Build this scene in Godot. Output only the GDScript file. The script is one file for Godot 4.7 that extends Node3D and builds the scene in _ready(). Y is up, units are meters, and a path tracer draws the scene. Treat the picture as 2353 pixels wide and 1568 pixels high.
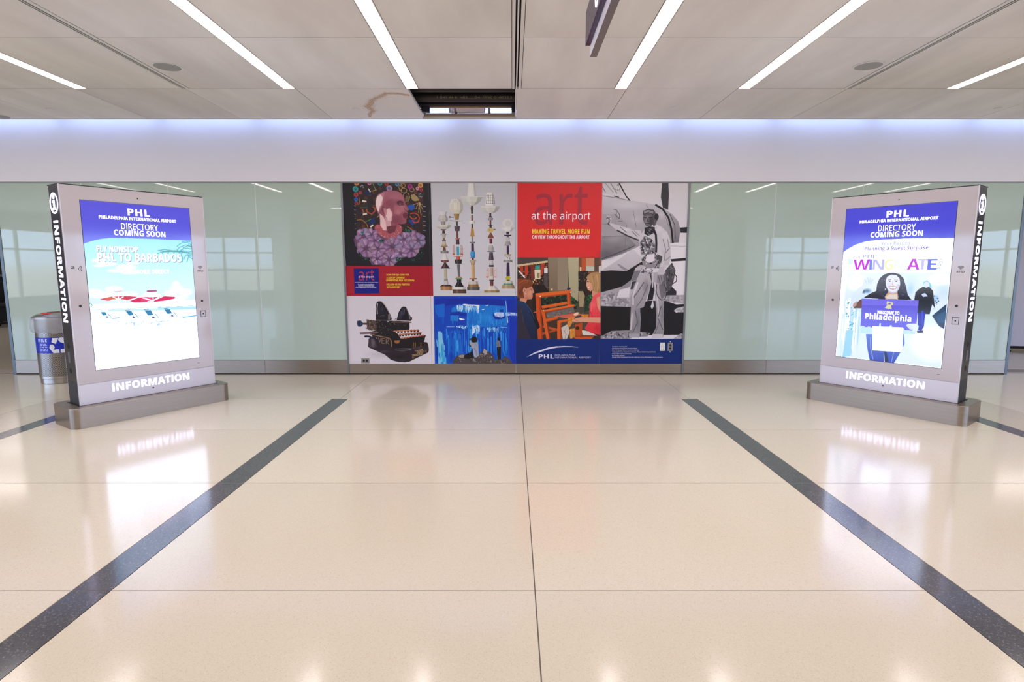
extends Node3D
# An airport concourse: glazed wall with a mural, two information kiosks, terrazzo floor, panelled ceiling with strip lights.
# Metres, y up. The camera stands at x 0, z 0 and looks along -z.

const CEIL := 3.134      # underside of the ceiling tiles
const MOD := 1.088       # width of a ceiling tile and of a wall panel
const MX := 0.045        # middle joint of the ceiling and the mural
const GLASS := -7.33     # face of the glazed wall
const RIGHT_END := 6.44   # where the glazed wall stops on the right
const GTOP := 2.445      # top of the glazed wall

var rng := RandomNumberGenerator.new()
var mats := {}
var taken := {}

# ---------------------------------------------------------------- helpers
func numbered(called: String) -> String:
	var n: int = taken.get(called, -1) + 1
	taken[called] = n
	return called if n == 0 else "%s_%03d" % [called, n]

func mat(key: String, color := Color.WHITE, rough := 0.5, metal := 0.0, spec := 0.5) -> StandardMaterial3D:
	if mats.has(key):
		return mats[key]
	var m := StandardMaterial3D.new()
	m.resource_name = key
	m.albedo_color = color
	m.roughness = rough
	m.metallic = metal
	m.metallic_specular = spec
	mats[key] = m
	return m

func glow(key: String, color: Color, energy: float) -> StandardMaterial3D:
	if mats.has(key):
		return mats[key]
	var m := mat(key, Color(0.8, 0.8, 0.8), 0.4)
	m.emission_enabled = true
	m.emission = color
	m.emission_energy_multiplier = energy
	return m

func tri_map(m: StandardMaterial3D, tex: Texture2D, scale: float, world := true) -> StandardMaterial3D:
	m.albedo_texture = tex
	m.uv1_triplanar = true
	m.uv1_world_triplanar = world
	m.uv1_scale = Vector3.ONE * scale
	return m

func obj(called: String, mesh: Mesh, m: Material, parent: Node = self, at := Vector3.ZERO) -> MeshInstance3D:
	var o := MeshInstance3D.new()
	o.name = numbered(called) if parent == self else called
	o.mesh = mesh
	o.material_override = m
	o.position = at
	parent.add_child(o, true)
	return o

func thing(called: String, label: String, category: String, at := Vector3.ZERO, turn := 0.0, group := "") -> Node3D:
	var o := Node3D.new()
	o.name = numbered(called)
	add_child(o)
	o.position = at
	o.rotation.y = turn
	tag(o, label, category, group)
	return o

func tag(o: Node, label: String, category: String, group := "") -> void:
	o.set_meta("label", label)
	o.set_meta("category", category)
	if group:
		o.set_meta("group", group)

func setting(called: String, label := "") -> Node3D:
	var o := Node3D.new()
	o.name = called
	o.set_meta("kind", "structure")
	if label:
		o.set_meta("label", label)
	add_child(o)
	return o

func start() -> SurfaceTool:
	var st := SurfaceTool.new()
	st.begin(Mesh.PRIMITIVE_TRIANGLES)
	return st

func tri(st: SurfaceTool, a: Vector3, b: Vector3, c: Vector3, out: Vector3) -> void:
	var n := (b - a).cross(c - a)
	if n.length_squared() < 1e-18:
		return
	n = n.normalized()
	if n.dot(out) < 0.0:
		var t := b
		b = c
		c = t
		n = -n
	# front faces run clockwise
	for v in [a, c, b]:
		st.set_normal(n)
		st.add_vertex(v)

func quad(st: SurfaceTool, a: Vector3, b: Vector3, c: Vector3, d: Vector3, out: Vector3) -> void:
	tri(st, a, b, c, out)
	tri(st, a, c, d, out)

func add_box(st: SurfaceTool, lo: Vector3, hi: Vector3, b := 0.0) -> void:
	var c := (lo + hi) * 0.5
	var h := (hi - lo) * 0.5
	b = minf(b, minf(h.x, minf(h.y, h.z)) * 0.9)
	var at := func(s: Vector3, axis: int) -> Vector3:
		var v := Vector3(s.x * (h.x - b), s.y * (h.y - b), s.z * (h.z - b))
		v[axis] = s[axis] * h[axis]
		return c + v
	for axis in 3:
		var u := (axis + 1) % 3
		var w := (axis + 2) % 3
		for s in [-1.0, 1.0]:
			var p := []
			for k in [[-1, -1], [1, -1], [1, 1], [-1, 1]]:
				var sg := Vector3.ZERO
				sg[axis] = s
				sg[u] = k[0]
				sg[w] = k[1]
				p.append(at.call(sg, axis))
			var n := Vector3.ZERO
			n[axis] = s
			quad(st, p[0], p[1], p[2], p[3], n)
		if b > 0.0:
			for su in [-1.0, 1.0]:
				for sw in [-1.0, 1.0]:
					var s0 := Vector3.ZERO
					s0[u] = su
					s0[w] = sw
					var s1 := s0
					s0[axis] = -1
					s1[axis] = 1
					var n := Vector3.ZERO
					n[u] = su
					n[w] = sw
					quad(st, at.call(s0, u), at.call(s1, u), at.call(s1, w), at.call(s0, w), n)
	if b > 0.0:
		for x in [-1.0, 1.0]:
			for y in [-1.0, 1.0]:
				for z in [-1.0, 1.0]:
					var s := Vector3(x, y, z)
					tri(st, at.call(s, 0), at.call(s, 1), at.call(s, 2), s)

func box(lo: Vector3, hi: Vector3, b := 0.0) -> ArrayMesh:
	var st := start()
	add_box(st, lo, hi, b)
	return st.commit()

func cbox(sx: float, sy: float, sz: float, b := 0.0) -> ArrayMesh:
	return box(Vector3(-sx, -sy, -sz) * 0.5, Vector3(sx, sy, sz) * 0.5, b)

# a profile of (radius, height) pairs turned round the y axis
func lathe(pr: Array, seg := 32) -> ArrayMesh:
	var st := start()
	for i in pr.size() - 1:
		var a: Vector2 = pr[i]
		var b: Vector2 = pr[i + 1]
		var d := b - a
		var nn := Vector2(d.y, -d.x).normalized()
		for k in seg:
			var t0 := TAU * k / seg
			var t1 := TAU * (k + 1) / seg
			var e0 := Vector3(cos(t0), 0, sin(t0))
			var e1 := Vector3(cos(t1), 0, sin(t1))
			var v := [e0 * a.x + Vector3.UP * a.y, e1 * a.x + Vector3.UP * a.y, e1 * b.x + Vector3.UP * b.y, e0 * b.x + Vector3.UP * b.y]
			var n := [e0 * nn.x + Vector3.UP * nn.y, e1 * nn.x + Vector3.UP * nn.y]
			var nv := [n[0], n[1], n[1], n[0]]
			for f in [[0, 1, 2], [0, 2, 3]]:
				var g: Vector3 = (v[f[1]] - v[f[0]]).cross(v[f[2]] - v[f[0]])
				if g.length_squared() < 1e-18:
					continue
				var order: Array = [f[0], f[2], f[1]] if g.dot(n[0] + n[1]) > 0 else f
				for q in order:
					st.set_normal(nv[q])
					st.add_vertex(v[q])
	return st.commit()

# a flat outline in x/z raised from y0 to y1, top edge chamfered by b
func prism(pts: PackedVector2Array, y0: float, y1: float, b := 0.0, smooth := true) -> ArrayMesh:
	var st := start()
	var n := pts.size()
	var mid := Vector2.ZERO
	for p in pts:
		mid += p / n
	var inner := PackedVector2Array()
	var nrm := PackedVector2Array()
	for i in n:
		var d := (pts[(i + 1) % n] - pts[(i + n - 1) % n]).normalized()
		var q := Vector2(d.y, -d.x)
		if q.dot(pts[i] - mid) < 0:
			q = -q
		nrm.append(q)
		inner.append(pts[i] - q * b)
	for i in n:
		var j := (i + 1) % n
		var v := [Vector3(pts[i].x, y0, pts[i].y), Vector3(pts[j].x, y0, pts[j].y), Vector3(pts[j].x, y1 - b, pts[j].y), Vector3(pts[i].x, y1 - b, pts[i].y)]
		var nv := [Vector3(nrm[i].x, 0, nrm[i].y), Vector3(nrm[j].x, 0, nrm[j].y)]
		if smooth:
			var na := [nv[0], nv[1], nv[1], nv[0]]
			for f in [[0, 1, 2], [0, 2, 3]]:
				var g: Vector3 = (v[f[1]] - v[f[0]]).cross(v[f[2]] - v[f[0]])
				var order: Array = [f[0], f[2], f[1]] if g.dot(nv[0]) > 0 else f
				for q in order:
					st.set_normal(na[q])
					st.add_vertex(v[q])
		else:
			quad(st, v[0], v[1], v[2], v[3], nv[0] + nv[1])
		if b > 0.0:
			quad(st, v[3], v[2], Vector3(inner[j].x, y1, inner[j].y), Vector3(inner[i].x, y1, inner[i].y), nv[0] + Vector3.UP)
	var ix := Geometry2D.triangulate_polygon(inner)
	for k in range(0, ix.size(), 3):
		tri(st, Vector3(inner[ix[k]].x, y1, inner[ix[k]].y), Vector3(inner[ix[k + 1]].x, y1, inner[ix[k + 1]].y), Vector3(inner[ix[k + 2]].x, y1, inner[ix[k + 2]].y), Vector3.UP)
		tri(st, Vector3(pts[ix[k]].x, y0, pts[ix[k]].y), Vector3(pts[ix[k + 1]].x, y0, pts[ix[k + 1]].y), Vector3(pts[ix[k + 2]].x, y0, pts[ix[k + 2]].y), Vector3.DOWN)
	return st.commit()

func round_rect(w: float, d: float, r: float, seg := 8) -> PackedVector2Array:
	var p := PackedVector2Array()
	for c in [[1, 1, 0.0], [-1, 1, PI / 2], [-1, -1, PI], [1, -1, PI * 1.5]]:
		for k in seg + 1:
			var a: float = c[2] + PI / 2 * k / seg
			p.append(Vector2(c[0] * (w / 2 - r) + cos(a) * r, c[1] * (d / 2 - r) + sin(a) * r))
	return p

# a round bar between points
func add_tube(st: SurfaceTool, pts: Array, r: float, seg := 8) -> void:
	var rings := []
	for i in pts.size():
		var p: Vector3 = pts[i]
		var d: Vector3 = (pts[mini(i + 1, pts.size() - 1)] - pts[maxi(i - 1, 0)]).normalized()
		var u := d.cross(Vector3.UP if absf(d.y) < 0.9 else Vector3.RIGHT).normalized()
		var w := d.cross(u)
		var ring := []
		for k in seg:
			var a := TAU * k / seg
			ring.append([p + (u * cos(a) + w * sin(a)) * r, u * cos(a) + w * sin(a)])
		rings.append(ring)
	for i in rings.size() - 1:
		for k in seg:
			var q := [rings[i][k], rings[i][(k + 1) % seg], rings[i + 1][(k + 1) % seg], rings[i + 1][k]]
			for f in [[0, 1, 2], [0, 2, 3]]:
				var g: Vector3 = (q[f[1]][0] - q[f[0]][0]).cross(q[f[2]][0] - q[f[0]][0])
				var order: Array = [f[0], f[2], f[1]] if g.dot(q[0][1]) > 0 else f
				for z in order:
					st.set_normal(q[z][1])
					st.add_vertex(q[z][0])
	for e in [0, rings.size() - 1]:
		var p: Vector3 = pts[e]
		var o: Vector3 = (pts[0] - pts[1]) if e == 0 else (pts[e] - pts[e - 1])
		for k in seg:
			tri(st, p, rings[e][k][0], rings[e][(k + 1) % seg][0], o)

func tube(pts: Array, r: float, seg := 8) -> ArrayMesh:
	var st := start()
	add_tube(st, pts, r, seg)
	return st.commit()

# flat sheet facing +z with one picture laid over it
func sheet(w: float, h: float) -> ArrayMesh:
	var st := start()
	var v := [Vector3(-w / 2, -h / 2, 0), Vector3(w / 2, -h / 2, 0), Vector3(w / 2, h / 2, 0), Vector3(-w / 2, h / 2, 0)]
	var uv := [Vector2(0, 1), Vector2(1, 1), Vector2(1, 0), Vector2(0, 0)]
	for f in [0, 2, 1, 0, 3, 2]:
		st.set_normal(Vector3(0, 0, 1))
		st.set_uv(uv[f])
		st.add_vertex(v[f])
	return st.commit()

# outline in x/y with a thickness, facing +z
func cutout(pts: PackedVector2Array, thick := 0.002) -> ArrayMesh:
	var st := start()
	var n := pts.size()
	var ix := Geometry2D.triangulate_polygon(pts)
	for k in range(0, ix.size(), 3):
		tri(st, Vector3(pts[ix[k]].x, pts[ix[k]].y, thick), Vector3(pts[ix[k + 1]].x, pts[ix[k + 1]].y, thick), Vector3(pts[ix[k + 2]].x, pts[ix[k + 2]].y, thick), Vector3.BACK)
	var cw := Geometry2D.is_polygon_clockwise(pts)
	for i in n:
		var j := (i + 1) % n
		var d := pts[j] - pts[i]
		var o := Vector3(-d.y, d.x, 0) if cw else Vector3(d.y, -d.x, 0)
		quad(st, Vector3(pts[i].x, pts[i].y, 0), Vector3(pts[j].x, pts[j].y, 0), Vector3(pts[j].x, pts[j].y, thick), Vector3(pts[i].x, pts[i].y, thick), o)
	return st.commit()

func arc(cx: float, cy: float, r: float, a0: float, a1: float, w: float, seg := 24) -> PackedVector2Array:
	var p := PackedVector2Array()
	for k in seg + 1:
		var a := deg_to_rad(lerpf(a0, a1, float(k) / seg))
		p.append(Vector2(cx + cos(a) * (r + w / 2), cy + sin(a) * (r + w / 2)))
	for k in seg + 1:
		var a := deg_to_rad(lerpf(a1, a0, float(k) / seg))
		p.append(Vector2(cx + cos(a) * (r - w / 2), cy + sin(a) * (r - w / 2)))
	return p

func disc(cx: float, cy: float, r: float, seg := 24) -> PackedVector2Array:
	var p := PackedVector2Array()
	for k in seg:
		p.append(Vector2(cx + cos(TAU * k / seg) * r, cy + sin(TAU * k / seg) * r))
	return p

var fonts := {}
func font(style: String) -> SystemFont:
	if not fonts.has(style):
		var f := SystemFont.new()
		f.font_names = PackedStringArray(["Droid Serif" if "serif" in style else "Droid Sans"])
		f.font_weight = 700 if "bold" in style else 400
		fonts[style] = f
	return fonts[style]

# raised lettering in the x/y plane, fitted into w by h metres, middle at the given point
func letters(called: String, words: String, w: float, h: float, at: Vector3, m: Material, parent: Node, style := "bold", depth := 0.001, full := false) -> MeshInstance3D:
	var t := TextMesh.new()
	t.text = words if "serif" in style or words != words.to_upper() else words.replace("I", "l")   # this typeface draws its capital i with bars, the signs do not
	t.font = font(style)
	t.font_size = 64
	t.pixel_size = 0.01
	t.depth = 0.1
	t.curve_step = 2.0 if h > 0.04 else 6.0
	var bb := t.get_aabb()
	var o := obj(called, t, m, parent)
	var sx := w / bb.size.x
	var sy := h / bb.size.y
	if full:
		sy = h / bb.size.y
	o.scale = Vector3(sx, sy, depth / 0.1)
	var c := bb.get_center()
	o.position = at - Vector3(c.x * sx, c.y * sy, 0)
	return o

func area(called: String, w: float, h: float, at: Vector3, turn: Vector3, color: Color, energy: float, parent: Node = self) -> void:
	var l := AreaLight3D.new()
	l.name = called
	l.area_size = Vector2(w, h)
	l.area_normalize_energy = false
	l.light_color = color
	l.light_energy = energy
	l.shadow_enabled = true
	l.area_range = 40.0
	l.area_attenuation = 2.0
	parent.add_child(l, true)
	l.position = at
	l.rotation_degrees = turn

func speckle_texture(size: int, base: Color, chips: Array, count: int, smin: float, smax: float, sd: int) -> ImageTexture:
	var r := RandomNumberGenerator.new()
	r.seed = sd
	var im := Image.create_empty(size, size, false, Image.FORMAT_RGB8)
	im.fill(base)
	for i in count:
		var c: Color = chips[r.randi() % chips.size()]
		var s := r.randf_range(smin, smax)
		var x := r.randi() % size
		var y := r.randi() % size
		for k in 3:
			im.fill_rect(Rect2i(x + int(r.randf_range(-s, s) * 0.4), y + int(r.randf_range(-s, s) * 0.4), maxi(1, int(s * r.randf_range(0.4, 0.9))), maxi(1, int(s * r.randf_range(0.4, 0.9)))), c)
	return ImageTexture.create_from_image(im)

func noise_texture(size: int, freq: float, lo: Color, hi: Color, sd: int, octaves := 4) -> ImageTexture:
	var n := FastNoiseLite.new()
	n.seed = sd
	n.frequency = freq
	n.fractal_octaves = octaves
	var im := n.get_seamless_image(size, size)
	im.convert(Image.FORMAT_RGB8)
	var d := im.get_data()
	for i in range(0, d.size(), 3):
		var c := lo.lerp(hi, d[i] / 255.0)
		d[i] = c.r8
		d[i + 1] = c.g8
		d[i + 2] = c.b8
	return ImageTexture.create_from_image(Image.create_from_data(size, size, false, Image.FORMAT_RGB8, d))

# ---------------------------------------------------------------- the scene
func _ready() -> void:
	rng.seed = 7
	view_and_sky()
	make_materials()
	make_floor()
	make_walls()
	make_ceiling()
	make_ceiling_hole()
	make_mural()
	make_kiosks()
	make_bin()
	make_sign()
	make_rooms_beyond()
	make_concourse_behind()

func view_and_sky() -> void:
	var cam := Camera3D.new()
	cam.name = "camera"
	cam.position = Vector3(0, 1.4, 0)
	cam.rotation_degrees = Vector3(-7.47, 0, 0)
	cam.fov = 61.76
	cam.near = 0.05
	cam.far = 200.0
	add_child(cam)
	var we := WorldEnvironment.new()
	we.name = "environment"
	var e := Environment.new()
	var sk := Sky.new()
	var sm := ProceduralSkyMaterial.new()
	sm.sky_top_color = Color(0.66, 0.78, 0.98)
	sm.sky_horizon_color = Color(0.75, 0.85, 1.0)
	sm.ground_bottom_color = Color(0.62, 0.63, 0.65)
	sm.ground_horizon_color = Color(0.72, 0.74, 0.77)
	sm.energy_multiplier = SKY
	sk.sky_material = sm
	e.background_mode = Environment.BG_SKY
	e.sky = sk
	e.tonemap_mode = Environment.TONE_MAPPER_LINEAR
	e.tonemap_exposure = EXPOSURE
	e.sdfgi_enabled = true
	e.ssao_enabled = true
	e.ssil_enabled = true
	we.environment = e
	add_child(we)

const EXPOSURE := 1.15
const SKY := 7.0
const STRIP := 4.6        # energy of the ceiling strips
const COVE := 3.5         # energy of the lamps above the ceiling edge
const WARM := Color(1.0, 0.965, 0.965)
const COOL := Color(0.66, 0.76, 1.0)

func make_materials() -> void:
	var cream := Color(0.875, 0.825, 0.755)
	var chips := [Color(0.885, 0.835, 0.765), Color(0.865, 0.81, 0.735), Color(0.85, 0.79, 0.71), Color(0.88, 0.835, 0.77), Color(0.83, 0.765, 0.685), Color(0.895, 0.85, 0.79), Color(0.86, 0.80, 0.72)]
	var terr := speckle_texture(1024, cream, chips, 60000, 2, 5, 1)
	tri_map(mat("terrazzo cream", Color(0.95, 0.962, 0.955), 0.12, 0.0, 0.5), terr, 1.0 / 1.3)
	tri_map(mat("terrazzo cream b", Color(0.935, 0.947, 0.94), 0.13, 0.0, 0.5), terr, 1.0 / 1.1)
	var greyish := [Color(0.80, 0.76, 0.70), Color(0.74, 0.70, 0.64), Color(0.735, 0.69, 0.63), Color(0.80, 0.76, 0.70)]
	tri_map(mat("terrazzo grey band", Color.WHITE, 0.14), speckle_texture(512, Color(0.77, 0.73, 0.66), greyish, 16000, 2, 4, 2), 1.0)
	var darks := [Color(0.31, 0.31, 0.33), Color(0.25, 0.25, 0.27), Color(0.36, 0.36, 0.38), Color(0.28, 0.28, 0.30), Color(0.45, 0.44, 0.44)]
	tri_map(mat("terrazzo charcoal", Color.WHITE, 0.12), speckle_texture(512, Color(0.29, 0.29, 0.31), darks, 8000, 2, 6, 3), 1.6)
	mat("divider zinc", Color(0.47, 0.44, 0.41), 0.4)
	mat("joint dark", Color(0.30, 0.27, 0.25), 0.7)
	tri_map(mat("ceiling tile", Color.WHITE, 0.75), noise_texture(512, 0.006, Color(0.87, 0.853, 0.838), Color(0.945, 0.935, 0.92), 5), 0.35).uv1_scale = Vector3(0.5, 0.5, 0.12)
	tri_map(mat("ceiling tile b", Color(0.985, 0.98, 0.975), 0.75), noise_texture(512, 0.009, Color(0.865, 0.848, 0.833), Color(0.95, 0.94, 0.925), 6), 0.3).uv1_scale = Vector3(0.42, 0.42, 0.1)
	mat("plenum black", Color(0.09, 0.08, 0.075), 0.9)
	mat("white paint", Color(0.86, 0.86, 0.88), 0.6)
	mat("bulkhead paint", Color(0.90, 0.89, 0.91), 0.55)
	mat("back painted glass", Color(0.70, 0.765, 0.72), 0.02, 0.0, 0.5)
	mat("silicone joint", Color(0.80, 0.82, 0.82), 0.4)
	mat("glass edge", Color(0.36, 0.40, 0.43), 0.3, 0.4)
	var brush := noise_texture(256, 0.02, Color(0.58, 0.535, 0.49), Color(0.62, 0.575, 0.53), 8)
	var steel := tri_map(mat("brushed steel", Color.WHITE, 0.34, 0.85), brush, 1.0)
	steel.uv1_scale = Vector3(0.5, 14.0, 0.5)
	mat("steel", Color(0.70, 0.68, 0.66), 0.25, 0.95)
	mat("mullion", Color(0.52, 0.52, 0.54), 0.3, 0.85)
	mat("black", Color(0.045, 0.045, 0.05), 0.4)
	mat("matt black", Color(0.035, 0.035, 0.04), 0.85)
	mat("white enamel", Color(0.88, 0.87, 0.85), 0.4)
	mat("kiosk silver", Color(0.80, 0.77, 0.785), 0.34, 0.35)
	mat("kiosk glass", Color(0.765, 0.735, 0.755), 0.06, 0.0, 0.5)
	mat("ink", Color(0.10, 0.09, 0.11), 0.4)
	mat("kiosk side", Color(0.155, 0.145, 0.155), 0.3, 0.2)

# ---------------------------------------------------------------- setting
func make_floor() -> void:
	var fl := setting("floor", "polished cream terrazzo floor with dark inlaid strips")
	obj("slab", box(Vector3(-16, -0.2, -17), Vector3(16, -0.006, 9)), mats["joint dark"], fl)
	var zs := [-17.0, -7.33, -5.94, -4.78, -3.56, -2.32, -1.10, 0.12, 1.34, 5.0, 9.0]
	var xs := [[-16.0, -8.2, 0], [-8.2, -4.87, 0], [-4.87, -4.33, 2], [-4.33, -4.17, 3], [-4.17, -1.915, 0], [-1.915, -1.745, 3], [-1.745, 0.10, 0], [0.10, 1.80, 0], [1.80, 1.97, 3], [1.97, 4.22, 0], [4.22, 4.38, 3], [4.38, 4.92, 2], [4.92, 8.2, 0], [8.2, 16.0, 0]]
	for r in zs.size() - 1:
		var cols := []
		for c in xs:
			if r >= 2:
				cols.append(c)
			elif c[2] != 3 and c[2] != 2:
				cols.append(c)
		if r < 2:
			cols = [[-16.0, -8.2, 0], [-8.2, -4.17, 0], [-4.17, -1.83, 0], [-1.83, 0.10, 0], [0.10, 1.885, 0], [1.885, 4.22, 0], [4.22, 8.2, 0], [8.2, 16.0, 0]]
		for c in cols:
			var g := 0.002
			var a := g if absf(c[0] - 0.10) > 0.01 else 0.0026
			var b := g if absf(c[1] - 0.10) > 0.01 else 0.0026
			var key: String = ["terrazzo cream", "terrazzo cream b", "terrazzo grey band", "terrazzo charcoal"][c[2]]
			if c[2] == 0 and rng.randf() < 0.4:
				key = "terrazzo cream b"
			obj("inlay_strip" if c[2] == 3 else "floor_panel", box(Vector3(c[0] + a, -0.03, zs[r] + g), Vector3(c[1] - b, 0, zs[r + 1] - g)), mats[key], fl)
	# zinc dividers lie a hair below the polished face
	for z in zs.slice(1, 9):
		obj("divider_strip", box(Vector3(-16, -0.02, z - 0.002), Vector3(16, -0.0006, z + 0.002)), mats["divider zinc"], fl)
	obj("divider_strip", box(Vector3(0.0974, -0.02, -7.33), Vector3(0.1026, -0.0006, 9)), mat("divider dark", Color(0.36, 0.33, 0.31), 0.5), fl)

func glass_x() -> Array:
	var a := []
	for k in range(-6, 7):
		a.append(MX + k * MOD)
	return a

func make_walls() -> void:
	var w := setting("wall_far", "pale green glazed wall under a white bulkhead, with a steel base")
	obj("bulkhead", box(Vector3(-16, GTOP, -7.7), Vector3(16, 3.62, GLASS + 0.03)), mats["bulkhead paint"], w)
	obj("core", box(Vector3(MX - 6 * MOD + 0.02, 0, -7.6), Vector3(RIGHT_END - 0.02, GTOP, GLASS - 0.015)), mats["white paint"], w)
	obj("head_channel", box(Vector3(MX - 6 * MOD, GTOP - 0.012, GLASS - 0.02), Vector3(RIGHT_END, GTOP, GLASS + 0.008)), mats["mullion"], w)
	for k in range(-6, 6):
		var x0 := MX + k * MOD
		var x1 := x0 + MOD if k < 5 else RIGHT_END
		if k >= -2 and k < 2:
			continue
		obj("glass_panel", box(Vector3(x0 + 0.004, 0.19, GLASS - 0.012), Vector3(x1 - 0.004, GTOP - 0.012, GLASS), 0.0015), mats["back painted glass"], w)
		obj("steel_base", box(Vector3(x0 + 0.001, 0.012, GLASS - 0.012), Vector3(x1 - 0.001, 0.187, GLASS + 0.004), 0.002), mats["brushed steel"], w)
	for k in [-5, -4, -3, 3, 4, 5]:
		obj("silicone_joint", box(Vector3(MX + k * MOD - 0.005, 0.19, GLASS - 0.012), Vector3(MX + k * MOD + 0.005, GTOP - 0.012, GLASS + 0.001)), mats["silicone joint"], w)
	for k in [-2, 2]:
		obj("mullion", box(Vector3(MX + k * MOD - 0.012, 0.012, GLASS - 0.012), Vector3(MX + k * MOD + 0.012, GTOP - 0.004, GLASS + 0.012), 0.002), mats["mullion"], w)
	for s in [-1, 1]:
		var xe: float = RIGHT_END if s > 0 else MX - 6 * MOD
		obj("end_trim", box(Vector3(xe - 0.02, 0.0, -7.6), Vector3(xe + 0.02, GTOP, GLASS + 0.006), 0.002), mats["glass edge"], w)
	for k in [-1, 1]:
		obj("steel_base", box(Vector3(MX + (k - 1) * MOD + 0.013, 0.012, GLASS - 0.012), Vector3(MX + (k + 1) * MOD - (0.013 if k > 0 else 0.001), 0.14, GLASS + 0.004), 0.002), mats["brushed steel"], w)
	obj("shadow_gap", box(Vector3(MX - 6 * MOD, 0, GLASS - 0.012), Vector3(RIGHT_END, 0.012, GLASS - 0.006)), mats["matt black"], w)

func light_cut(k: int) -> Vector2:
	# how far a strip light or a slot at joint k reaches to the left and to the right of the joint
	match posmod(k, 3):
		0: return Vector2(-0.046, 0.046)
		1: return Vector2(-0.125, 0.0)
	return Vector2(0.0, 0.125)

func make_ceiling() -> void:
	var c := setting("ceiling", "off white metal panel ceiling with thin dark joints")
	var zs := [-7.05, -5.892, -4.621, -3.35, -2.08, -0.81]
	for r in zs.size() - 1:
		for k in range(-9, 9):
			var x0 := MX + k * MOD
			var x1 := x0 + MOD
			if r == 0 and k == -1:
				continue
			if r > 0:
				x0 += light_cut(k).y
				x1 += light_cut(k + 1).x
			var key := "ceiling tile" if rng.randf() < 0.6 else "ceiling tile b"
			var o := obj("ceiling_tile", box(Vector3(x0 + 0.0025, CEIL + rng.randf_range(0, 0.0015), zs[r] + 0.0035), Vector3(x1 - 0.0025, CEIL + 0.02, zs[r + 1] - 0.0035), 0.001), mats[key], c)
			if r == 0 and k == -2:
				o.material_override = stained_tile(x0, x1, zs[r], zs[r + 1])
	# dark gaskets set back in the joints
	var gm := mat("gasket", Color(0.26, 0.23, 0.21), 0.8)
	for z in zs.slice(1):
		for k in range(-9, 9):
			obj("joint_gasket", box(Vector3(MX + k * MOD + light_cut(k).y, CEIL + 0.0025, z - 0.0034), Vector3(MX + (k + 1) * MOD + light_cut(k + 1).x, CEIL + 0.012, z + 0.0034)), gm, c)
	for k in range(-8, 9):
		if k != -1 and k != 0:
			obj("joint_gasket", box(Vector3(MX + k * MOD - 0.0024, CEIL + 0.0025, -7.05), Vector3(MX + k * MOD + 0.0024, CEIL + 0.012, -5.896)), gm, c)
	obj("ceiling_slab", box(Vector3(-16, CEIL, -0.81), Vector3(16, CEIL + 0.1, 9)), mats["white enamel"], c)
	for s in [-1, 1]:
		var a: float = MX + s * 9 * MOD
		obj("ceiling_slab", box(Vector3(minf(a, s * 16), CEIL, -7.05), Vector3(maxf(a, s * 16), CEIL + 0.1, -0.81)), mats["white enamel"], c)
	obj("edge_trim", box(Vector3(-16, CEIL - 0.004, -7.062), Vector3(16, CEIL + 0.05, -7.052)), mats["white enamel"], c)
	obj("roof_slab", box(Vector3(-16.2, 3.62, -17.2), Vector3(16.2, 3.8, 9.2)), mats["plenum black"], c)
	# strip lights and slots
	for k in range(-8, 9):
		var cut := light_cut(k)
		var x := MX + k * MOD
		if posmod(k, 3) == 0:
			make_slot(k, x)
			continue
		var a := x + cut.x
		var b := x + cut.y
		var lab: String = {-4: "white glowing ceiling strip light at the left edge of the photo", -2: "white glowing ceiling strip light beside the left round speaker", -1: "white glowing ceiling strip light ending at the missing tile",
			1: "white glowing ceiling strip light just right of the hanging sign", 2: "white glowing ceiling strip light beside the right round speaker", 4: "white glowing ceiling strip light at the right edge of the photo",
			-5: "ceiling strip light first beyond the left photo edge", -7: "ceiling strip light second beyond the left photo edge", -8: "ceiling strip light third beyond the left photo edge",
			5: "ceiling strip light first beyond the right photo edge", 7: "ceiling strip light second beyond the right photo edge", 8: "ceiling strip light third beyond the right photo edge"}[k]
		var t := thing("strip_light", lab, "light", Vector3((a + b) / 2, CEIL, -3.351), 0.0, "ceiling strip lights")
		var hw := (b - a) / 2 - 0.002
		var L := 2.54
		var st := start()
		for s in [-1.0, 1.0]:
			add_box(st, Vector3(minf(s * hw, s * (hw - 0.006)), 0.0, -L), Vector3(maxf(s * hw, s * (hw - 0.006)), 0.06, L))
			add_box(st, Vector3(-hw, 0.0, minf(s * L, s * (L - 0.006))), Vector3(hw, 0.06, maxf(s * L, s * (L - 0.006))))
		obj("housing", st.commit(), mats["white enamel"], t)
		obj("diffuser", box(Vector3(-hw + 0.006, 0.012, -L + 0.006), Vector3(hw - 0.006, 0.05, L - 0.006)), glow("strip diffuser", WARM, 2.4), t)
		area("strip_lamp", 2 * hw - 0.014, 2 * L - 0.02, Vector3(0, 0.009, 0), Vector3(-90, 0, 0), WARM, STRIP, t)
	# round loudspeakers, sprinkler caps
	for s in [[-3.02, -5.27, "left of the middle strip lights"], [3.11, -5.25, "on the right half of the ceiling"], [-5.98, -6.93, "cut by the left photo edge"]]:
		var t := thing("ceiling_speaker", "round grey mesh speaker set in the ceiling " + s[2], "speaker", Vector3(s[0], CEIL, s[1]), 0.0, "round ceiling speakers")
		obj("rim", lathe([Vector2(0.124, 0.0005), Vector2(0.124, -0.004), Vector2(0.112, -0.005), Vector2(0.108, -0.003)], 40), mats["white enamel"], t)
		obj("grille", lathe([Vector2(0.109, -0.003), Vector2(0.06, -0.0045), Vector2(0.0, -0.005)], 40), tri_map(mat("grille", Color.WHITE, 0.6), speckle_texture(128, Color(0.63, 0.62, 0.60), [Color(0.45, 0.44, 0.43), Color(0.72, 0.71, 0.69)], 2500, 1, 2, 9), 5.0), t)
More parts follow.
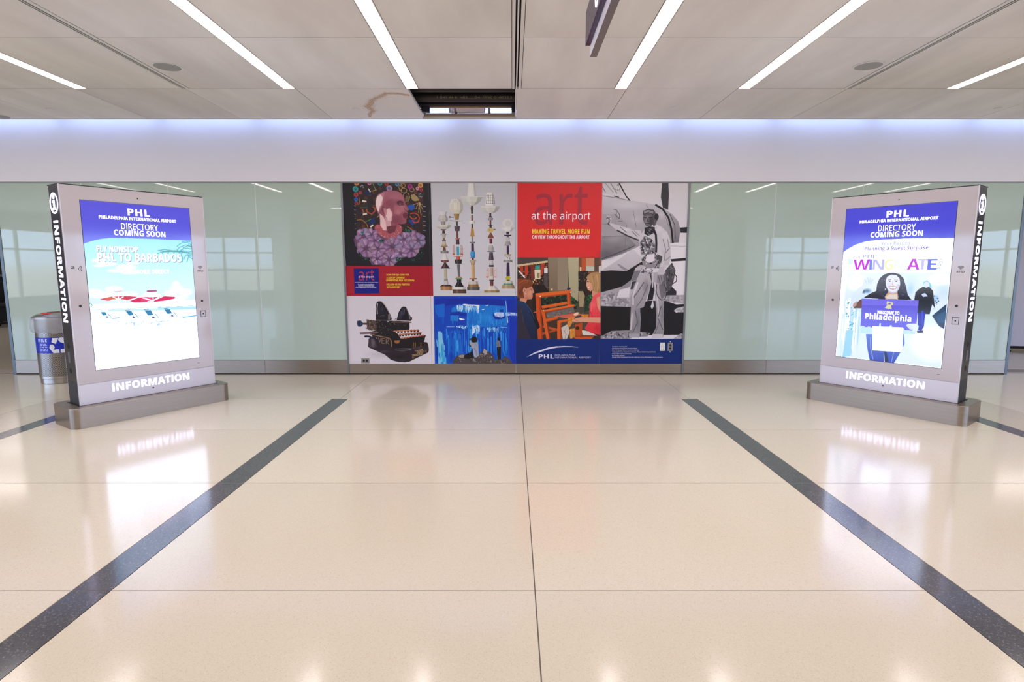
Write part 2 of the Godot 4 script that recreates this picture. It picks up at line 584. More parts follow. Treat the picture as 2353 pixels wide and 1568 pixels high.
	for s in [[-5.13, -6.62, "left round"], [-1.73, -6.60, "brown stained"], [1.78, -6.57, "right inner"], [5.37, -6.58, "right outer"]]:
		var t := obj("sprinkler_cap", lathe([Vector2(0.042, 0.001), Vector2(0.042, -0.004), Vector2(0.036, -0.008), Vector2(0.0, -0.009)], 24), mats["white enamel"])
		t.position = Vector3(s[0], CEIL, s[1])
		tag(t, {"left round": "small white sprinkler cap on the ceiling far left above the left kiosk", "brown stained": "small white sprinkler cap beside the brown water stain", "right inner": "small white sprinkler cap right of the middle of the photo", "right outer": "small white sprinkler cap on the ceiling far right above the right kiosk"}[s[2]], "sprinkler", "sprinkler caps")

func make_slot(k: int, x: float) -> void:
	var lab: String = {0: "white linear air slot above the mural, between the two inner strip lights", -3: "linear air slot with two black gaps on the left half of the ceiling", 3: "linear air slot with two black gaps on the right half of the ceiling"}.get(k, "linear air slot beyond the %s edge of the photo" % ("left" if k < 0 else "right"))
	var t := thing("slot_diffuser", lab, "air vent", Vector3(x, CEIL, -3.351), 0.0, "linear air slots")
	var L := 2.54
	var ys := [[-0.044, -0.030], [-0.021, -0.009], [-0.002, 0.044]] if k == 0 else [[-0.044, -0.013], [0.001, 0.008], [0.022, 0.044]]
	if k < 0:
		ys = [[-0.044, -0.022], [-0.008, -0.001], [0.013, 0.044]]
	if k == 0:
		ys = [[-0.044, -0.020], [-0.007, 0.005], [0.018, 0.044]]
	for y in ys:
		var st := start()
		for seg in 2:
			var za := -L + seg * L
			add_box(st, Vector3(y[0], -0.003, za + 0.001), Vector3(y[1], 0.003, za + L - 0.001), 0.001)
		obj("rail", st.commit(), mats["white enamel"], t)
	obj("throat", box(Vector3(-0.042, 0.031, -L), Vector3(0.042, 0.06, L)), mats["matt black"], t)

func stained_tile(x0: float, x1: float, z0: float, z1: float) -> Material:
	var m := mat("stained tile", Color.WHITE, 0.75)
	var n := 512
	var im := Image.create_empty(n, n, false, Image.FORMAT_RGB8)
	var base := Color(0.915, 0.90, 0.885)
	im.fill(base)
	var r := RandomNumberGenerator.new()
	r.seed = 3
	# the rim of an old water stain: many small brown blots along a wandering line
	var path := [Vector2(0.99, 0.80), Vector2(0.90, 0.86), Vector2(0.78, 0.86), Vector2(0.68, 0.74), Vector2(0.60, 0.66), Vector2(0.55, 0.52), Vector2(0.50, 0.45), Vector2(0.52, 0.30), Vector2(0.46, 0.20), Vector2(0.42, 0.06)]
	var width := [18.0, 24.0, 26.0, 26.0, 30.0, 34.0, 40.0, 30.0, 16.0, 8.0]
	for pass_no in 2:
		for i in path.size() - 1:
			for s in 60:
				var q: Vector2 = path[i].lerp(path[i + 1], s / 60.0)
				var wd: float = lerpf(width[i], width[i + 1], s / 60.0) * (1.0 if pass_no == 0 else 0.45)
				for b in 5:
					var c := base.lerp(Color(0.66, 0.49, 0.33), r.randf_range(0.10, 0.35) if pass_no == 0 else r.randf_range(0.3, 0.75))
					im.fill_rect(Rect2i(int(q.x * n + r.randfn(0, wd * 0.35)), int(q.y * n + r.randfn(0, wd * 0.35)), 2 + r.randi() % 7, 2 + r.randi() % 7), c)
	var sm: Image = im.duplicate()
	sm.resize(n / 2, n / 2, Image.INTERPOLATE_BILINEAR)
	sm.resize(n, n, Image.INTERPOLATE_CUBIC)
	m.albedo_texture = ImageTexture.create_from_image(sm)
	m.uv1_triplanar = true
	m.uv1_world_triplanar = true
	m.uv1_scale = Vector3(1.0 / (x1 - x0), 1.0, 1.0 / (z1 - z0))
	m.uv1_offset = Vector3(-x0 / (x1 - x0), 0, -z0 / (z1 - z0))
	return m

func make_ceiling_hole() -> void:
	var x0 := MX - MOD
	var x1 := MX
	# what shows through the missing tile
	var p := thing("ceiling_pipe", "dark pipe with printed white lettering seen through the missing ceiling tile", "pipe", Vector3(0, 3.285, -6.70))
	obj("pipe_wall", tube([Vector3(-2.4, 0, 0), Vector3(1.3, 0, 0)], 0.052, 20), mat("pipe", Color(0.16, 0.125, 0.105), 0.55), p)
	var lm := mat("pipe print", Color(0.60, 0.54, 0.42), 0.7)
	letters("lettering", "1 D40 44 B   403......D4--1PSC Q -0133 2", 0.84, 0.026, Vector3(-0.42, -0.022, 0.049), lm, p, "regular", 0.0015).rotation.x = 0.4
	var q := obj("conduit_pipe", tube([Vector3(-2.4, 0, 0), Vector3(1.3, 0, 0)], 0.06, 20), mats["pipe"], self, Vector3(0, 3.315, -6.42))
	tag(q, "plain brown pipe behind the edge of the missing tile, nearer the room", "pipe")
	var b := obj("steel_beam", box(Vector3(-2.4, 3.235, -6.90), Vector3(1.3, 3.275, -6.83), 0.003), mat("dark steel", Color(0.16, 0.13, 0.16), 0.5, 0.3))
	tag(b, "dark steel angle running below the printed pipe in the ceiling hole", "beam")
	var led := obj("ledge", box(Vector3(-2.4, 3.222, -6.915), Vector3(1.3, 3.235, -6.88)), mat("raw board", Color(0.58, 0.45, 0.34), 0.8))
	tag(led, "thin tan ledge under the dark steel angle in the ceiling hole", "ledge")
	var sb := obj("sheathing_board", box(Vector3(-2.4, 3.27, -7.295), Vector3(1.3, 3.6, -7.285)), mats["raw board"])
	tag(sb, "tan sheathing board behind the lamps in the ceiling hole", "board")
	for hx in [-1.03, -0.66, -0.265]:
		var st := start()
		add_box(st, Vector3(-0.014, -0.03, -0.004), Vector3(0.014, 0.03, 0.004), 0.001)
		add_box(st, Vector3(-0.014, -0.034, -0.004), Vector3(-0.010, 0.034, 0.012))
		var o := obj("metal_hanger", cbox(0.028, 0.006, 0.17, 0.001), mats["mullion"])
		o.position = Vector3(hx, 3.205, -6.972)
		o.rotation.x = -0.22
		tag(o, {-1.03: "grey metal hanger at the left end of the ceiling hole", -0.66: "grey metal hanger in the middle of the ceiling hole", -0.265: "grey metal hanger at the right end of the ceiling hole"}[hx], "bracket", "hangers in the ceiling hole")
	var br := obj("ceiling_bracket", box(Vector3(x0 + 0.005, 3.15, -6.86), Vector3(x0 + 0.10, 3.215, -6.80), 0.002), mat("bracket grey", Color(0.22, 0.21, 0.24), 0.5, 0.4))
	tag(br, "dark grey bracket at the left corner of the ceiling hole", "bracket")
	var br2 := obj("ceiling_bracket", box(Vector3(x1 - 0.05, 3.15, -6.88), Vector3(x1 - 0.004, 3.225, -6.82), 0.002), mats["bracket grey"])
	tag(br2, "dark grey bracket at the right corner of the ceiling hole", "bracket")
	var tr := thing("tile_carrier", "pale metal carrier rail framing the missing ceiling tile", "rail", Vector3(0, CEIL, 0))
	obj("side_rail", box(Vector3(x0 - 0.004, -0.001, -6.95), Vector3(x0 + 0.014, 0.03, -5.90), 0.002), mats["white enamel"], tr)
	obj("side_rail", box(Vector3(x1 - 0.012, -0.001, -6.95), Vector3(x1 + 0.001, 0.03, -5.90), 0.002), mats["white enamel"], tr)
	obj("cross_rail", box(Vector3(x0, 0.02, -7.05), Vector3(x1, 0.05, -7.02), 0.002), mat("rail beige", Color(0.66, 0.57, 0.48), 0.6), tr)
	# lamps of the cove along the wall
	for k in range(-7, 9):
		var cx := 0.24 + k * 1.2 if k >= 0 else -1.32 + (k + 1) * 1.2
		var up := 0.0
		if k == 8:   # one more lamp set higher bridges the gap over the missing tile
			cx = -0.54
			up = 0.115
		var lab := "cool white cove tube lamp above the ceiling edge, %s %s of the missing tile" % [["first", "second", "third", "fourth", "fifth", "sixth", "seventh", "eighth", "set higher,"][k if k >= 0 else -k - 1], "lamp right" if k >= 0 and k < 8 else "lamp left" if k < 0 else "in the gap"]
		if k == 8:
			lab = "cool white cove tube lamp set higher over the missing tile"
		var t := thing("cove_lamp", lab, "lamp", Vector3(cx, 3.262 + up, -7.185), 0.0, "cove lamps along the wall")
		obj("housing", box(Vector3(-0.58, -0.012, -0.09), Vector3(0.58, 0.035, -0.02), 0.004), mats["white enamel"], t)
		obj("tube", tube([Vector3(-0.56, -0.008, 0), Vector3(0.56, -0.008, 0)], 0.016, 12), glow("cove tube", COOL, 4.0), t)
		obj("reflector", box(Vector3(-0.57, 0.024, -0.02), Vector3(0.57, 0.028, 0.03)), mats["white enamel"], t)
		for s in [-1, 1]:
			obj("end_cap", box(Vector3(minf(s * 0.56, s * 0.585), -0.03, -0.03), Vector3(maxf(s * 0.56, s * 0.585), 0.03, 0.02), 0.003), mats["white enamel"], t)
		area("cove_light", 1.14, 0.03, Vector3(0, -0.028, 0.0), Vector3(-72, 0, 0), COOL, COVE, t)

# ---------------------------------------------------------------- kiosks
func make_kiosks() -> void:
	var a := deg_to_rad(55.5)
	kiosk("information kiosk with a beach advert on its bright screen", Vector3(-3.455, 0, -5.39), a, -1, "left")
	a = deg_to_rad(-52.8)
	kiosk("information kiosk showing a waving woman with a purple card", Vector3(3.627, 0, -5.474), a, 1, "right")

func kiosk(label: String, face: Vector3, turn: float, side: int, which: String) -> void:
	var W := 1.2
	var T := 0.25
	var top := 2.088
	var t := thing("information_kiosk", "tall silver " + label, "kiosk", face - Vector3(sin(turn), 0, cos(turn)) * T / 2, turn, "information kiosks")
	var f := T / 2
	obj("base", prism(round_rect(1.40, 0.47, 0.075), 0.0, 0.18, 0.004), mats["brushed steel"], t)
	obj("base_slot", box(Vector3(-W / 2 - 0.012, 0.178, -f - 0.012), Vector3(W / 2 + 0.012, 0.1812, f + 0.012)), mats["matt black"], t)
	# shell: silver back and edges, charcoal sides
	obj("body", box(Vector3(-W / 2 + 0.006, 0.05, -f), Vector3(W / 2 - 0.006, top, f - 0.008), 0.003), mats["kiosk silver"], t)
	for s in [-1, 1]:
		var sp := obj("side_panel", box(Vector3(minf(s * (W / 2 - 0.006), s * W / 2), 0.06, -f + 0.028), Vector3(maxf(s * (W / 2 - 0.006), s * W / 2), top - 0.006, f - 0.014), 0.001), mats["kiosk side"], t)
		for y in [0.706, 0.483]:
			var gr := obj("speaker_hole", lathe([Vector2(0.026, 0), Vector2(0.024, 0.0015), Vector2(0, 0.0015)], 20), mats["matt black"], sp)
			gr.position = Vector3(s * W / 2, y, -0.005)
			gr.rotation.z = -s * PI / 2
		obj("card_slot", box(Vector3(minf(s * W / 2, s * (W / 2 + 0.003)), 0.555, -0.028), Vector3(maxf(s * W / 2, s * (W / 2 + 0.003)), 0.65, 0.016), 0.001), mats["mullion"], sp)
		obj("service_door", box(Vector3(minf(s * W / 2, s * (W / 2 + 0.001)), 0.19, -f + 0.03), Vector3(maxf(s * W / 2, s * (W / 2 + 0.001)), 0.385, f - 0.016)), mat("kiosk grille", Color(0.11, 0.105, 0.11), 0.5), sp)
	var gw := W / 2 - 0.008
	obj("top_trim", box(Vector3(-W / 2, top - 0.002, -f), Vector3(W / 2, top + 0.004, f - 0.002), 0.001), mats["kiosk side"], t)
	var fg := obj("front_glass", box(Vector3(-gw, 0.368, f - 0.008), Vector3(gw, top - 0.006, f), 0.001), mats["kiosk glass"], t)
	var lp := obj("lower_panel", box(Vector3(-gw, 0.06, f - 0.008), Vector3(gw, 0.364, f), 0.001), mats["kiosk silver"], t)
	for s in [-1, 1]:
		obj("edge_trim", box(Vector3(minf(s * gw, s * W / 2), 0.06, f - 0.014), Vector3(maxf(s * gw, s * W / 2), top, f + 0.001)), mats["kiosk silver"], t)
	# screen
	var sw := 0.91
	var sh := 1.487
	obj("screen_bezel", box(Vector3(-sw / 2 - 0.004, 0.474, f), Vector3(sw / 2 + 0.004, 0.482 + sh, f + 0.0006)), mats["black"], t)
	var sc := obj("screen", sheet(sw, sh), screen_material(which), t, Vector3(0, 0.478 + sh / 2, f + 0.0012))
	sc.set_meta("label", "bright screen with a beach advert" if which == "left" else "bright screen with a woman holding a welcome card")
	screen_words(which, t, f + 0.0016)
	area("screen_light", sw, sh, Vector3(0, 0.478 + sh / 2, f + 0.004), Vector3(0, 180, 0), Color(0.72, 0.78, 1.0), 0.3, t)
	# small fittings printed or set into the front glass
	var ink: Material = mats["ink"]
	for d in [[0.0, 2.018, 0.006], [-0.525, 1.056, 0.0115], [0.522, 1.05, 0.0115]]:
		var o := obj("lens", lathe([Vector2(d[2], 0), Vector2(d[2] * 0.9, 0.001), Vector2(0, 0.0012)], 20), mats["black"], fg)
		o.position = Vector3(d[0], d[1], f)
		o.rotation.x = PI / 2
	var ring := start()
	for q in [[-0.027, -0.032, -0.022, 0.032], [0.022, -0.032, 0.027, 0.032], [-0.027, -0.032, 0.027, -0.027], [-0.027, 0.027, 0.027, 0.032]]:
		add_box(ring, Vector3(0.525 + q[0], 0.918 + q[1], f), Vector3(0.525 + q[2], 0.918 + q[3], f + 0.001))
	obj("sensor_frame", ring.commit(), ink, fg)
	obj("sensor", cutout(disc(0.525, 0.918, 0.007)), ink, fg, Vector3(0, 0, f - 0.001))
	letters("lettering", "RFID", 0.056, 0.018, Vector3(0.526, 1.352, f), ink, fg, "bold", 0.0008)
	for r in [0.008, 0.016, 0.024, 0.032]:
		obj("wave_mark", cutout(arc(0.526, 1.368, r, 45, 135, 0.004, 10), 0.0008), ink, fg, Vector3(0, 0, f))
	for r in [0.014, 0.026, 0.038]:
		obj("wave_mark", cutout(arc(-0.526, 1.378, r, -38, 38, 0.005, 10), 0.0008), ink, fg, Vector3(0, 0, f))
	var nm := letters("lettering", "N", 0.02, 0.026, Vector3(-0.541, 1.378, f), ink, fg, "bold", 0.0008)
	nm.rotation.z = -PI / 2
	nm.position = Vector3(-0.541 - 0.012, 1.378 + 0.01, f)
	obj("dash_mark", box(Vector3(0.43, 0.419, f), Vector3(0.455, 0.4225, f + 0.0006)), ink, fg)
	# lit lettering
	var lit := glow("kiosk letters", Color(0.84, 0.82, 1.0), 5.0)
	letters("lit_lettering", "INFORMATION", 0.68, 0.072, Vector3(0, 0.302, f), lit, lp, "bold", 0.002)
	for d in [[0.0, 0.24, 0.008], [0.08, 0.244, 0.002], [0.115, 0.244, 0.002]]:
		obj("lens", cutout(disc(d[0], d[1], d[2], 16), 0.001), mats["black"], lp, Vector3(0, 0, f))
	area("letter_light", 0.66, 0.06, Vector3(0, 0.302, f + 0.004), Vector3(0, 180, 0), Color(0.84, 0.82, 1.0), 0.01, t)
	# the charcoal side that faces the room carries an i in a ring and the word running down
	var sg := Node3D.new()
	sg.name = "side_sign"
	t.add_child(sg)
	sg.position = Vector3(side * (W / 2 + 0.0005), 0, 0)
	sg.rotation.y = side * PI / 2
	obj("lit_ring", cutout(arc(0, 1.932, 0.082, 0, 360, 0.013, 40), 0.002), lit, sg)
	var ii := PackedVector2Array([Vector2(-0.034, 1.955), Vector2(0.016, 1.96), Vector2(0.016, 1.898), Vector2(0.034, 1.894), Vector2(0.034, 1.876), Vector2(-0.034, 1.876), Vector2(-0.034, 1.894), Vector2(-0.016, 1.898), Vector2(-0.016, 1.937), Vector2(-0.034, 1.937)])
	obj("lit_letter", cutout(ii, 0.002), lit, sg)
	obj("lit_letter", cutout(disc(0.0, 1.985, 0.019), 0.002), lit, sg)
	var wd := letters("lit_lettering", "INFORMATION", 0.875, 0.098, Vector3.ZERO, lit, sg, "bold", 0.002)
	var off := wd.position
	wd.rotation.z = -PI / 2
	wd.position = Vector3(off.y, -off.x + 1.35, 0)

func screen_material(which: String) -> StandardMaterial3D:
	var m := mat("screen " + which, Color(0.02, 0.02, 0.03), 0.08)
	m.emission_enabled = true
	m.emission_energy_multiplier = SCREEN_WHITE
	m.emission = Color(0.88, 0.91, 1.0)
	m.emission_operator = BaseMaterial3D.EMISSION_OP_MULTIPLY
	m.emission_texture = ImageTexture.create_from_image(screen_image(which))
	return m

# ---------------------------------------------------------------- recycling bin
func band(r0: float, r1: float, y0: float, y1: float, seg := 48, reps := 1.0) -> ArrayMesh:
	var st := start()
	for k in seg:
		var v := []
		for q in [[0, 0], [1, 0], [1, 1], [0, 1]]:
			var t: float = TAU * (k + q[0]) / seg
			var r: float = lerpf(r0, r1, q[1])
			# the picture runs left to right seen from outside, its middle towards +z
			v.append([Vector3(-sin(t) * r, lerpf(y0, y1, q[1]), -cos(t) * r), Vector3(-sin(t), 0, -cos(t)), Vector2(float(k + q[0]) / seg * reps, 1.0 - q[1])])
		for f in [0, 2, 1, 0, 3, 2]:
			st.set_normal(v[f][1])
			st.set_uv(v[f][2])
			st.add_vertex(v[f][0])
	return st.commit()

func make_bin() -> void:
	var t := thing("recycling_bin", "perforated steel recycling bin with clear liner and blue label behind the left kiosk", "bin", Vector3(-5.53, 0, -6.91), deg_to_rad(38))
	var r := 0.222
	var im := Image.create_empty(64, 32, false, Image.FORMAT_RGB8)
	im.fill(Color(0.66, 0.64, 0.62))
	for p in [[16, 16], [48, 16], [0, 0], [32, 0], [0, 32], [32, 32], [64, 0], [64, 32]]:
		for y in 32:
			for x in 64:
				if Vector2((x - p[0]) * 0.9, (y - p[1]) * 1.0).length() < 7.0:
					im.set_pixel(x, y, Color(0.14, 0.13, 0.12))
	im = im.get_region(Rect2i(0, 0, 64, 32))
	var pm := mat("perforated steel", Color.WHITE, 0.3, 0.8)
	pm.albedo_texture = ImageTexture.create_from_image(im)
	pm.uv1_scale = Vector3(44, 14, 1)
	obj("foot_ring", lathe([Vector2(r * 0.93, 0.0), Vector2(r * 0.97, 0.004), Vector2(r * 0.97, 0.06), Vector2(r * 1.0, 0.066), Vector2(r * 1.0, 0.09)], 48), mats["steel"], t)
	obj("perforated_body", band(r, r, 0.09, 0.374), pm, t)
	var pm2: StandardMaterial3D = pm.duplicate()
	pm2.uv1_scale = Vector3(44, 11, 1)
	obj("perforated_body", band(r, r, 0.56, 0.785), pm2, t)
	var lm := mat("bin label", Color.WHITE, 0.35)
	lm.albedo_texture = ImageTexture.create_from_image(label_image())
	obj("label_band", band(r + 0.002, r + 0.002, 0.374, 0.562), lm, t)
	obj("rim", lathe([Vector2(r + 0.004, 0.775), Vector2(r + 0.02, 0.778), Vector2(r + 0.02, 0.802), Vector2(r + 0.012, 0.806), Vector2(r - 0.01, 0.806)], 48), mats["steel"], t)
	obj("lid", lathe([Vector2(r + 0.012, 0.806), Vector2(r * 0.86, 0.832), Vector2(r * 0.6, 0.846), Vector2(r * 0.42, 0.85), Vector2(r * 0.42, 0.82)], 48), mats["steel"], t)
	obj("inside", lathe([Vector2(r * 0.42, 0.82), Vector2(0, 0.82)], 32), mats["matt black"], t)
	var rl := obj("lid_label", box(Vector3(-0.09, 0.0, -0.02), Vector3(0.09, 0.004, 0.02), 0.001), mat("red label", Color(0.80, 0.16, 0.15), 0.4), t)
	rl.position = Vector3(-0.05, 0.842, 0.13)
	rl.rotation.x = 0.25
	# clear liner folded over the rim
	var st := start()
	var seg := 96
	var rows := [[r + 0.021, 0.795], [r + 0.03, 0.775], [r + 0.036, 0.72], [r + 0.036, 0.66], [r + 0.026, 0.61], [r + 0.01, 0.575]]
	var grid := []
	for i in rows.size():
		var line := []
		for k in seg:
			var a := TAU * k / seg
			var sag := 0.045 * sin(a * 1.0 + 2.4) * i / 5.0
			var w: float = rows[i][0] + (0.004 * sin(a * 17.0 + i) + 0.005 * sin(a * 7.0 + i * 1.7)) * (i / 3.0)
			line.append(Vector3(sin(a) * w, rows[i][1] + sag + 0.006 * sin(a * 9.0) * i / 5.0, cos(a) * w))
		grid.append(line)
	st.set_smooth_group(0)
	for i in rows.size() - 1:
		for k in seg:
			var k2 := (k + 1) % seg
			for f in [grid[i][k], grid[i][k2], grid[i + 1][k2], grid[i][k], grid[i + 1][k2], grid[i + 1][k]]:
				st.add_vertex(f)
	st.generate_normals()
	var bag := mat("liner", Color(0.86, 0.87, 0.92, 0.34), 0.35)
	bag.transparency = BaseMaterial3D.TRANSPARENCY_ALPHA
	bag.cull_mode = BaseMaterial3D.CULL_DISABLED
	obj("liner", st.commit(), bag, t)

func label_image() -> Image:
	var im := Image.create_empty(1024, 128, false, Image.FORMAT_RGB8)
	im.fill(Color(0.02, 0.16, 0.72))
	var k := func(pts: Array, flip: bool) -> void:
		var q := PackedVector2Array()
		for i in range(0, pts.size(), 2):
			var x: float = 512 + ((pts[i] - 782) * 0.36) * (-1.0 if flip else 1.0)
			q.append(Vector2(x, (pts[i + 1] - 600) * 0.45))
		fill_poly(im, q, Color(0.90, 0.92, 0.96))
	for fl in [false, true]:
		k.call([598, 728, 655, 725, 692, 772, 640, 866, 578, 790], fl)
		k.call([655, 818, 768, 815, 772, 882, 643, 882], fl)
	k.call([658, 612, 775, 612, 715, 718, 632, 685], false)
	k.call([790, 606, 868, 606, 895, 650, 925, 640, 880, 720, 800, 690, 765, 645], false)
	# the last letters of the word and small print at the left of the mark
	var white := Color(0.92, 0.94, 0.98)
	for q in [[392, 14, 5, 22], [392, 32, 14, 4], [412, 14, 5, 22], [412, 14, 14, 4], [412, 23, 12, 4], [412, 32, 14, 4], [376, 14, 5, 22], [376, 14, 12, 4], [376, 32, 12, 4], [358, 14, 5, 22], [344, 14, 5, 22], [344, 14, 12, 4]]:
		im.fill_rect(Rect2i(q[0], q[1], q[2], q[3]), white)
	for y in [50, 62, 76, 92, 104]:
		for x in range(360, 424, 6):
			if (x * 7 + y) % 5 != 0:
				im.fill_rect(Rect2i(x, y, 4, 5), white)
	return im

# scanline fill of an outline, even-odd
func fill_poly(im: Image, pts: PackedVector2Array, color: Color, color2 := Color(0, 0, 0, 0)) -> void:
	var lo := INF
	var hi := -INF
	for p in pts:
		lo = minf(lo, p.y)
		hi = maxf(hi, p.y)
	var w := im.get_width()
	var n := pts.size()
	for y in range(maxi(0, int(floor(lo))), mini(im.get_height(), int(ceil(hi)) + 1)):
		var yc := y + 0.5
		var xs := PackedFloat32Array()
		for i in n:
			var a := pts[i]
			var b := pts[(i + 1) % n]
			if (a.y <= yc) != (b.y <= yc):
				xs.append(a.x + (yc - a.y) / (b.y - a.y) * (b.x - a.x))
		xs.sort()
		var c := color if color2.a == 0.0 else color.lerp(color2, clampf((yc - lo) / maxf(hi - lo, 0.01), 0, 1))
		for i in range(0, xs.size() - 1, 2):
			var a := maxi(0, int(round(xs[i])))
			var b := mini(w, int(round(xs[i + 1])))
			if b > a:
				im.fill_rect(Rect2i(a, y, b - a, 1), c)

# ---------------------------------------------------------------- hanging sign
func make_sign() -> void:
	var t := thing("hanging_sign", "dark hanging sign seen edge on below the ceiling, with a pale rail along it", "sign", Vector3(0.4225, 2.66, -3.48))
	obj("panel", box(Vector3(0, 0, 0), Vector3(0.026, 0.18, 1.7), 0.001), mat("sign plum", Color(0.21, 0.14, 0.29), 0.3, 0.1), t)
	obj("rail", box(Vector3(0.028, -0.06, 0), Vector3(0.066, 0.05, 1.7), 0.001), mat("sign pale", Color(0.90, 0.89, 0.96), 0.4), t)
	obj("rail_underside", box(Vector3(0.028, -0.063, 0), Vector3(0.066, -0.06, 1.7)), mat("sign grey", Color(0.46, 0.43, 0.45), 0.5), t)
	var g := obj("lit_letter", cutout(arc(0, 0, 0.042, 0, 360, 0.016, 32), 0.002), glow("sign letter", Color(0.92, 0.9, 1.0), 3.0), t, Vector3(-0.0005, 0.076, 0.44))
	g.rotation.y = -PI / 2
	for z in [1.15, 1.6]:
		obj("hanger_rod", tube([Vector3(0.013, 0.18, z), Vector3(0.013, CEIL - 2.66, z)], 0.006), mats["mullion"], t)

# ---------------------------------------------------------------- rooms past the ends of the glazed wall
func make_rooms_beyond() -> void:
	var w := setting("wall_end", "far walls of the rooms past the glazed wall")
	obj("far_wall", box(Vector3(-16, 0, -17.2), Vector3(-6, 3.62, -17.0)), mat("brown wall", Color(0.25, 0.20, 0.17), 0.7), w)
	obj("far_wall", box(Vector3(-6, 0, -17.2), Vector3(16, 3.62, -17.0)), mat("warm wall", Color(0.80, 0.73, 0.66), 0.7), w)
	obj("party_wall", box(Vector3(-6.4, 0, -17.0), Vector3(-6.2, 3.62, -7.6)), mats["warm wall"], w)
	obj("party_wall", box(Vector3(6.2, 0, -17.0), Vector3(6.4, 3.62, -7.6)), mats["warm wall"], w)
	obj("soffit", box(Vector3(-16, 2.9, -17.0), Vector3(16, 3.0, -7.7)), mats["white enamel"], w)
	for s in [-1, 1]:
		for q in 3:
			var t := thing("room_light", "%s flat ceiling light in the room past the %s end of the glass wall" % [["nearest", "middle", "farthest"][q], "left" if s < 0 else "right"], "light", Vector3(s * (9.6 + q * 1.6), 2.9, -10.8 - q * 2.2), 0.0, "lights of the rooms beyond")
			obj("frame", cbox(2.4, 0.02, 0.9, 0.004), mats["white enamel"], t, Vector3(0, -0.01, 0))
			obj("diffuser", cbox(2.34, 0.02, 0.84, 0.002), glow("room light", WARM, 1.1), t, Vector3(0, -0.013, 0))
			area("room_lamp", 2.3, 0.8, Vector3(0, -0.026, 0), Vector3(-90, 0, 0), WARM, 0.6, t)
	var th := obj("trim_1", box(Vector3(6.48, 0, -7.62), Vector3(16, 0.012, -7.42), 0.003), mats["brushed steel"])
	th.set_meta("kind", "structure")
	var th2 := obj("trim_2", box(Vector3(-16, 0, -7.62), Vector3(-6.55, 0.006, -7.36), 0.002), mat("threshold", Color(0.50, 0.42, 0.36), 0.4))
	th2.set_meta("kind", "structure")
	# white board on the right
	var b := thing("white_board", "large white board in a black frame standing past the right end of the glass wall", "board", Vector3(8.28, 0, -9.62), deg_to_rad(-10))
	obj("board", box(Vector3(0.03, 0.06, -0.02), Vector3(2.4, 2.05, 0.02)), mat("board white", Color(0.82, 0.80, 0.86), 0.4), b)
	var st := start()
	add_box(st, Vector3(-0.02, 0.02, -0.03), Vector3(0.035, 2.1, 0.035), 0.004)
	add_box(st, Vector3(2.395, 0.02, -0.03), Vector3(2.45, 2.1, 0.035), 0.004)
	add_box(st, Vector3(-0.02, 0.02, -0.03), Vector3(2.45, 0.062, 0.035), 0.004)
	add_box(st, Vector3(-0.02, 2.045, -0.03), Vector3(2.45, 2.1, 0.035), 0.004)
	obj("frame", st.commit(), mats["matt black"], b)
	for x in [0.0, 2.43]:
		obj("foot", box(Vector3(x - 0.03, 0, -0.28), Vector3(x + 0.03, 0.025, 0.28), 0.004), mats["matt black"], b)
	# desk, monitor and chairs on the left
	var d := thing("counter_desk", "dark counter with a grey edge past the left end of the glass wall", "desk", Vector3(-12.35, 0, -14.6))
	obj("top", box(Vector3(-1.7, 1.14, -0.35), Vector3(1.5, 1.19, 0.35), 0.006), mat("desk edge", Color(0.42, 0.42, 0.43), 0.4), d)
	obj("front", box(Vector3(-1.7, 0.55, -0.3), Vector3(1.5, 1.14, 0.2), 0.006), mat("desk dark", Color(0.08, 0.075, 0.08), 0.5), d)
	obj("plinth", box(Vector3(-1.6, 0, -0.3), Vector3(1.4, 0.55, 0.1)), mats["desk dark"], d)
	obj("shelf", box(Vector3(-1.7, 0.86, 0.2), Vector3(1.5, 0.9, 0.45), 0.004), mats["desk edge"], d)
	var mo := thing("monitor", "dark monitor with a pale lit edge on the counter past the left glass end", "monitor", Vector3(-12.05, 1.19, -14.55), 0.5)
	obj("stand", box(Vector3(-0.1, 0, -0.08), Vector3(0.1, 0.012, 0.08), 0.003), mats["black"], mo)
	obj("neck", box(Vector3(-0.02, 0.012, -0.02), Vector3(0.02, 0.2, 0.01)), mats["black"], mo)
	obj("case", box(Vector3(-0.27, 0.12, 0.0), Vector3(0.27, 0.46, 0.03), 0.005), mats["black"], mo)
	obj("display", box(Vector3(0.2, 0.14, 0.03), Vector3(0.26, 0.44, 0.032)), glow("monitor glow", Color(0.75, 0.78, 1.0), 0.8), mo)
	office_chair("black office chair with silver arms nearest the left glass end", Vector3(-11.75, 0, -13.3), 0.5)
	office_chair("black office chair behind the first, cut by the left edge of the photo", Vector3(-12.6, 0, -13.6), -0.4)

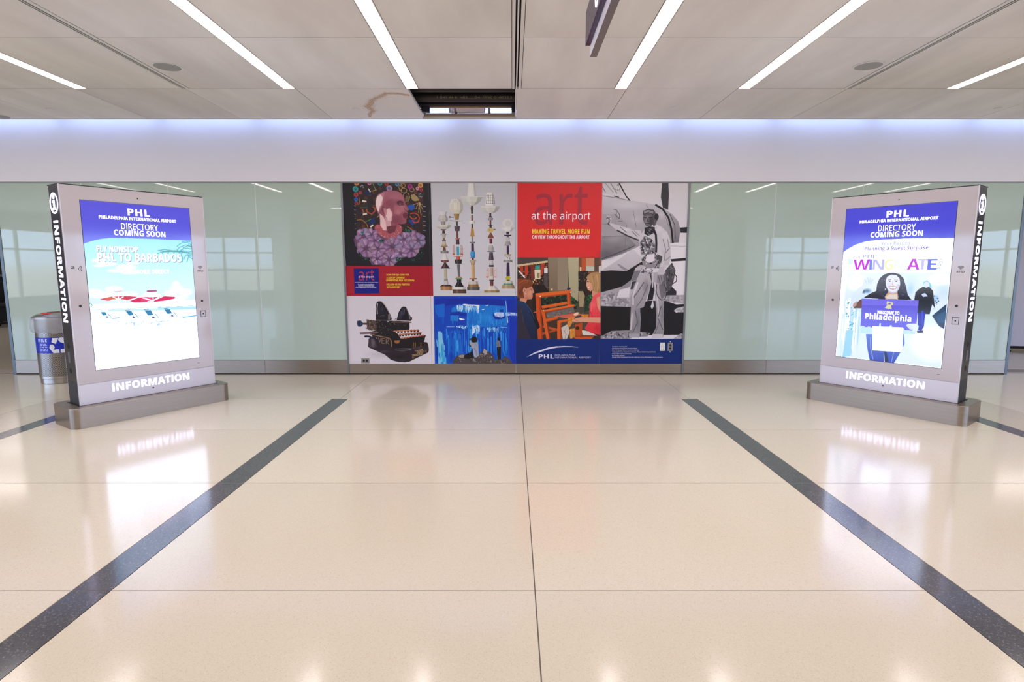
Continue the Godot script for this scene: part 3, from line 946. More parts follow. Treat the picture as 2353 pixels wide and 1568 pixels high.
func office_chair(label: String, at: Vector3, turn: float) -> void:
	var t := thing("office_chair", label, "chair", at, turn, "office chairs past the left glass end")
	obj("seat", box(Vector3(-0.25, 0.44, -0.25), Vector3(0.25, 0.54, 0.25), 0.03), mats["matt black"], t)
	obj("backrest", box(Vector3(-0.23, 0.58, -0.29), Vector3(0.23, 1.05, -0.23), 0.02), mats["matt black"], t)
	obj("back_stem", box(Vector3(-0.03, 0.42, -0.28), Vector3(0.03, 0.7, -0.25)), mats["black"], t)
	obj("column", tube([Vector3(0, 0.09, 0), Vector3(0, 0.44, 0)], 0.028), mats["steel"], t)
	for s in [-1, 1]:
		obj("arm", tube([Vector3(s * 0.25, 0.48, 0.05), Vector3(s * 0.3, 0.5, 0.05), Vector3(s * 0.3, 0.68, 0.1), Vector3(s * 0.3, 0.70, -0.15)], 0.018), mats["steel"], t)
	for k in 5:
		var a := TAU * k / 5
		var e := Vector3(cos(a) * 0.3, 0.07, sin(a) * 0.3)
		var sp := obj("spoke", tube([Vector3(0, 0.1, 0), e], 0.018), mats["black"], t)
		var wh := obj("caster", tube([Vector3(e.x - sin(a) * 0.02, 0.03, e.z + cos(a) * 0.02), Vector3(e.x + sin(a) * 0.02, 0.03, e.z - cos(a) * 0.02)], 0.03, 12), mats["matt black"], sp)

# ---------------------------------------------------------------- the concourse behind the camera, seen only as reflections
func make_concourse_behind() -> void:
	var w := setting("wall_rear", "concourse walls behind the camera with large windows")
	var wm: Material = mats["white paint"]
	# rear wall, z 9: openings at both sides
	obj("pier", box(Vector3(-9.1, 0, 9), Vector3(9.2, 3.62, 9.2)), mat("rear wall", Color(0.62, 0.58, 0.52), 0.7), w)
	for s in [-1, 1]:
		var a := 9.1 if s < 0 else 9.2
		obj("sill", box(Vector3(minf(s * a, s * 16), 0, 9), Vector3(maxf(s * a, s * 16), 0.35, 9.2)), wm, w)
		obj("lintel", box(Vector3(minf(s * a, s * 16), 2.62, 9), Vector3(maxf(s * a, s * 16), 3.62, 9.2)), wm, w)
		# side wall, openings between z -5 and 8
		obj("side_wall", box(Vector3(minf(s * 16, s * 16.2), 0, -17), Vector3(maxf(s * 16, s * 16.2), 3.62, -4)), wm, w)
		obj("side_sill", box(Vector3(minf(s * 16, s * 16.2), 0, -4), Vector3(maxf(s * 16, s * 16.2), 0.35, 9)), wm, w)
		obj("side_lintel", box(Vector3(minf(s * 16, s * 16.2), 2.62, -4), Vector3(maxf(s * 16, s * 16.2), 3.62, 9)), wm, w)
	var fm := mat("window frame", Color(0.70, 0.72, 0.74), 0.4, 0.3)
	var pane := mat("window pane", Color(0.95, 0.98, 1.0, 0.06), 0.02)
	pane.transparency = BaseMaterial3D.TRANSPARENCY_ALPHA
	var n := 0
	for s in [-1, 1]:
		n += 1
		var win := setting("window_%d" % n, "tall daylit window behind the camera")
		var a := 9.1 if s < 0 else 9.2
		for k in 6:
			var x: float = s * (a + 0.04 + k * 1.35)
			obj("mullion", box(Vector3(x - 0.04, 0.35, 9.04), Vector3(x + 0.04, 2.62, 9.12)), fm, win)
		for y in [0.38, 1.25, 1.95, 2.59]:
			obj("transom", box(Vector3(minf(s * a, s * 16), y - 0.03, 9.05), Vector3(maxf(s * a, s * 16), y + 0.03, 9.11)), fm, win)
		obj("pane", box(Vector3(minf(s * a, s * 16), 0.35, 9.075), Vector3(maxf(s * a, s * 16), 2.62, 9.08)), pane, win)
		n += 1
		win = setting("window_%d" % n, "tall daylit window beside the camera")
		for k in 9:
			var z := -3.96 + k * 1.61
			obj("mullion", box(Vector3(s * 16.08 - 0.04, 0.35, z - 0.04), Vector3(s * 16.08 + 0.04, 2.62, z + 0.04)), fm, win)
		for y in [0.38, 1.95, 2.59]:
			obj("transom", box(Vector3(s * 16.08 - 0.03, y - 0.03, -4), Vector3(s * 16.08 + 0.03, y + 0.03, 9)), fm, win)
	# a cross light behind the camera
	for z in [2.7, 5.2, 7.7]:
		var t := thing("cross_light", "long white ceiling strip light behind the camera, %s from the glass wall" % {2.7: "first", 5.2: "second", 7.7: "third"}[z], "light", Vector3(0, CEIL, z), 0.0, "cross lights behind the camera")
		obj("housing", cbox(11.0, 0.012, 0.14, 0.002), mats["white enamel"], t, Vector3(0, -0.006, 0))
		obj("diffuser", cbox(10.9, 0.01, 0.10, 0.002), mats["strip diffuser"], t, Vector3(0, -0.011, 0))
		area("cross_lamp", 10.8, 0.09, Vector3(0, -0.02, 0), Vector3(-90, 0, 0), WARM, STRIP * 1.6, t)
	# hanging direction signs that the glass mirrors
	var plate := mat("gate sign", Color(0.42, 0.43, 0.45), 0.4)
	var white := mat("sign white", Color(0.92, 0.92, 0.92), 0.5)
	for s in [-1, 1]:
		var g := thing("gate_sign", "hanging gate direction sign behind the camera, mirrored at the %s of the mural" % ("left" if s < 0 else "right"), "sign", Vector3(s * 8.5, 2.5, 0.75), PI, "gate signs")
		obj("plate", box(Vector3(-1.2, 0, -0.05), Vector3(1.2, 0.5, 0.05), 0.004), plate, g)
		obj("red_end", box(Vector3(-1.21, -0.002, -0.052), Vector3(-0.78, 0.502, 0.052), 0.003) if s < 0 else box(Vector3(0.78, -0.002, -0.052), Vector3(1.21, 0.502, 0.052), 0.003), mat("sign red", Color(0.70, 0.30, 0.28), 0.4), g)
		for x in [-1.0, 1.0]:
			obj("hanger_rod", tube([Vector3(x, 0.5, 0), Vector3(x, CEIL - 2.5, 0)], 0.01), mats["mullion"], g)
		if s < 0:
			obj("arrow", cutout(PackedVector2Array([Vector2(-1.12, 0.25), Vector2(-0.98, 0.40), Vector2(-0.94, 0.40), Vector2(-1.05, 0.27), Vector2(-0.82, 0.27), Vector2(-0.82, 0.23), Vector2(-1.05, 0.23), Vector2(-0.94, 0.10), Vector2(-0.98, 0.10)]), 0.004), white, g, Vector3(0, 0, 0.052))
			letters("lettering", "Gates", 0.46, 0.16, Vector3(-0.2, 0.34, 0.05), white, g, "bold", 0.004)
			letters("lettering", "USO", 0.33, 0.13, Vector3(-0.27, 0.13, 0.05), white, g, "bold", 0.004)
			obj("plane_mark", cutout(PackedVector2Array([Vector2(-0.58, 0.42), Vector2(-0.565, 0.36), Vector2(-0.49, 0.31), Vector2(-0.49, 0.29), Vector2(-0.565, 0.315), Vector2(-0.57, 0.27), Vector2(-0.545, 0.25), Vector2(-0.545, 0.24), Vector2(-0.615, 0.24), Vector2(-0.615, 0.25), Vector2(-0.59, 0.27), Vector2(-0.595, 0.315), Vector2(-0.67, 0.29), Vector2(-0.67, 0.31), Vector2(-0.595, 0.36)]), 0.004), white, g, Vector3(0, 0, 0.05))
			obj("bar_mark", box(Vector3(-0.64, 0.12, 0.05), Vector3(-0.52, 0.15, 0.054)), white, g)
		else:
			letters("lettering", "Gates", 0.36, 0.13, Vector3(0.45, 0.28, 0.05), white, g, "bold", 0.004)
			for k in 4:
				var ld := obj("letter_disc", cutout(disc(0, 0, 0.075), 0.004), white, g, Vector3(0.13 - 0.2 * k, 0.28, 0.05))
				letters("lettering", "DCBA"[k], 0.07, 0.085, Vector3(0, 0, 0.004), plate, ld, "bold", 0.002)
	# wine bar letters and two bright boards on the left wall
	var vl := thing("wall_lettering", "dark serif bar name on the left wall behind the camera", "lettering", Vector3(-15.99, 2.95, 4.5), PI / 2)
	letters("lettering", "VINO VOLO", 2.4, 0.34, Vector3(0.6, 0, 0), mats["ink"], vl, "serif bold", 0.02)

# ---------------------------------------------------------------- drawing of flat prints
const PX := 0.8   # picture points to a millimetre

func paint(im: Image, ops: Array, ox: float, lit: float, sd: int) -> void:
	# ox: how far this picture's left edge lies from the left edge of the drawing
	var r := RandomNumberGenerator.new()
	r.seed = sd
	for op in ops:
		match op[0]:
			"r":
				im.fill_rect(Rect2i(int((op[2] - ox) * PX), int(op[3] * PX), int(op[4] * PX) + 1, int(op[5] * PX) + 1), tone(op[1], lit))
			"p":
				fill_poly(im, outline(op[2], ox), tone(op[1], lit))
			"g":
				fill_poly(im, outline(op[3], ox), tone(op[1], lit), tone(op[2], lit))
			"e":
				var q := PackedVector2Array()
				for k in 20:
					q.append(Vector2(op[2] - ox + cos(TAU * k / 20) * op[4], op[3] + sin(TAU * k / 20) * op[5]) * PX)
				fill_poly(im, q, tone(op[1], lit))
			"s":
				# one turned section of a lamp: upper and lower middle with half widths, lit from the left in the photograph printed here
				var ca := Vector2(op[2] - ox, op[3])
				var cb := Vector2(op[5] - ox, op[6])
				var base := tone(op[1], lit)
				var bands := [[-1.0, 1.0, base]]
				if op[4] > 16 and op[6] - op[3] > 14:
					bands.append([-0.55, -0.15, base.lightened(0.16)])
					bands.append([0.55, 1.0, base.darkened(0.18)])
				for q in bands:
					fill_poly(im, PackedVector2Array([(ca + Vector2(op[4] * q[0], 0)) * PX, (ca + Vector2(op[4] * q[1], 0)) * PX, (cb + Vector2(op[7] * q[1], 0)) * PX, (cb + Vector2(op[7] * q[0], 0)) * PX]), q[2])
			"o":
				# a soft spot of ink, as in a photograph out of focus
				var w := maxi(2, int(op[4] * 2 * PX))
				var h := maxi(2, int(op[5] * 2 * PX))
				var spot := soft_spot(tone(op[1], lit), op[6] * 0.01)
				spot.resize(w, h, Image.INTERPOLATE_BILINEAR)
				im.blend_rect(spot, Rect2i(0, 0, w, h), Vector2i(int((op[2] - ox) * PX) - w / 2, int(op[3] * PX) - h / 2))
			"b":
				# a printed button: rim, disc, hollow and two holes
				var c := Vector2(op[2] - ox, op[3]) * PX
				var base := tone(op[1], lit)
				for q in [[1.0, base.darkened(0.45)], [0.86, base], [0.5, base.darkened(0.25)]]:
					fill_poly(im, disc(c.x, c.y, op[4] * PX * q[0], 20), q[1])
				for d in [-5, 5]:
					fill_poly(im, disc(c.x + d, c.y + d, 3.5, 8), Color(0.12, 0.1, 0.12))
			"l":
				var q := outline(op[3], ox)
				var h: float = op[2] * PX / 2
				for i in q.size() - 1:
					var d := q[i + 1] - q[i]
					if d.length() < 0.01:
						continue
					var s := d.orthogonal().normalized() * h
					fill_poly(im, PackedVector2Array([q[i] + s, q[i + 1] + s, q[i + 1] - s, q[i] - s]), tone(op[1], lit))
					if h > 1.5 and i > 0:
						fill_poly(im, disc(q[i].x, q[i].y, h, 10), tone(op[1], lit))
			"n":
				var q := outline(op[5], ox)
				var bb := Rect2(q[0], Vector2.ZERO)
				for v in q:
					bb = bb.expand(v)
				for i in op[2]:
					var at := Vector2(r.randf_range(bb.position.x, bb.end.x), r.randf_range(bb.position.y, bb.end.y))
					var size: float = r.randf_range(op[3], op[4]) * PX / 2
					var ink: String = op[1][r.randi() % op[1].size()]
					var turn := r.randf() * TAU
					var flat := r.randf_range(0.4, 0.9)
					if not Geometry2D.is_point_in_polygon(at, q):
						continue
					var b := PackedVector2Array()
					for k in 7:
						var a := TAU * k / 7
						b.append(at + (Vector2(cos(a), sin(a) * flat) * size * r.randf_range(0.75, 1.15)).rotated(turn))
					fill_poly(im, b, tone(ink, lit))
			"v":
				var q := outline(op[7], ox)
				var bb := Rect2(q[0], Vector2.ZERO)
				for v in q:
					bb = bb.expand(v)
				for i in op[2]:
					var at := Vector2(r.randf_range(bb.position.x, bb.end.x), r.randf_range(bb.position.y, bb.end.y))
					var w: float = r.randf_range(op[3], op[4]) * PX / 2
					var h: float = r.randf_range(op[5], op[6]) * PX
					var ink: String = op[1][r.randi() % op[1].size()]
					if not Geometry2D.is_point_in_polygon(at, q):
						continue
					fill_poly(im, PackedVector2Array([at + Vector2(-w, 0), at + Vector2(w * 0.6, -w), at + Vector2(w, h * 0.5), at + Vector2(w * 0.4, h), at + Vector2(-w * 0.7, h * 0.85)]), tone(ink, lit))

var spots := {}
func soft_spot(c: Color, strength: float) -> Image:
	var key := "%s %.2f" % [c, strength]
	if not spots.has(key):
		var s := Image.create_empty(32, 32, false, Image.FORMAT_RGBA8)
		for y in 32:
			for x in 32:
				var d := Vector2(x - 15.5, y - 15.5).length() / 15.5
				c.a = strength * smoothstep(1.0, 0.0, d)
				s.set_pixel(x, y, c)
		spots[key] = s
	return spots[key].duplicate()

# the grain and softness of an enlarged photograph
func develop(im: Image, grain: float, sd: int) -> Image:
	im.resize(im.get_width() / 2, im.get_height() / 2, Image.INTERPOLATE_BILINEAR)
	im.convert(Image.FORMAT_RGB8)
	var r := RandomNumberGenerator.new()
	r.seed = sd
	var d := im.get_data()
	for i in range(0, d.size(), 3):
		var g := int(r.randf_range(-grain, grain))
		for k in 3:
			d[i + k] = clampi(d[i + k] + g, 0, 255)
	return Image.create_from_data(im.get_width(), im.get_height(), false, Image.FORMAT_RGB8, d)

func outline(a: Array, ox: float) -> PackedVector2Array:
	var q := PackedVector2Array()
	for i in range(0, a.size(), 2):
		q.append(Vector2(a[i] - ox, a[i + 1]) * PX)
	return q

# printed inks keep their colour; on a screen white shines SCREEN_WHITE times as bright as the brightest ink
const SCREEN_WHITE := 2.4
func tone(ink: String, lit: float) -> Color:
	if ink == "W":
		return Color.WHITE
	var c := Color.html("#" + ink)
	if lit == 1.0:
		return c
	var k := c.srgb_to_linear()
	return Color(k.r / lit, k.g / lit, k.b / lit).linear_to_srgb()

func words(list: Array, parent: Node, origin: Vector3, lit: float) -> void:
	var lift := 0.0
	for w in list:
		lift += 0.00015
		var m: StandardMaterial3D
		if lit > 1.0:
			m = glow("screen ink " + w[5], Color.WHITE if w[5] == "W" else Color.html("#" + w[5]), lit if w[5] == "W" else 1.0)
			m.albedo_color = Color(0.02, 0.02, 0.02)
		else:
			m = mat("print ink " + w[5], Color.html("#" + w[5]), 0.45)
		var at := origin + Vector3(w[1] * 0.001, -w[2] * 0.001, lift)
		var hinge := letters("lettering", w[0], w[3] * 0.001, w[4] * 0.001, Vector3.ZERO, m, parent, w[6], 0.0004)
		var off := hinge.position
		hinge.rotation.z = deg_to_rad(w[7])
		hinge.position = at + off.rotated(Vector3(0, 0, 1), deg_to_rad(w[7]))

func make_mural() -> void:
	var t := thing("art_mural", "wall mural of four printed panels with portrait, lamps, red title and black-and-white pilot", "mural", Vector3(MX - 2 * MOD, 0, GLASS))
	var pw := MOD
	var ph := 2.293
	for k in 4:
		var im := Image.create_empty(int(pw * 1000 * PX), int(ph * 1000 * PX), false, Image.FORMAT_RGBA8)
		im.fill(Color(0.8, 0.79, 0.8))
		paint(im, MURAL, k * pw * 1000, 1.0, 40)
		var m := mat("mural print %d" % k, Color.WHITE, 0.38, 0.0, 0.4)
		m.albedo_texture = ImageTexture.create_from_image(develop(im, 5.0, k))
		var p := obj("mural_panel", box(Vector3(0.001, 0, -0.012), Vector3(pw - 0.001, ph, 0), 0.001), mats["white enamel"], t, Vector3(k * pw, 0.14, 0))
		p.set_meta("label", ["panel with portrait collage, crimson banner and typewriter", "panel with five glass lamps and a blue painting", "panel with red art title, loom photograph and blue strip", "panel with a black and white pilot photograph"][k])
		obj("print", sheet(pw - 0.002, ph - 0.002), m, p, Vector3(pw / 2, ph / 2, 0.0006))
		var mine := []
		for w in MURAL_WORDS:
			if int(w[1] / (pw * 1000)) == k:
				mine.append(w)
		words(mine, p, Vector3(-k * pw, ph, 0.0008), 1.0)
	# socket plates let into the mural
	var plate := mat("socket steel", Color(0.60, 0.58, 0.56), 0.35, 0.7)
	var a := thing("power_outlet", "steel double socket below the typewriter picture", "outlet", Vector3(MX - 2 * MOD + 0.223, 2.433 - 2.252, GLASS + 0.002), 0.0, "socket plates on the mural")
	obj("plate", cbox(0.106, 0.063, 0.005, 0.002), plate, a, Vector3(0, 0, 0.002))
	for x in [-0.019, 0.019]:
		obj("socket", cutout(disc(x, 0, 0.0145), 0.001), mats["black"], a, Vector3(0, 0, 0.0045))
	var b := thing("power_outlet", "grey upright double socket at the right end of the blue strip", "outlet", Vector3(MX - 2 * MOD + 4.183, 2.433 - 2.069, GLASS + 0.002), 0.0, "socket plates on the mural")
	obj("plate", cbox(0.066, 0.108, 0.005, 0.002), plate, b, Vector3(0, 0, 0.002))
	for y in [-0.02, 0.02]:
		obj("socket", cutout(disc(0, y, 0.0155), 0.001), mats["black"], b, Vector3(0, 0, 0.0045))
	for y in [-0.068, 0.068]:
		obj("screw", cutout(disc(0, y, 0.007, 10), 0.002), mats["white enamel"], b)
	var c := thing("data_outlet", "white data socket plate beside the grey socket on the blue strip", "outlet", Vector3(MX - 2 * MOD + 4.083, 2.433 - 2.069, GLASS + 0.002), 0.0, "socket plates on the mural")
	obj("plate", cbox(0.064, 0.108, 0.005, 0.002), mats["white enamel"], c, Vector3(0, 0, 0.002))
	for q in [[-0.011, 0.0], [0.011, 0.0], [-0.011, -0.03], [0.011, -0.03]]:
		obj("socket", box(Vector3(q[0] - 0.006, q[1] - 0.005, 0.0045), Vector3(q[0] + 0.006, q[1] + 0.004, 0.0055)), mats["ink"] if q[1] == 0.0 else plate, c)

func screen_image(which: String) -> Image:
	var im := Image.create_empty(int(910 * PX), int(1487 * PX), false, Image.FORMAT_RGBA8)
	im.fill(Color.WHITE)
	paint(im, BEACH if which == "left" else WELCOME, 0.0, SCREEN_WHITE, 12)
	return develop(im, 0.0, 1)

func screen_words(which: String, t: Node3D, z: float) -> void:
	var sc: Node = t.get_node("screen")
	var o := Vector3(-0.455, 1.487 / 2, z - sc.position.z)
	words(HEADER_WORDS, sc, o, SCREEN_WHITE)
	words(BEACH_TITLES_WORDS if which == "left" else WELCOME_WORDS, sc, o, SCREEN_WHITE)

# ---------------------------------------------------------------- prints and screen pictures, in millimetres from the top left corner
const MURAL := [
	["p","17141b",[-6,-17,1114,-17,1122,1030,15,1030]],
	["p","2b1b19",[180,-17,1025,-17,1012,626,158,626]],
	["n",["3a2119","1d1a30","4b2c1c","1b2a40","5a2f20","241616","33241c"],420,18,61,[180,-17,1025,-17,1012,626,158,626]],
	["p","18224c",[272,91,358,81,371,140,300,155]],
	["p","1c4fa0",[822,273,893,258,912,308,871,339,821,323]],
	["p","1a3a80",[818,457,889,447,929,496,867,516]],
	["p","16285a",[321,457,403,417,411,496,339,516]],
	["l","b0461f",15,[249,318,263,367]],
	["l","b0461f",14,[300,313,309,357,364,382,405,347,407,308,377,293]],
	["l","a8782c",8,[174,457,220,449,260,467,299,511,317,571]],
	["l","a8782c",7,[209,179,217,229,201,268]],
	["l","2f7a3a",6,[220,300,316,300]],
	["l","3a8a44",7,[274,481,357,442]],
	["l","7ab060",6,[386,2,428,91]],
	["l","c0a040",7,[373,101,434,81]],
	["l","b89a3a",8,[428,422,460,397]],
	["l","c0392b",13,[850,377,901,367,951,392,965,437,944,481,898,486,874,457]],
	["l","d8502e",11,[844,407,869,437,904,442,930,422]],
	["l","c8772c",7,[806,536,846,556,871,581]],
	["l","b89a5c",6,[715,51,724,16,738,7,751,16,759,51,749,87,736,96,723,87,715,51]],
	["l","b89a5c",6,[736,91,753,67,777,61,801,67,816,91,800,114,775,120,751,114,736,91]],
	["l","b89a5c",6,[759,174,778,127,806,115,833,127,850,174,830,222,803,234,776,222,759,174]],
	["l","b89a5c",6,[737,32,750,12,768,7,786,12,798,32,785,51,767,56,749,51,737,32]],
	["l","b89a5c",6,[847,81,859,61,878,56,896,61,907,81,895,101,877,105,859,101,847,81]],
	["l","b89a5c",6,[865,174,888,139,921,130,954,139,976,174,953,210,919,219,886,210,865,174]],
	["p","a08a58",[866,145,906,135,951,174,960,214,904,224,870,189]],
	["p","6a5a38",[805,155,835,164,836,214,808,238,788,209]],
	["l","c0a468",6,[975,238,926,253,893,268]],
	["l","c0a468",6,[975,238,940,278,922,318]],
	["l","c0a468",6,[975,238,958,303,957,367]],
	["l","c0a468",6,[975,238,972,315,987,392]],
	["l","c0a468",6,[975,238,983,278,1008,318]],
	["l","c0a468",6,[975,238,981,253,1004,268]],
	["b","d98a4a",187,2,33],
	["b","d67aa0",348,2,28],
	["b","2f8a90",479,2,35],
	["b","b83a3a",562,10,28],
	["b","5a86b8",695,14,28],
	["b","2f9aa0",170,73,39],
	["b","b0444a",175,142,31],
	["b","a83c3c",229,118,24],
	["b","2a6ad0",173,201,26],
	["b","8a3c3c",176,248,26],
	["b","9a86a8",595,66,41],
	["b","b02a90",856,42,33],
	["b","e0a050",987,27,35],
	["b","e39ab8",948,66,24],
	["b","c03a40",994,84,24],
	["b","7a3a2a",925,112,24],
	["b","2a2a2c",979,148,37],
	["b","5a2230",990,209,25],
	["b","26262a",259,47,35],
	["b","303438",637,2,26],
	["b","4a3a3a",416,4,22],
	["n",["d8d4d8","8a8a90","3a3a40"],24,6,12,[236,22,285,22,285,71,235,71]],
	["n",["d8d4d8","8a8a90"],16,6,12,[957,125,1003,125,1002,171,956,171]],
	["p","d8d2c4",[323,66,339,66,364,108,348,112]],
	["p","d8d2c4",[253,207,305,219,303,237,249,229]],
	["p","d8d2c4",[253,374,305,367,306,387,252,395]],
	["p","d8d2c4",[334,538,370,506,386,520,350,550]],
	["l","8e8aae",9,[147,278,165,281]],
	["l","8e8aae",9,[147,327,163,330]],
	["l","8e8aae",9,[148,382,161,385]],
	["l","8e8aae",9,[149,437,159,440]],
	["l","8e8aae",9,[150,496,157,499]],
	["l","8e8aae",9,[151,561,155,564]],
	["l","8e8aae",9,[1014,286,1047,290]],
	["l","8e8aae",9,[1013,347,1046,351]],
	["l","8e8aae",9,[1012,409,1045,413]],
	["l","8e8aae",9,[1010,467,1044,471]],
	["l","8e8aae",9,[1009,518,1043,522]],
	["l","8e8aae",9,[1008,581,1042,585]],
	["p","935060",[595,91,675,93,735,115,774,164,785,214,792,248,807,273,831,313,833,337,805,349,818,362,822,377,809,395,821,417,808,437,798,452,802,476,781,501,735,506,700,501,679,526,675,576,651,616,559,626,505,586,471,536,462,496,468,457,454,397,435,357,419,308,415,238,426,179,463,130,524,101]],
	["p","a35f6e",[514,105,595,96,675,97,735,120,769,164,778,214,713,199,612,189,530,238,489,268,469,238,492,169]],
	["p","b37885",[441,169,493,125,534,110,522,169,499,268,473,298,438,278]],
	["p","ecccca",[425,209,441,164,487,140,511,184,484,268,468,288,456,362,436,332,418,268]],
	["p","e0b9b9",[465,377,510,407,538,476,545,588,500,576,469,531,469,457]],
	["p","c99aa0",[525,397,564,457,604,481,603,536,550,596,538,496]],
	["p","e3bdbd",[548,327,589,306,618,357,626,437,604,476,564,457,540,407]],
	["p","7a3c48",[473,283,509,273,528,298,537,332,526,377,510,387,496,347,477,327]],
	["p","b87a80",[513,308,540,310,557,337,551,387,535,402,521,367]],
	["p","a9616d",[650,268,731,278,772,268,806,308,821,337,770,349,708,387,648,377]],
	["p","8a4756",[616,407,688,397,748,417,757,467,725,501,664,506,619,476]],
	["p","6e3340",[550,536,603,526,679,521,675,581,651,626,559,626]],
	["l","3c1c24",13,[687,238,727,222,767,238]],
	["p","5a2a34",[686,243,732,236,772,250,772,273,721,276,691,263]],
	["e","e8d4d4",732,258,15,8],
	["e","201014",736,258,8,8],
	["l","5a2a34",8,[776,298,785,332,826,342]],
	["p","6a2c38",[754,384,790,362,818,377,809,395,821,417,800,437,763,425]],
	["l","4a1c28",5,[758,402,814,395]],
	["o","f2d6d2",459,238,61,132,90],
	["o","f2d6d2",476,189,51,71,70],
	["o","e8c0c0",506,526,51,112,85],
	["o","e8c0c0",586,392,61,112,80],
	["o","b06a78",673,169,122,81,60],
	["o","7a3c4a",666,457,92,81,70],
	["o","6a2e3c",601,596,92,61,80],
	["o","b87480",751,308,71,61,50],
	["o","5a2430",717,238,61,31,60],
	["o","8a4452",560,238,61,92,60],
	["o","7a3a48",610,268,71,92,45],
	["o","c08890",699,357,51,61,45],
	["e","e8d4d4",732,258,13,7],
	["e","201014",736,258,7,7],
	["l","3c1c24",9,[694,236,729,223,767,238]],
	["l","4a1c28",5,[758,402,814,395]],
	["p","a8525c",[400,531,431,506,461,511,505,576,580,626,652,601,676,526,710,506,745,546,738,606,701,656,649,707,517,686,437,631,394,561]],
	["n",["dd949a","c27079","b05a64","8a3a48","e6aeb0"],200,6,13,[400,531,431,506,461,511,505,576,580,626,652,601,676,526,710,506,745,546,738,606,701,656,649,702,517,681,437,626,399,561]],
	["p","5f4260",[125,691,178,626,246,556,297,561,378,576,437,626,517,681,649,697,712,626,804,606,906,576,946,616,1007,636,1025,767,972,837,899,898,786,918,714,939,651,999,569,1020,487,1020,343,1015,315,939,244,918,186,837,142,772]],
	["p","96749a",[253,656,247,626,237,595,234,569,208,568,182,574,172,593,167,611,172,641,194,644,228,650]],
	["l","563a58",5,[229,643,169,608]],
	["l","bfa2be",5,[236,637,190,587]],
	["l","bfa2be",5,[239,633,203,575]],
	["o","bfa2be",198,601,36,36,55],
	["o","563a58",242,645,31,31,70],
	["p","7c6a8c",[253,656,278,634,305,615,312,589,309,566,294,552,273,553,252,555,233,576,236,601,247,633]],
	["l","443850",5,[253,629,256,559]],
	["l","a294b4",5,[262,631,284,566]],
	["l","a294b4",5,[267,632,301,570]],
	["o","a294b4",275,580,36,36,55],
	["o","443850",258,641,31,31,70],
	["p","7c6a8c",[253,656,283,661,313,673,343,671,359,655,364,636,352,618,339,599,315,597,291,613,270,638]],
	["l","443850",5,[277,642,340,607]],
	["l","a294b4",5,[279,650,348,635]],
	["l","a294b4",5,[281,656,352,652]],
	["o","a294b4",331,635,36,36,55],
	["o","443850",269,652,31,31,70],
	["p","7d5a80",[253,656,260,685,265,721,280,742,301,750,325,739,334,719,341,699,335,681,308,664,276,661]],
	["l","472c48",5,[277,669,338,705]],
	["l","a886aa",5,[271,676,317,726]],
	["l","a886aa",5,[267,679,304,738]],
	["o","a886aa",309,711,36,36,55],
	["o","472c48",264,667,31,31,70],
	["p","96749a",[253,656,233,678,199,700,196,721,195,747,215,762,236,759,257,755,281,737,271,711,258,680]],
	["l","563a58",5,[253,684,251,754]],
	["l","bfa2be",5,[245,682,222,747]],
	["l","bfa2be",5,[239,680,205,743]],
	["o","bfa2be",231,733,36,36,55],
	["o","563a58",249,672,31,31,70],
	["p","7d5a80",[253,656,224,649,194,634,166,637,146,651,142,679,154,696,168,711,191,713,214,706,236,675]],
	["l","472c48",5,[229,671,166,706]],
	["l","a886aa",5,[227,662,159,678]],
	["l","a886aa",5,[226,657,154,661]],
	["o","a886aa",175,678,36,36,55],
	["o","472c48",238,661,31,31,70],
	["p","96749a",[356,636,336,625,315,614,295,606,279,618,270,630,276,646,281,666,298,675,318,658,339,646]],
	["l","563a58",5,[335,642,282,655]],
	["l","bfa2be",5,[335,635,282,633]],
	["l","bfa2be",5,[335,631,283,620]],
	["o","bfa2be",295,637,27,27,55],
	["o","563a58",343,636,24,24,70],
	["p","96749a",[356,636,360,614,371,590,368,570,359,557,339,555,324,564,312,575,311,595,324,609,340,624]],
	["l","563a58",5,[344,619,317,574]],
	["l","bfa2be",5,[351,617,338,567]],
	["l","bfa2be",5,[355,616,351,563]],
	["o","bfa2be",338,579,27,27,55],
	["o","563a58",352,625,24,24,70],
	["p","86628a",[356,636,378,635,405,635,424,628,434,611,430,591,417,583,401,576,382,575,374,595,364,620]],
	["l","4e3350",5,[369,620,405,579]],
	["l","b292b4",5,[373,625,418,596]],
	["l","b292b4",5,[375,629,426,607]],
	["o","b292b4",406,601,27,27,55],
	["o","4e3350",366,629,24,24,70],
	["p","7d5a80",[356,636,365,658,372,680,383,694,404,701,420,690,425,675,431,657,422,638,400,639,374,638]],
	["l","472c48",5,[375,643,425,663]],
	["l","a886aa",5,[371,649,412,681]],
	["l","a886aa",5,[369,652,404,692]],
	["o","a886aa",404,671,27,27,55],
	["o","472c48",365,643,24,24,70],
	["p","7c6a8c",[356,636,339,652,316,667,304,685,309,702,322,715,336,714,356,712,366,701,367,678,361,655]],
	["l","443850",5,[354,657,349,711]],
	["l","a294b4",5,[348,655,328,704]],
	["l","a294b4",5,[344,654,315,700]],
	["o","a294b4",335,694,27,27,55],
	["o","443850",352,648,24,24,70],
	["p","7d5a80",[279,807,243,805,204,802,174,798,159,828,157,852,173,871,191,882,221,896,242,859,261,831]],
	["l","472c48",5,[254,828,189,879]],
	["l","a886aa",5,[250,819,176,850]],
	["l","a886aa",5,[248,813,167,831]],
	["o","a886aa",194,846,41,41,55],
	["o","472c48",262,815,36,36,70],
	["p","8a6c84",[279,807,261,777,241,748,218,715,191,725,170,743,166,768,166,796,181,815,213,814,250,810]],
	["l","4a3448",5,[248,802,168,785]],
	["l","ae94a6",5,[252,793,184,755]],
	["l","ae94a6",5,[255,787,193,737]],
	["o","ae94a6",197,768,41,41,55],
	["o","4a3448",262,799,36,36,70],
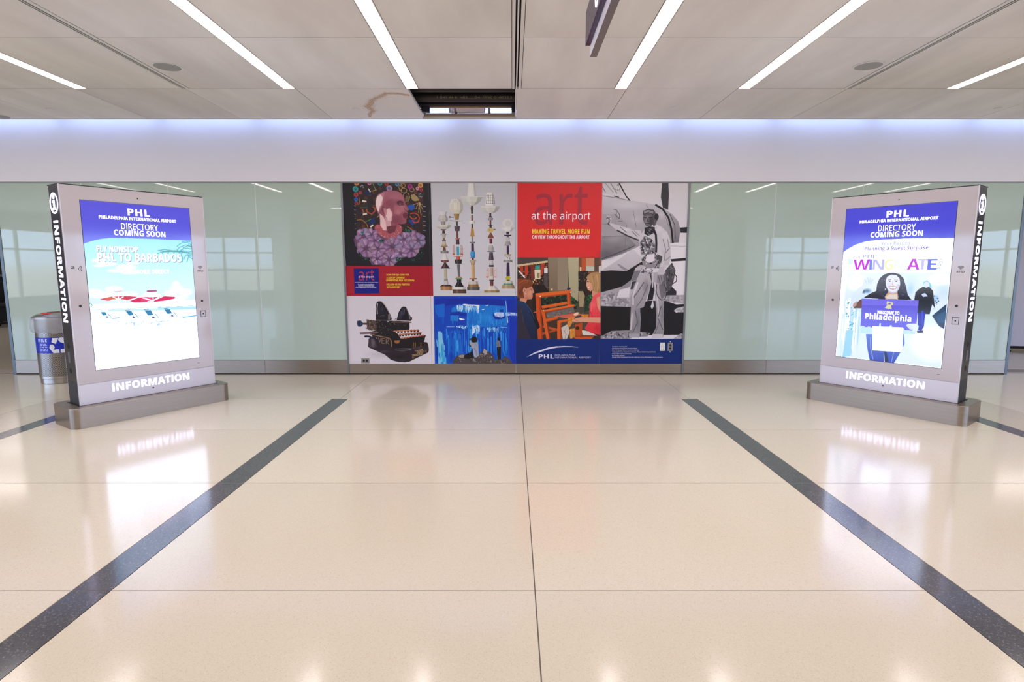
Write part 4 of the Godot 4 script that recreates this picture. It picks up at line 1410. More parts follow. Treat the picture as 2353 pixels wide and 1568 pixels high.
	["p","96749a",[279,807,288,775,307,739,304,707,287,688,265,681,243,695,219,710,207,736,229,763,257,787]],
	["l","563a58",5,[265,780,230,707]],
	["l","bfa2be",5,[274,777,263,700]],
	["l","bfa2be",5,[280,776,283,696]],
	["o","bfa2be",261,719,41,41,55],
	["o","563a58",275,789,36,36,70],
	["p","86628a",[279,807,313,795,351,784,374,764,383,742,371,714,347,707,326,697,299,715,291,738,284,779]],
	["l","4e3350",5,[292,778,329,705]],
	["l","b292b4",5,[300,785,354,725]],
	["l","b292b4",5,[304,788,370,738]],
	["o","b292b4",338,736,41,41,55],
	["o","4e3350",291,793,36,36,70],
	["p","86628a",[279,807,309,827,339,849,369,861,394,839,407,816,399,795,390,769,366,765,335,776,304,792]],
	["l","4e3350",5,[310,799,390,779]],
	["l","b292b4",5,[309,809,389,812]],
	["l","b292b4",5,[309,815,388,833]],
	["o","b292b4",371,807,41,41,55],
	["o","4e3350",297,807,36,36,70],
	["p","8a6c84",[279,807,283,841,282,879,287,908,324,920,349,913,361,891,375,868,367,842,339,825,305,818]],
	["l","4a3448",5,[304,826,367,875]],
	["l","ae94a6",5,[296,832,341,896]],
	["l","ae94a6",5,[291,836,324,908]],
	["o","ae94a6",334,878,41,41,55],
	["o","4a3448",290,821,36,36,70],
	["p","7d5a80",[279,807,255,833,231,858,205,887,210,912,236,929,260,926,282,922,306,900,306,870,287,834]],
	["l","472c48",5,[279,839,278,920]],
	["l","a886aa",5,[269,836,246,912]],
	["l","a886aa",5,[263,835,226,908]],
	["o","a886aa",255,896,41,41,55],
	["o","472c48",274,825,36,36,70],
	["p","86628a",[394,717,409,694,426,671,430,649,423,631,403,622,386,628,365,635,353,654,366,676,382,699]],
	["l","4e3350",5,[388,694,375,635]],
	["l","b292b4",5,[396,694,400,635]],
	["l","b292b4",5,[400,694,415,635]],
	["o","b292b4",396,649,31,31,55],
	["o","4e3350",394,703,27,27,70],
	["p","86628a",[394,717,419,722,448,732,470,730,484,718,489,693,477,681,464,669,443,657,425,677,409,699]],
	["l","4e3350",5,[414,704,467,671]],
	["l","b292b4",5,[416,711,474,695]],
	["l","b292b4",5,[417,715,478,709]],
	["o","b292b4",460,695,31,31,55],
	["o","4e3350",407,712,27,27,70],
	["p","96749a",[394,717,394,742,393,769,407,790,422,803,443,798,452,783,462,763,456,744,441,732,414,724]],
	["l","563a58",5,[412,731,458,770]],
	["l","bfa2be",5,[406,735,438,784]],
	["l","bfa2be",5,[402,738,425,794]],
	["o","bfa2be",433,771,31,31,55],
	["o","563a58",402,728,27,27,70],
	["p","96749a",[394,717,370,729,338,736,319,753,322,774,329,789,346,794,366,800,381,786,394,768,392,739]],
	["l","563a58",5,[385,739,360,795]],
	["l","bfa2be",5,[379,734,341,781]],
	["l","bfa2be",5,[375,732,328,772]],
	["o","bfa2be",352,772,31,31,55],
	["o","563a58",385,728,27,27,70],
	["p","86628a",[394,717,376,698,361,673,341,657,319,663,305,681,305,700,307,720,320,729,346,735,372,720]],
	["l","4e3350",5,[370,716,309,712]],
	["l","b292b4",5,[373,709,317,688]],
	["l","b292b4",5,[374,704,322,674]],
	["o","b292b4",329,696,31,31,55],
	["o","4e3350",381,713,27,27,70],
	["p","7d5a80",[843,676,870,686,896,704,923,708,942,698,951,674,942,656,932,641,911,635,886,638,863,664]],
	["l","472c48",5,[868,667,933,645]],
	["l","a886aa",5,[869,675,935,672]],
	["l","a886aa",5,[869,680,936,689]],
	["o","a886aa",919,669,34,34,55],
	["o","472c48",858,675,30,30,70],
	["p","86628a",[843,676,844,707,843,735,852,760,872,773,896,768,907,750,920,730,912,712,899,698,863,687]],
	["l","4e3350",5,[863,693,914,736]],
	["l","b292b4",5,[856,698,891,752]],
	["l","b292b4",5,[852,701,877,762]],
	["o","b292b4",886,738,34,34,55],
	["o","4e3350",852,689,30,30,70],
	["p","86628a",[843,676,820,693,792,710,778,730,777,751,790,770,810,770,827,770,845,757,855,732,846,699]],
	["l","4e3350",5,[838,702,825,768]],
	["l","b292b4",5,[831,699,799,757]],
	["l","b292b4",5,[826,697,784,750]],
	["o","b292b4",810,745,34,34,55],
	["o","4e3350",837,690,30,30,70],
	["p","8a6c84",[843,676,817,666,790,653,763,646,744,656,736,678,744,696,754,715,775,726,800,707,824,689]],
	["l","4a3448",5,[818,686,753,708]],
	["l","ae94a6",5,[818,678,751,681]],
	["l","ae94a6",5,[817,673,750,664]],
	["o","ae94a6",767,684,34,34,55],
	["o","4a3448",828,678,30,30,70],
	["p","8a6c84",[843,676,839,647,841,620,840,595,813,582,791,586,779,602,768,621,770,645,794,657,822,669]],
	["l","4a3448",5,[823,660,772,617]],
	["l","ae94a6",5,[830,655,795,601]],
	["l","ae94a6",5,[834,652,809,591]],
	["o","ae94a6",800,615,34,34,55],
	["o","4a3448",835,664,30,30,70],
	["p","86628a",[843,676,866,660,895,642,909,622,913,603,896,584,877,582,851,581,832,596,840,623,840,654]],
	["l","4e3350",5,[848,651,862,585]],
	["l","b292b4",5,[855,654,887,596]],
	["l","b292b4",5,[860,656,902,603]],
	["o","b292b4",876,608,34,34,55],
	["o","4e3350",850,663,30,30,70],
	["p","96749a",[944,707,917,711,886,712,863,720,855,741,860,766,876,774,898,780,919,776,928,753,937,728]],
	["l","563a58",5,[930,727,890,779]],
	["l","bfa2be",5,[925,721,874,759]],
	["l","bfa2be",5,[922,717,864,746]],
	["o","bfa2be",888,753,32,32,55],
	["o","563a58",933,716,28,28,70],
	["p","8a6c84",[944,707,926,685,909,658,892,639,870,648,853,664,852,683,852,709,868,727,893,718,923,711]],
	["l","4a3448",5,[919,705,855,698]],
	["l","ae94a6",5,[922,697,865,673]],
	["l","ae94a6",5,[924,693,871,658]],
	["o","ae94a6",877,682,32,32,55],
	["o","4a3448",931,702,28,28,70],
	["p","7d5a80",[944,707,953,681,966,655,977,628,959,612,936,607,921,617,899,626,889,647,909,669,929,690]],
	["l","472c48",5,[934,684,909,626]],
	["l","a886aa",5,[942,683,935,621]],
	["l","a886aa",5,[947,682,951,619]],
	["o","a886aa",933,636,32,32,55],
	["o","472c48",942,692,28,28,70],
	["p","7c6a8c",[944,707,972,702,1005,698,1024,691,1036,667,1028,647,1012,639,996,631,971,632,958,655,953,685]],
	["l","443850",5,[959,686,998,634]],
	["l","a294b4",5,[964,692,1015,654]],
	["l","a294b4",5,[967,696,1025,667]],
	["o","a294b4",1001,661,32,32,55],
	["o","443850",956,697,28,28,70],
	["p","7c6a8c",[944,707,961,728,977,749,997,772,1020,759,1037,747,1036,730,1037,712,1023,689,997,691,967,700]],
	["l","443850",5,[969,708,1034,715]],
	["l","a294b4",5,[967,716,1024,740]],
	["l","a294b4",5,[965,720,1018,755]],
	["o","a294b4",1012,731,32,32,55],
	["o","443850",958,711,28,28,70],
	["p","7c6a8c",[944,707,936,732,925,758,918,784,929,801,954,807,969,797,983,786,992,765,980,743,961,724]],
	["l","443850",5,[955,729,980,787]],
	["l","a294b4",5,[947,730,954,792]],
	["l","a294b4",5,[942,731,938,795]],
	["o","a294b4",956,777,32,32,55],
	["o","443850",947,721,28,28,70],
	["p","96749a",[761,697,780,674,793,651,802,628,798,608,776,597,760,603,743,609,731,627,738,652,752,677]],
	["l","563a58",5,[757,672,746,610]],
	["l","bfa2be",5,[764,673,772,611]],
	["l","bfa2be",5,[769,673,789,612]],
	["o","bfa2be",767,625,32,32,55],
	["o","563a58",762,682,28,28,70],
	["p","7c6a8c",[761,697,788,703,817,710,840,720,856,703,862,677,851,664,839,646,820,646,795,658,777,682]],
	["l","443850",5,[783,684,841,654]],
	["l","a294b4",5,[785,692,847,679]],
	["l","a294b4",5,[786,696,851,694]],
	["o","a294b4",832,678,32,32,55],
	["o","443850",775,693,28,28,70],
	["p","96749a",[761,697,762,723,762,755,765,781,782,789,807,785,818,770,834,751,834,732,813,720,783,707]],
	["l","563a58",5,[779,713,826,757]],
	["l","bfa2be",5,[773,717,803,771]],
	["l","bfa2be",5,[769,720,789,780]],
	["o","bfa2be",799,757,32,32,55],
	["o","563a58",769,709,28,28,70],
	["p","96749a",[761,697,735,705,701,716,685,729,680,751,688,770,706,775,723,781,751,776,753,745,759,720]],
	["l","563a58",5,[750,719,721,777]],
	["l","bfa2be",5,[744,714,701,761]],
	["l","bfa2be",5,[741,711,689,750]],
	["o","bfa2be",714,752,32,32,55],
	["o","563a58",752,708,28,28,70],
	["p","7c6a8c",[761,697,743,676,729,655,711,640,686,637,670,654,670,673,668,693,685,704,710,706,738,701]],
	["l","443850",5,[736,694,672,686]],
	["l","a294b4",5,[739,687,682,662]],
	["l","a294b4",5,[741,682,689,647]],
	["o","a294b4",694,671,32,32,55],
	["o","443850",748,691,28,28,70],
	["p","7d5a80",[860,827,831,825,798,816,769,821,756,837,751,858,764,873,781,888,804,900,826,875,844,845]],
	["l","472c48",5,[837,843,777,884]],
	["l","a886aa",5,[834,835,767,857]],
	["l","a886aa",5,[833,830,761,840]],
	["o","a886aa",784,855,36,36,55],
	["o","472c48",845,833,31,31,70],
	["p","86628a",[860,827,846,800,836,766,819,752,789,746,769,763,765,783,761,811,775,827,800,827,835,828]],
	["l","4e3350",5,[833,820,765,799]],
	["l","b292b4",5,[838,813,781,775]],
	["l","b292b4",5,[841,808,791,759]],
	["o","b292b4",792,787,36,36,55],
	["o","4e3350",846,819,31,31,70],
	["p","7c6a8c",[860,827,870,799,884,770,893,743,883,724,855,716,839,726,820,737,804,760,821,785,843,808]],
	["l","443850",5,[850,802,825,736]],
	["l","a294b4",5,[858,801,854,732]],
	["l","a294b4",5,[864,800,872,730]],
	["o","a294b4",851,749,36,36,55],
	["o","443850",858,812,31,31,70],
	["p","7c6a8c",[860,827,891,819,918,809,952,800,957,772,946,752,926,745,904,738,877,748,875,769,867,804]],
	["l","443850",5,[874,803,911,742]],
	["l","a294b4",5,[880,809,931,762]],
	["l","a294b4",5,[884,813,944,774]],
	["o","a294b4",917,770,36,36,55],
	["o","443850",871,816,31,31,70],
	["p","8a6c84",[860,827,885,847,909,869,936,876,958,866,971,847,966,825,960,805,940,784,912,798,883,818]],
	["l","4a3448",5,[888,822,959,812]],
	["l","ae94a6",5,[887,831,956,840]],
	["l","ae94a6",5,[886,836,954,858]],
	["o","ae94a6",940,834,36,36,55],
	["o","4a3448",876,829,31,31,70],
	["p","86628a",[860,827,861,858,862,894,870,918,884,927,914,925,926,908,944,891,934,868,914,851,882,838]],
	["l","4e3350",5,[881,845,933,893]],
	["l","b292b4",5,[873,850,908,909]],
	["l","b292b4",5,[869,853,892,919]],
	["o","b292b4",903,894,36,36,55],
	["o","4e3350",869,841,31,31,70],
	["p","7d5a80",[860,827,835,848,808,867,785,891,795,914,816,931,837,930,854,930,875,912,878,882,865,851]],
	["l","472c48",5,[858,855,852,926]],
	["l","a886aa",5,[850,852,824,917]],
	["l","a886aa",5,[845,850,807,911]],
	["o","a886aa",834,903,36,36,55],
	["o","472c48",855,842,31,31,70],
	["p","86628a",[616,787,629,818,646,849,666,873,688,886,715,867,720,844,731,818,717,792,681,789,643,789]],
	["l","4e3350",5,[646,797,722,826]],
	["l","b292b4",5,[640,805,702,853]],
	["l","b292b4",5,[636,810,690,870]],
	["o","b292b4",690,838,41,41,55],
	["o","4e3350",631,797,36,36,70],
	["p","7d5a80",[616,787,603,819,579,854,582,885,599,908,627,914,647,901,669,887,686,862,666,834,633,809]],
	["l","472c48",5,[629,815,661,889]],
	["l","a886aa",5,[619,817,628,895]],
	["l","a886aa",5,[613,818,608,899]],
	["o","a886aa",630,876,41,41,55],
	["o","472c48",619,805,36,36,70],
	["p","8a6c84",[616,787,582,802,550,817,519,834,520,861,533,886,555,893,585,898,602,882,616,855,613,815]],
	["l","4a3448",5,[605,817,574,893]],
	["l","ae94a6",5,[597,811,547,874]],
	["l","ae94a6",5,[592,808,530,862]],
	["o","ae94a6",562,862,41,41,55],
	["o","4a3448",605,802,36,36,70],
	["p","7d5a80",[616,787,583,773,549,756,517,754,496,780,487,801,500,823,513,845,540,844,567,834,594,805]],
	["l","472c48",5,[587,801,512,834]],
	["l","a886aa",5,[586,791,506,802]],
	["l","a886aa",5,[585,785,503,782]],
	["o","a886aa",525,804,41,41,55],
	["o","472c48",598,790,36,36,70],
	["p","7d5a80",[616,787,603,758,590,724,576,696,541,690,518,707,511,730,506,758,515,773,549,789,587,786]],
	["l","472c48",5,[586,777,510,749]],
	["l","a886aa",5,[592,769,530,721]],
	["l","a886aa",5,[596,764,542,705]],
	["o","a886aa",542,736,41,41,55],
	["o","472c48",601,777,36,36,70],
	["p","8a6c84",[616,787,629,754,641,721,660,688,629,667,606,661,584,673,565,686,550,713,567,740,598,766]],
	["l","4a3448",5,[603,759,571,685]],
	["l","ae94a6",5,[613,757,604,679]],
	["l","ae94a6",5,[619,756,624,676]],
	["o","ae94a6",602,698,41,41,55],
	["o","4a3448",613,769,36,36,70],
	["p","86628a",[616,787,650,772,687,756,707,744,709,709,698,689,678,683,651,674,626,689,623,719,617,758]],
	["l","4e3350",5,[627,757,658,682]],
	["l","b292b4",5,[635,763,685,700]],
	["l","b292b4",5,[640,766,701,712]],
	["o","b292b4",670,712,41,41,55],
	["o","4e3350",627,772,36,36,70],
	["p","7c6a8c",[616,787,650,799,682,820,717,814,736,798,744,773,733,754,720,731,694,719,665,745,637,766]],
	["l","443850",5,[645,773,720,740]],
	["l","a294b4",5,[647,783,726,772]],
	["l","a294b4",5,[648,789,729,792]],
	["o","a294b4",707,770,41,41,55],
	["o","443850",634,784,36,36,70],
	["p","7d5a80",[431,817,435,789,442,761,440,735,429,724,403,722,390,734,370,750,370,772,386,789,415,804]],
	["l","472c48",5,[417,798,380,746]],
	["l","a886aa",5,[424,795,405,736]],
	["l","a886aa",5,[429,793,420,730]],
	["o","a886aa",406,751,32,32,55],
	["o","472c48",426,804,28,28,70],
	["p","86628a",[431,817,459,806,483,800,507,782,510,759,502,743,486,738,464,728,440,742,433,768,436,796]],
	["l","4e3350",5,[442,794,470,736]],
	["l","b292b4",5,[448,799,490,752]],
	["l","b292b4",5,[452,802,503,762]],
	["o","b292b4",478,761,32,32,55],
	["o","4e3350",441,806,28,28,70],
	["p","86628a",[431,817,453,833,474,859,497,873,518,856,531,840,527,821,522,800,506,788,479,792,452,810]],
	["l","4e3350",5,[457,814,521,807]],
	["l","b292b4",5,[455,822,517,833]],
	["l","b292b4",5,[454,827,514,849]],
	["o","b292b4",503,827,32,32,55],
	["o","4e3350",446,819,28,28,70],
	["p","96749a",[431,817,425,845,421,874,425,899,441,913,458,914,472,901,490,886,488,866,474,848,450,831]],
	["l","563a58",5,[446,837,483,889]],
	["l","bfa2be",5,[439,840,458,899]],
	["l","bfa2be",5,[434,842,443,905]],
	["o","bfa2be",457,884,32,32,55],
	["o","563a58",437,831,28,28,70],
	["p","96749a",[431,817,407,828,377,838,353,851,347,870,361,893,378,898,399,900,424,896,430,870,430,839]],
	["l","563a58",5,[421,840,393,899]],
	["l","bfa2be",5,[415,835,373,883]],
	["l","bfa2be",5,[411,832,360,873]],
	["o","bfa2be",385,874,32,32,55],
	["o","563a58",422,829,28,28,70],
	["p","8a6c84",[431,817,410,800,390,779,366,766,345,779,332,797,336,815,341,833,358,848,384,840,410,824]],
	["l","4a3448",5,[406,821,342,827]],
	["l","ae94a6",5,[408,813,346,802]],
	["l","ae94a6",5,[409,808,349,786]],
	["o","ae94a6",360,807,32,32,55],
	["o","4a3448",417,815,28,28,70],
	["p","86628a",[418,939,425,958,429,979,441,996,459,1002,474,994,480,979,487,966,479,950,460,945,436,941]],
	["l","4e3350",5,[436,946,481,968]],
	["l","b292b4",5,[431,951,468,984]],
	["l","b292b4",5,[429,954,459,994]],
	["o","b292b4",461,975,26,26,55],
	["o","4e3350",426,946,22,22,70],
	["p","96749a",[418,939,404,955,381,973,373,990,382,1007,397,1016,412,1013,426,1010,438,996,434,976,422,955]],
	["l","563a58",5,[419,958,422,1009]],
	["l","bfa2be",5,[413,957,401,1006]],
	["l","bfa2be",5,[409,957,389,1004]],
	["o","bfa2be",407,995,26,26,55],
	["o","563a58",415,950,22,22,70],
	["p","8a6c84",[418,939,396,935,372,927,354,932,341,946,339,962,349,972,360,981,376,992,394,970,406,951]],
	["l","4a3448",5,[401,950,358,979]],
	["l","ae94a6",5,[399,944,351,960]],
	["l","ae94a6",5,[398,941,347,948]],
	["o","ae94a6",363,959,26,26,55],
	["o","4a3448",407,943,22,22,70],
	["p","86628a",[418,939,411,919,407,894,397,875,377,874,360,884,356,898,351,913,358,933,374,937,400,936]],
	["l","4e3350",5,[400,931,354,909]],
	["l","b292b4",5,[404,926,367,893]],
	["l","b292b4",5,[406,923,376,883]],
	["o","b292b4",374,903,26,26,55],
	["o","4e3350",409,931,22,22,70],
	["p","86628a",[418,939,434,922,448,905,457,886,451,871,438,861,425,864,403,867,393,881,400,901,412,922]],
	["l","4e3350",5,[416,919,413,868]],
	["l","b292b4",5,[422,920,434,872]],
	["l","b292b4",5,[426,921,446,874]],
	["o","b292b4",428,882,26,26,55],
	["o","4e3350",420,927,22,22,70],
	["p","7d5a80",[418,939,439,941,460,949,481,942,493,931,495,916,486,905,474,895,456,894,442,903,429,924]],
	["l","472c48",5,[434,927,477,898]],
	["l","a886aa",5,[436,933,484,917]],
	["l","a886aa",5,[437,936,488,929]],
	["o","a886aa",472,918,26,26,55],
	["o","472c48",428,934,22,22,70],
	["p","96749a",[571,949,597,941,628,932,653,922,656,902,649,881,631,873,610,867,593,873,580,896,577,927]],
	["l","563a58",5,[583,927,617,871]],
	["l","bfa2be",5,[589,932,636,889]],
	["l","bfa2be",5,[592,935,647,900]],
	["o","bfa2be",622,896,32,32,55],
	["o","563a58",581,938,28,28,70],
	["p","7c6a8c",[571,949,593,966,615,981,639,990,659,982,671,965,667,948,661,929,643,909,618,924,592,940]],
	["l","443850",5,[596,944,660,934]],
	["l","a294b4",5,[595,952,657,960]],
	["l","a294b4",5,[594,957,655,976]],
	["o","a294b4",643,955,32,32,55],
	["o","443850",585,950,28,28,70],
	["p","8a6c84",[571,949,571,977,570,1006,572,1034,595,1038,618,1038,629,1022,641,1004,642,982,623,967,592,958]],
	["l","4a3448",5,[589,965,636,1009]],
	["l","ae94a6",5,[583,969,614,1023]],
	["l","ae94a6",5,[578,972,600,1032]],
	["o","ae94a6",609,1009,32,32,55],
	["o","4a3448",578,961,28,28,70],
	["p","7d5a80",[571,949,549,968,519,985,509,1004,517,1026,529,1043,549,1041,567,1041,582,1023,581,999,575,971]],
	["l","472c48",5,[569,974,563,1038]],
	["l","a886aa",5,[562,971,538,1030]],
	["l","a886aa",5,[557,970,522,1025]],
	["o","a886aa",547,1017,32,32,55],
	["o","472c48",566,962,28,28,70],
	["p","86628a",[571,949,543,944,514,931,487,933,476,956,471,976,484,991,499,1007,520,1011,541,994,557,967]],
	["l","4e3350",5,[550,963,495,1000]],
	["l","b292b4",5,[547,956,487,976]],
	["l","b292b4",5,[546,952,481,961]],
	["o","b292b4",502,974,32,32,55],
	["o","4e3350",557,954,28,28,70],
	["p","8a6c84",[571,949,557,923,547,902,534,882,508,881,489,891,485,909,483,930,489,945,518,949,548,948]],
	["l","4a3448",5,[547,942,485,924]],
	["l","ae94a6",5,[551,935,499,901]],
	["l","ae94a6",5,[553,931,508,887]],
	["o","ae94a6",509,912,32,32,55],
	["o","4a3448",558,941,28,28,70],
	["p","7d5a80",[571,949,581,923,600,896,597,872,586,854,568,848,550,857,536,867,529,888,539,910,558,931]],
	["l","472c48",5,[561,926,539,866]],
	["l","a886aa",5,[569,925,565,862]],
	["l","a886aa",5,[574,924,581,860]],
	["o","a886aa",563,877,32,32,55],
	["o","472c48",569,934,28,28,70],
	["p","8a6c84",[716,868,716,844,717,818,704,801,692,790,674,796,663,808,655,821,657,841,675,852,697,860]],
	["l","4a3448",5,[700,855,659,820]],
	["l","ae94a6",5,[705,851,677,807]],
	["l","ae94a6",5,[709,848,689,799]],
	["o","ae94a6",682,819,27,27,55],
	["o","4a3448",709,858,24,24,70],
	["p","96749a",[716,868,740,857,763,852,780,838,780,820,774,803,759,799,745,794,725,799,719,823,717,848]],
	["l","563a58",5,[724,848,746,798]],
	["l","bfa2be",5,[729,852,764,811]],
	["l","bfa2be",5,[733,854,775,819]],
	["o","bfa2be",754,819,27,27,55],
	["o","563a58",724,858,24,24,70],
	["p","96749a",[716,868,731,883,747,909,762,916,781,910,794,902,795,886,794,864,782,857,758,859,735,864]],
	["l","563a58",5,[737,869,792,873]],
	["l","bfa2be",5,[735,875,784,894]],
	["l","bfa2be",5,[734,879,780,907]],
	["o","bfa2be",774,887,27,27,55],
	["o","563a58",728,872,24,24,70],
	["p","8a6c84",[716,868,703,888,685,908,685,928,694,945,708,953,723,947,740,941,745,924,742,904,725,884]],
	["l","4a3448",5,[721,888,733,941]],
	["l","ae94a6",5,[714,888,711,941]],
	["l","ae94a6",5,[710,888,697,941]],
	["o","ae94a6",714,928,27,27,55],
	["o","4a3448",716,880,24,24,70],
	["p","96749a",[716,868,693,863,670,854,648,851,636,872,632,887,641,899,653,917,670,917,689,904,703,884]],
	["l","563a58",5,[698,879,651,908]],
	["l","bfa2be",5,[696,873,645,887]],
	["l","bfa2be",5,[695,869,641,874]],
	["o","bfa2be",657,886,27,27,55],
	["o","563a58",704,871,24,24,70],
	["n",["b49ab4","6a4466","a98aa8","54365a"],260,6,15,[145,697,246,576,377,596,517,697,649,707,804,626,966,636,1010,757,889,888,715,928,590,999,426,989,245,898]],
	["o","a05a70",610,827,51,41,60],
	["o","7a66b0",685,893,51,25,70],
	["o","8a80b8",961,656,41,31,60],
	["p","131b1b",[181,837,244,918,326,928,324,969,233,964,184,898]],
	["n",["2f8a7a","4aa890","1f5a5a"],34,7,13,[181,837,244,918,326,928,324,969,233,964,184,898]],
	["p","131b1b",[963,797,1009,797,1001,908,939,959,795,974,791,939,899,908,946,858]],
	["n",["2f8a7a","4aa890","1f5a5a"],34,7,13,[963,797,1009,797,1001,908,939,959,795,974,791,939,899,908,946,858]],
	["p","131b1b",[653,923,745,923,734,964,657,964]],
	["n",["2f8a7a","4aa890","1f5a5a"],34,7,13,[653,923,745,923,734,964,657,964]],
	["p","131b1b",[754,556,826,556,871,586,855,611,763,606]],
	["n",["2f8a7a","4aa890","1f5a5a"],34,7,13,[754,556,826,556,871,586,855,611,763,606]],
	["p","131b1b",[445,702,496,691,506,712,470,737,449,732]],
	["n",["2f8a7a","4aa890","1f5a5a"],34,7,13,[445,702,496,691,506,712,470,737,449,732]],
	["p","131b1b",[219,601,255,601,254,626,223,631]],
	["n",["2f8a7a","4aa890","1f5a5a"],34,7,13,[219,601,255,601,254,626,223,631]],
	["p","a01527",[-5,1027,1120,1027,1121,1411,-20,1411]],
	["p","0b1279",[113,1061,431,1059,431,1377,113,1381]],
	["g","d3ccd1","dcd5db",[-14,1412,1123,1412,1130,2312,-49,2312]],
	["o","b8b0b8",436,2173,286,82,50],
	["p","1a1419",[282,1877,378,1856,375,1719,558,1730,810,1740,808,1829,801,1846,616,1860,602,1884,649,1897,689,1959,1017,1918,988,2007,850,2094,610,2094,536,2063,400,2007,375,1952,301,1904]],
	["p","2b2129",[261,2063,279,1959,307,1945,374,1966,549,2056,610,2094,822,2101,988,2007,1029,2011,1046,2042,1053,2118,1040,2146,798,2264,743,2274,653,2271,558,2243,478,2173,275,2080]],
	["p","40353d",[273,1966,320,1956,360,1987,385,2076,329,2094,265,2066]],
	["p","5a4e57",[306,1966,340,1969,354,2007,344,2076,310,2063]],
	["l","57505c",8,[610,2110,712,2125,815,2105,877,2076]],
	["o","6a5f68",332,2021,41,55,60],
	["o","4e4550",472,2132,109,34,60],
	["o","584e58",918,2090,109,41,50],
	["o","141014",676,2201,150,41,60],
	["o","4a404a",695,2257,136,14,50],
	["n",["4a4048","1c161c","382e36"],14,5,12,[372,2035,610,2111,815,2111,1015,2035,1027,2118,743,2257,572,2229]],
	["n",["3a3034","5c4c48","120e10","7c6a60"],150,5,16,[282,1856,378,1856,382,1733,558,1760,802,1767,801,1839,602,1870,580,1932,375,1939,308,1897]],
	["p","0f0c14",[375,1716,380,1536,389,1495,417,1475,457,1481,490,1515,522,1576,561,1644,580,1699,576,1726,382,1719]],
	["p","1f1b28",[406,1502,450,1498,495,1576,527,1637,524,1644,408,1644]],
	["o","3a3444",454,1576,41,61,70],
	["o","262030",424,1678,48,27,60],
	["l","8f7a80",5,[381,1651,382,1529,399,1486,437,1477]],
	["l","8f8288",10,[457,1485,496,1529,541,1610,565,1692]],
	["l","ddd6dd",9,[404,1502,395,1569,397,1644]],
	["p","6f5f62",[524,1644,557,1644,562,1716,532,1716]],
	["p","1d161e",[381,1648,534,1644,532,1706,382,1707]],
	["n",["6a6268","3a3238"],22,5,12,[425,1658,493,1658,492,1678,424,1678]],
	["p","14101a",[644,1723,670,1624,712,1556,736,1546,767,1553,793,1610,825,1678,832,1733,647,1726]],
	["p","2a2838",[676,1644,719,1569,743,1556,734,1637,709,1706,661,1709]],
	["o","46425a",710,1637,27,61,70],
	["l","4f4c66",8,[753,1576,739,1651]],
	["l","8a7a80",10,[770,1559,802,1637,817,1712]],
	["p","1a141a",[832,1685,845,1685,842,1716,825,1719]],
	["l","2a2228",7,[620,1714,644,1702]],
	["p","5c4642",[572,1743,838,1743,833,1759,571,1758]],
	["l","b5a9a9",7,[341,1723,450,1723]],
	["l","aa9c9a",5,[592,1733,701,1732]],
	["e","9a8a86",531,1742,14,10],
	["p","4a3b35",[256,1723,314,1719,382,1733,378,1856,282,1856,256,1829]],
	["n",["6c5849","2a201e","8c7664","4a3a32","9a8878"],110,7,18,[256,1712,341,1719,402,1733,391,1856,282,1860,242,1836]],
	["l","6a5648",10,[256,1714,276,1747]],
	["l","5a4a42",8,[242,1836,283,1829]],
	["p","2c3858",[133,1733,178,1725,204,1753,203,1788,175,1809,141,1805,130,1774]],
	["e","1c2440",157,1767,12,29],
	["p","50393b",[204,1758,275,1755,274,1784,203,1781]],
	["p","6e545a",[162,1884,200,1881,309,1875,404,1877,397,1895,308,1901,171,1907,162,1897]],
	["p","1d1d33",[215,1933,232,1922,280,1925,341,1942,334,1959,266,1947,225,1948]],
	["p","241b23",[308,1911,484,1952,538,1966,555,1994,549,2063,414,2018,334,1952]],
	["l","8c6e4e",12,[296,1906,389,1925,498,1947,545,1961,566,1988,567,2070]],
	["l","93795f",7,[399,1951,417,2009,435,1952]],
	["l","93795f",7,[445,2025,447,1959,484,1961]],
	["l","93795f",7,[446,1990,476,1992]],
	["l","93795f",7,[445,2025,480,2028]],
	["l","93795f",7,[499,2035,501,1966,531,1969,532,1997,502,2000,536,2038]],
	["l","93795f",7,[374,1969,376,1942]],
	["p","1a1012",[596,1868,635,1865,625,1894,607,1895]],
	["e","b86a48",615,1868,21,10],
	["e","c98460",611,1866,14,5],
	["p","1a1012",[639,1864,679,1862,669,1890,651,1892]],
	["e","b86a48",658,1864,21,10],
	["e","c98460",654,1862,14,5],
	["p","1a1012",[684,1862,724,1859,714,1888,696,1889]],
	["e","b86a48",703,1862,21,10],
	["e","c98460",699,1860,14,5],
	["p","1a1012",[727,1858,766,1855,756,1884,738,1886]],
	["e","b86a48",746,1858,21,10],
	["e","c98460",742,1856,14,5],
	["p","1a1012",[768,1856,807,1853,797,1882,779,1884]],
	["e","b86a48",787,1856,21,10],
	["e","c98460",783,1854,14,5],
	["p","1a1012",[810,1853,850,1851,839,1879,822,1881]],
	["e","b86a48",829,1853,21,10],
	["e","c98460",825,1851,14,5],
	["p","1a1012",[853,1853,893,1850,882,1879,865,1880]],
	["e","9a5038",872,1853,21,10],
	["e","c98460",868,1851,14,5],
	["p","1a1012",[894,1851,933,1848,923,1877,906,1878]],
	["e","9a5038",913,1851,21,10],
	["e","c98460",909,1849,14,5],
	["p","1a1012",[664,1908,704,1905,693,1934,676,1935]],
	["e","b86a48",683,1908,21,10],
	["e","c98460",679,1906,14,5],
	["p","1a1012",[702,1906,741,1903,731,1932,713,1933]],
	["e","b86a48",721,1906,21,10],
	["e","c98460",717,1903,14,5],
	["p","1a1012",[739,1901,779,1899,769,1928,751,1929]],
	["e","b86a48",758,1901,21,10],
	["e","c98460",754,1899,14,5],
	["p","1a1012",[777,1899,816,1896,806,1925,788,1926]],
	["e","b86a48",796,1899,21,10],
	["e","c98460",792,1897,14,5],
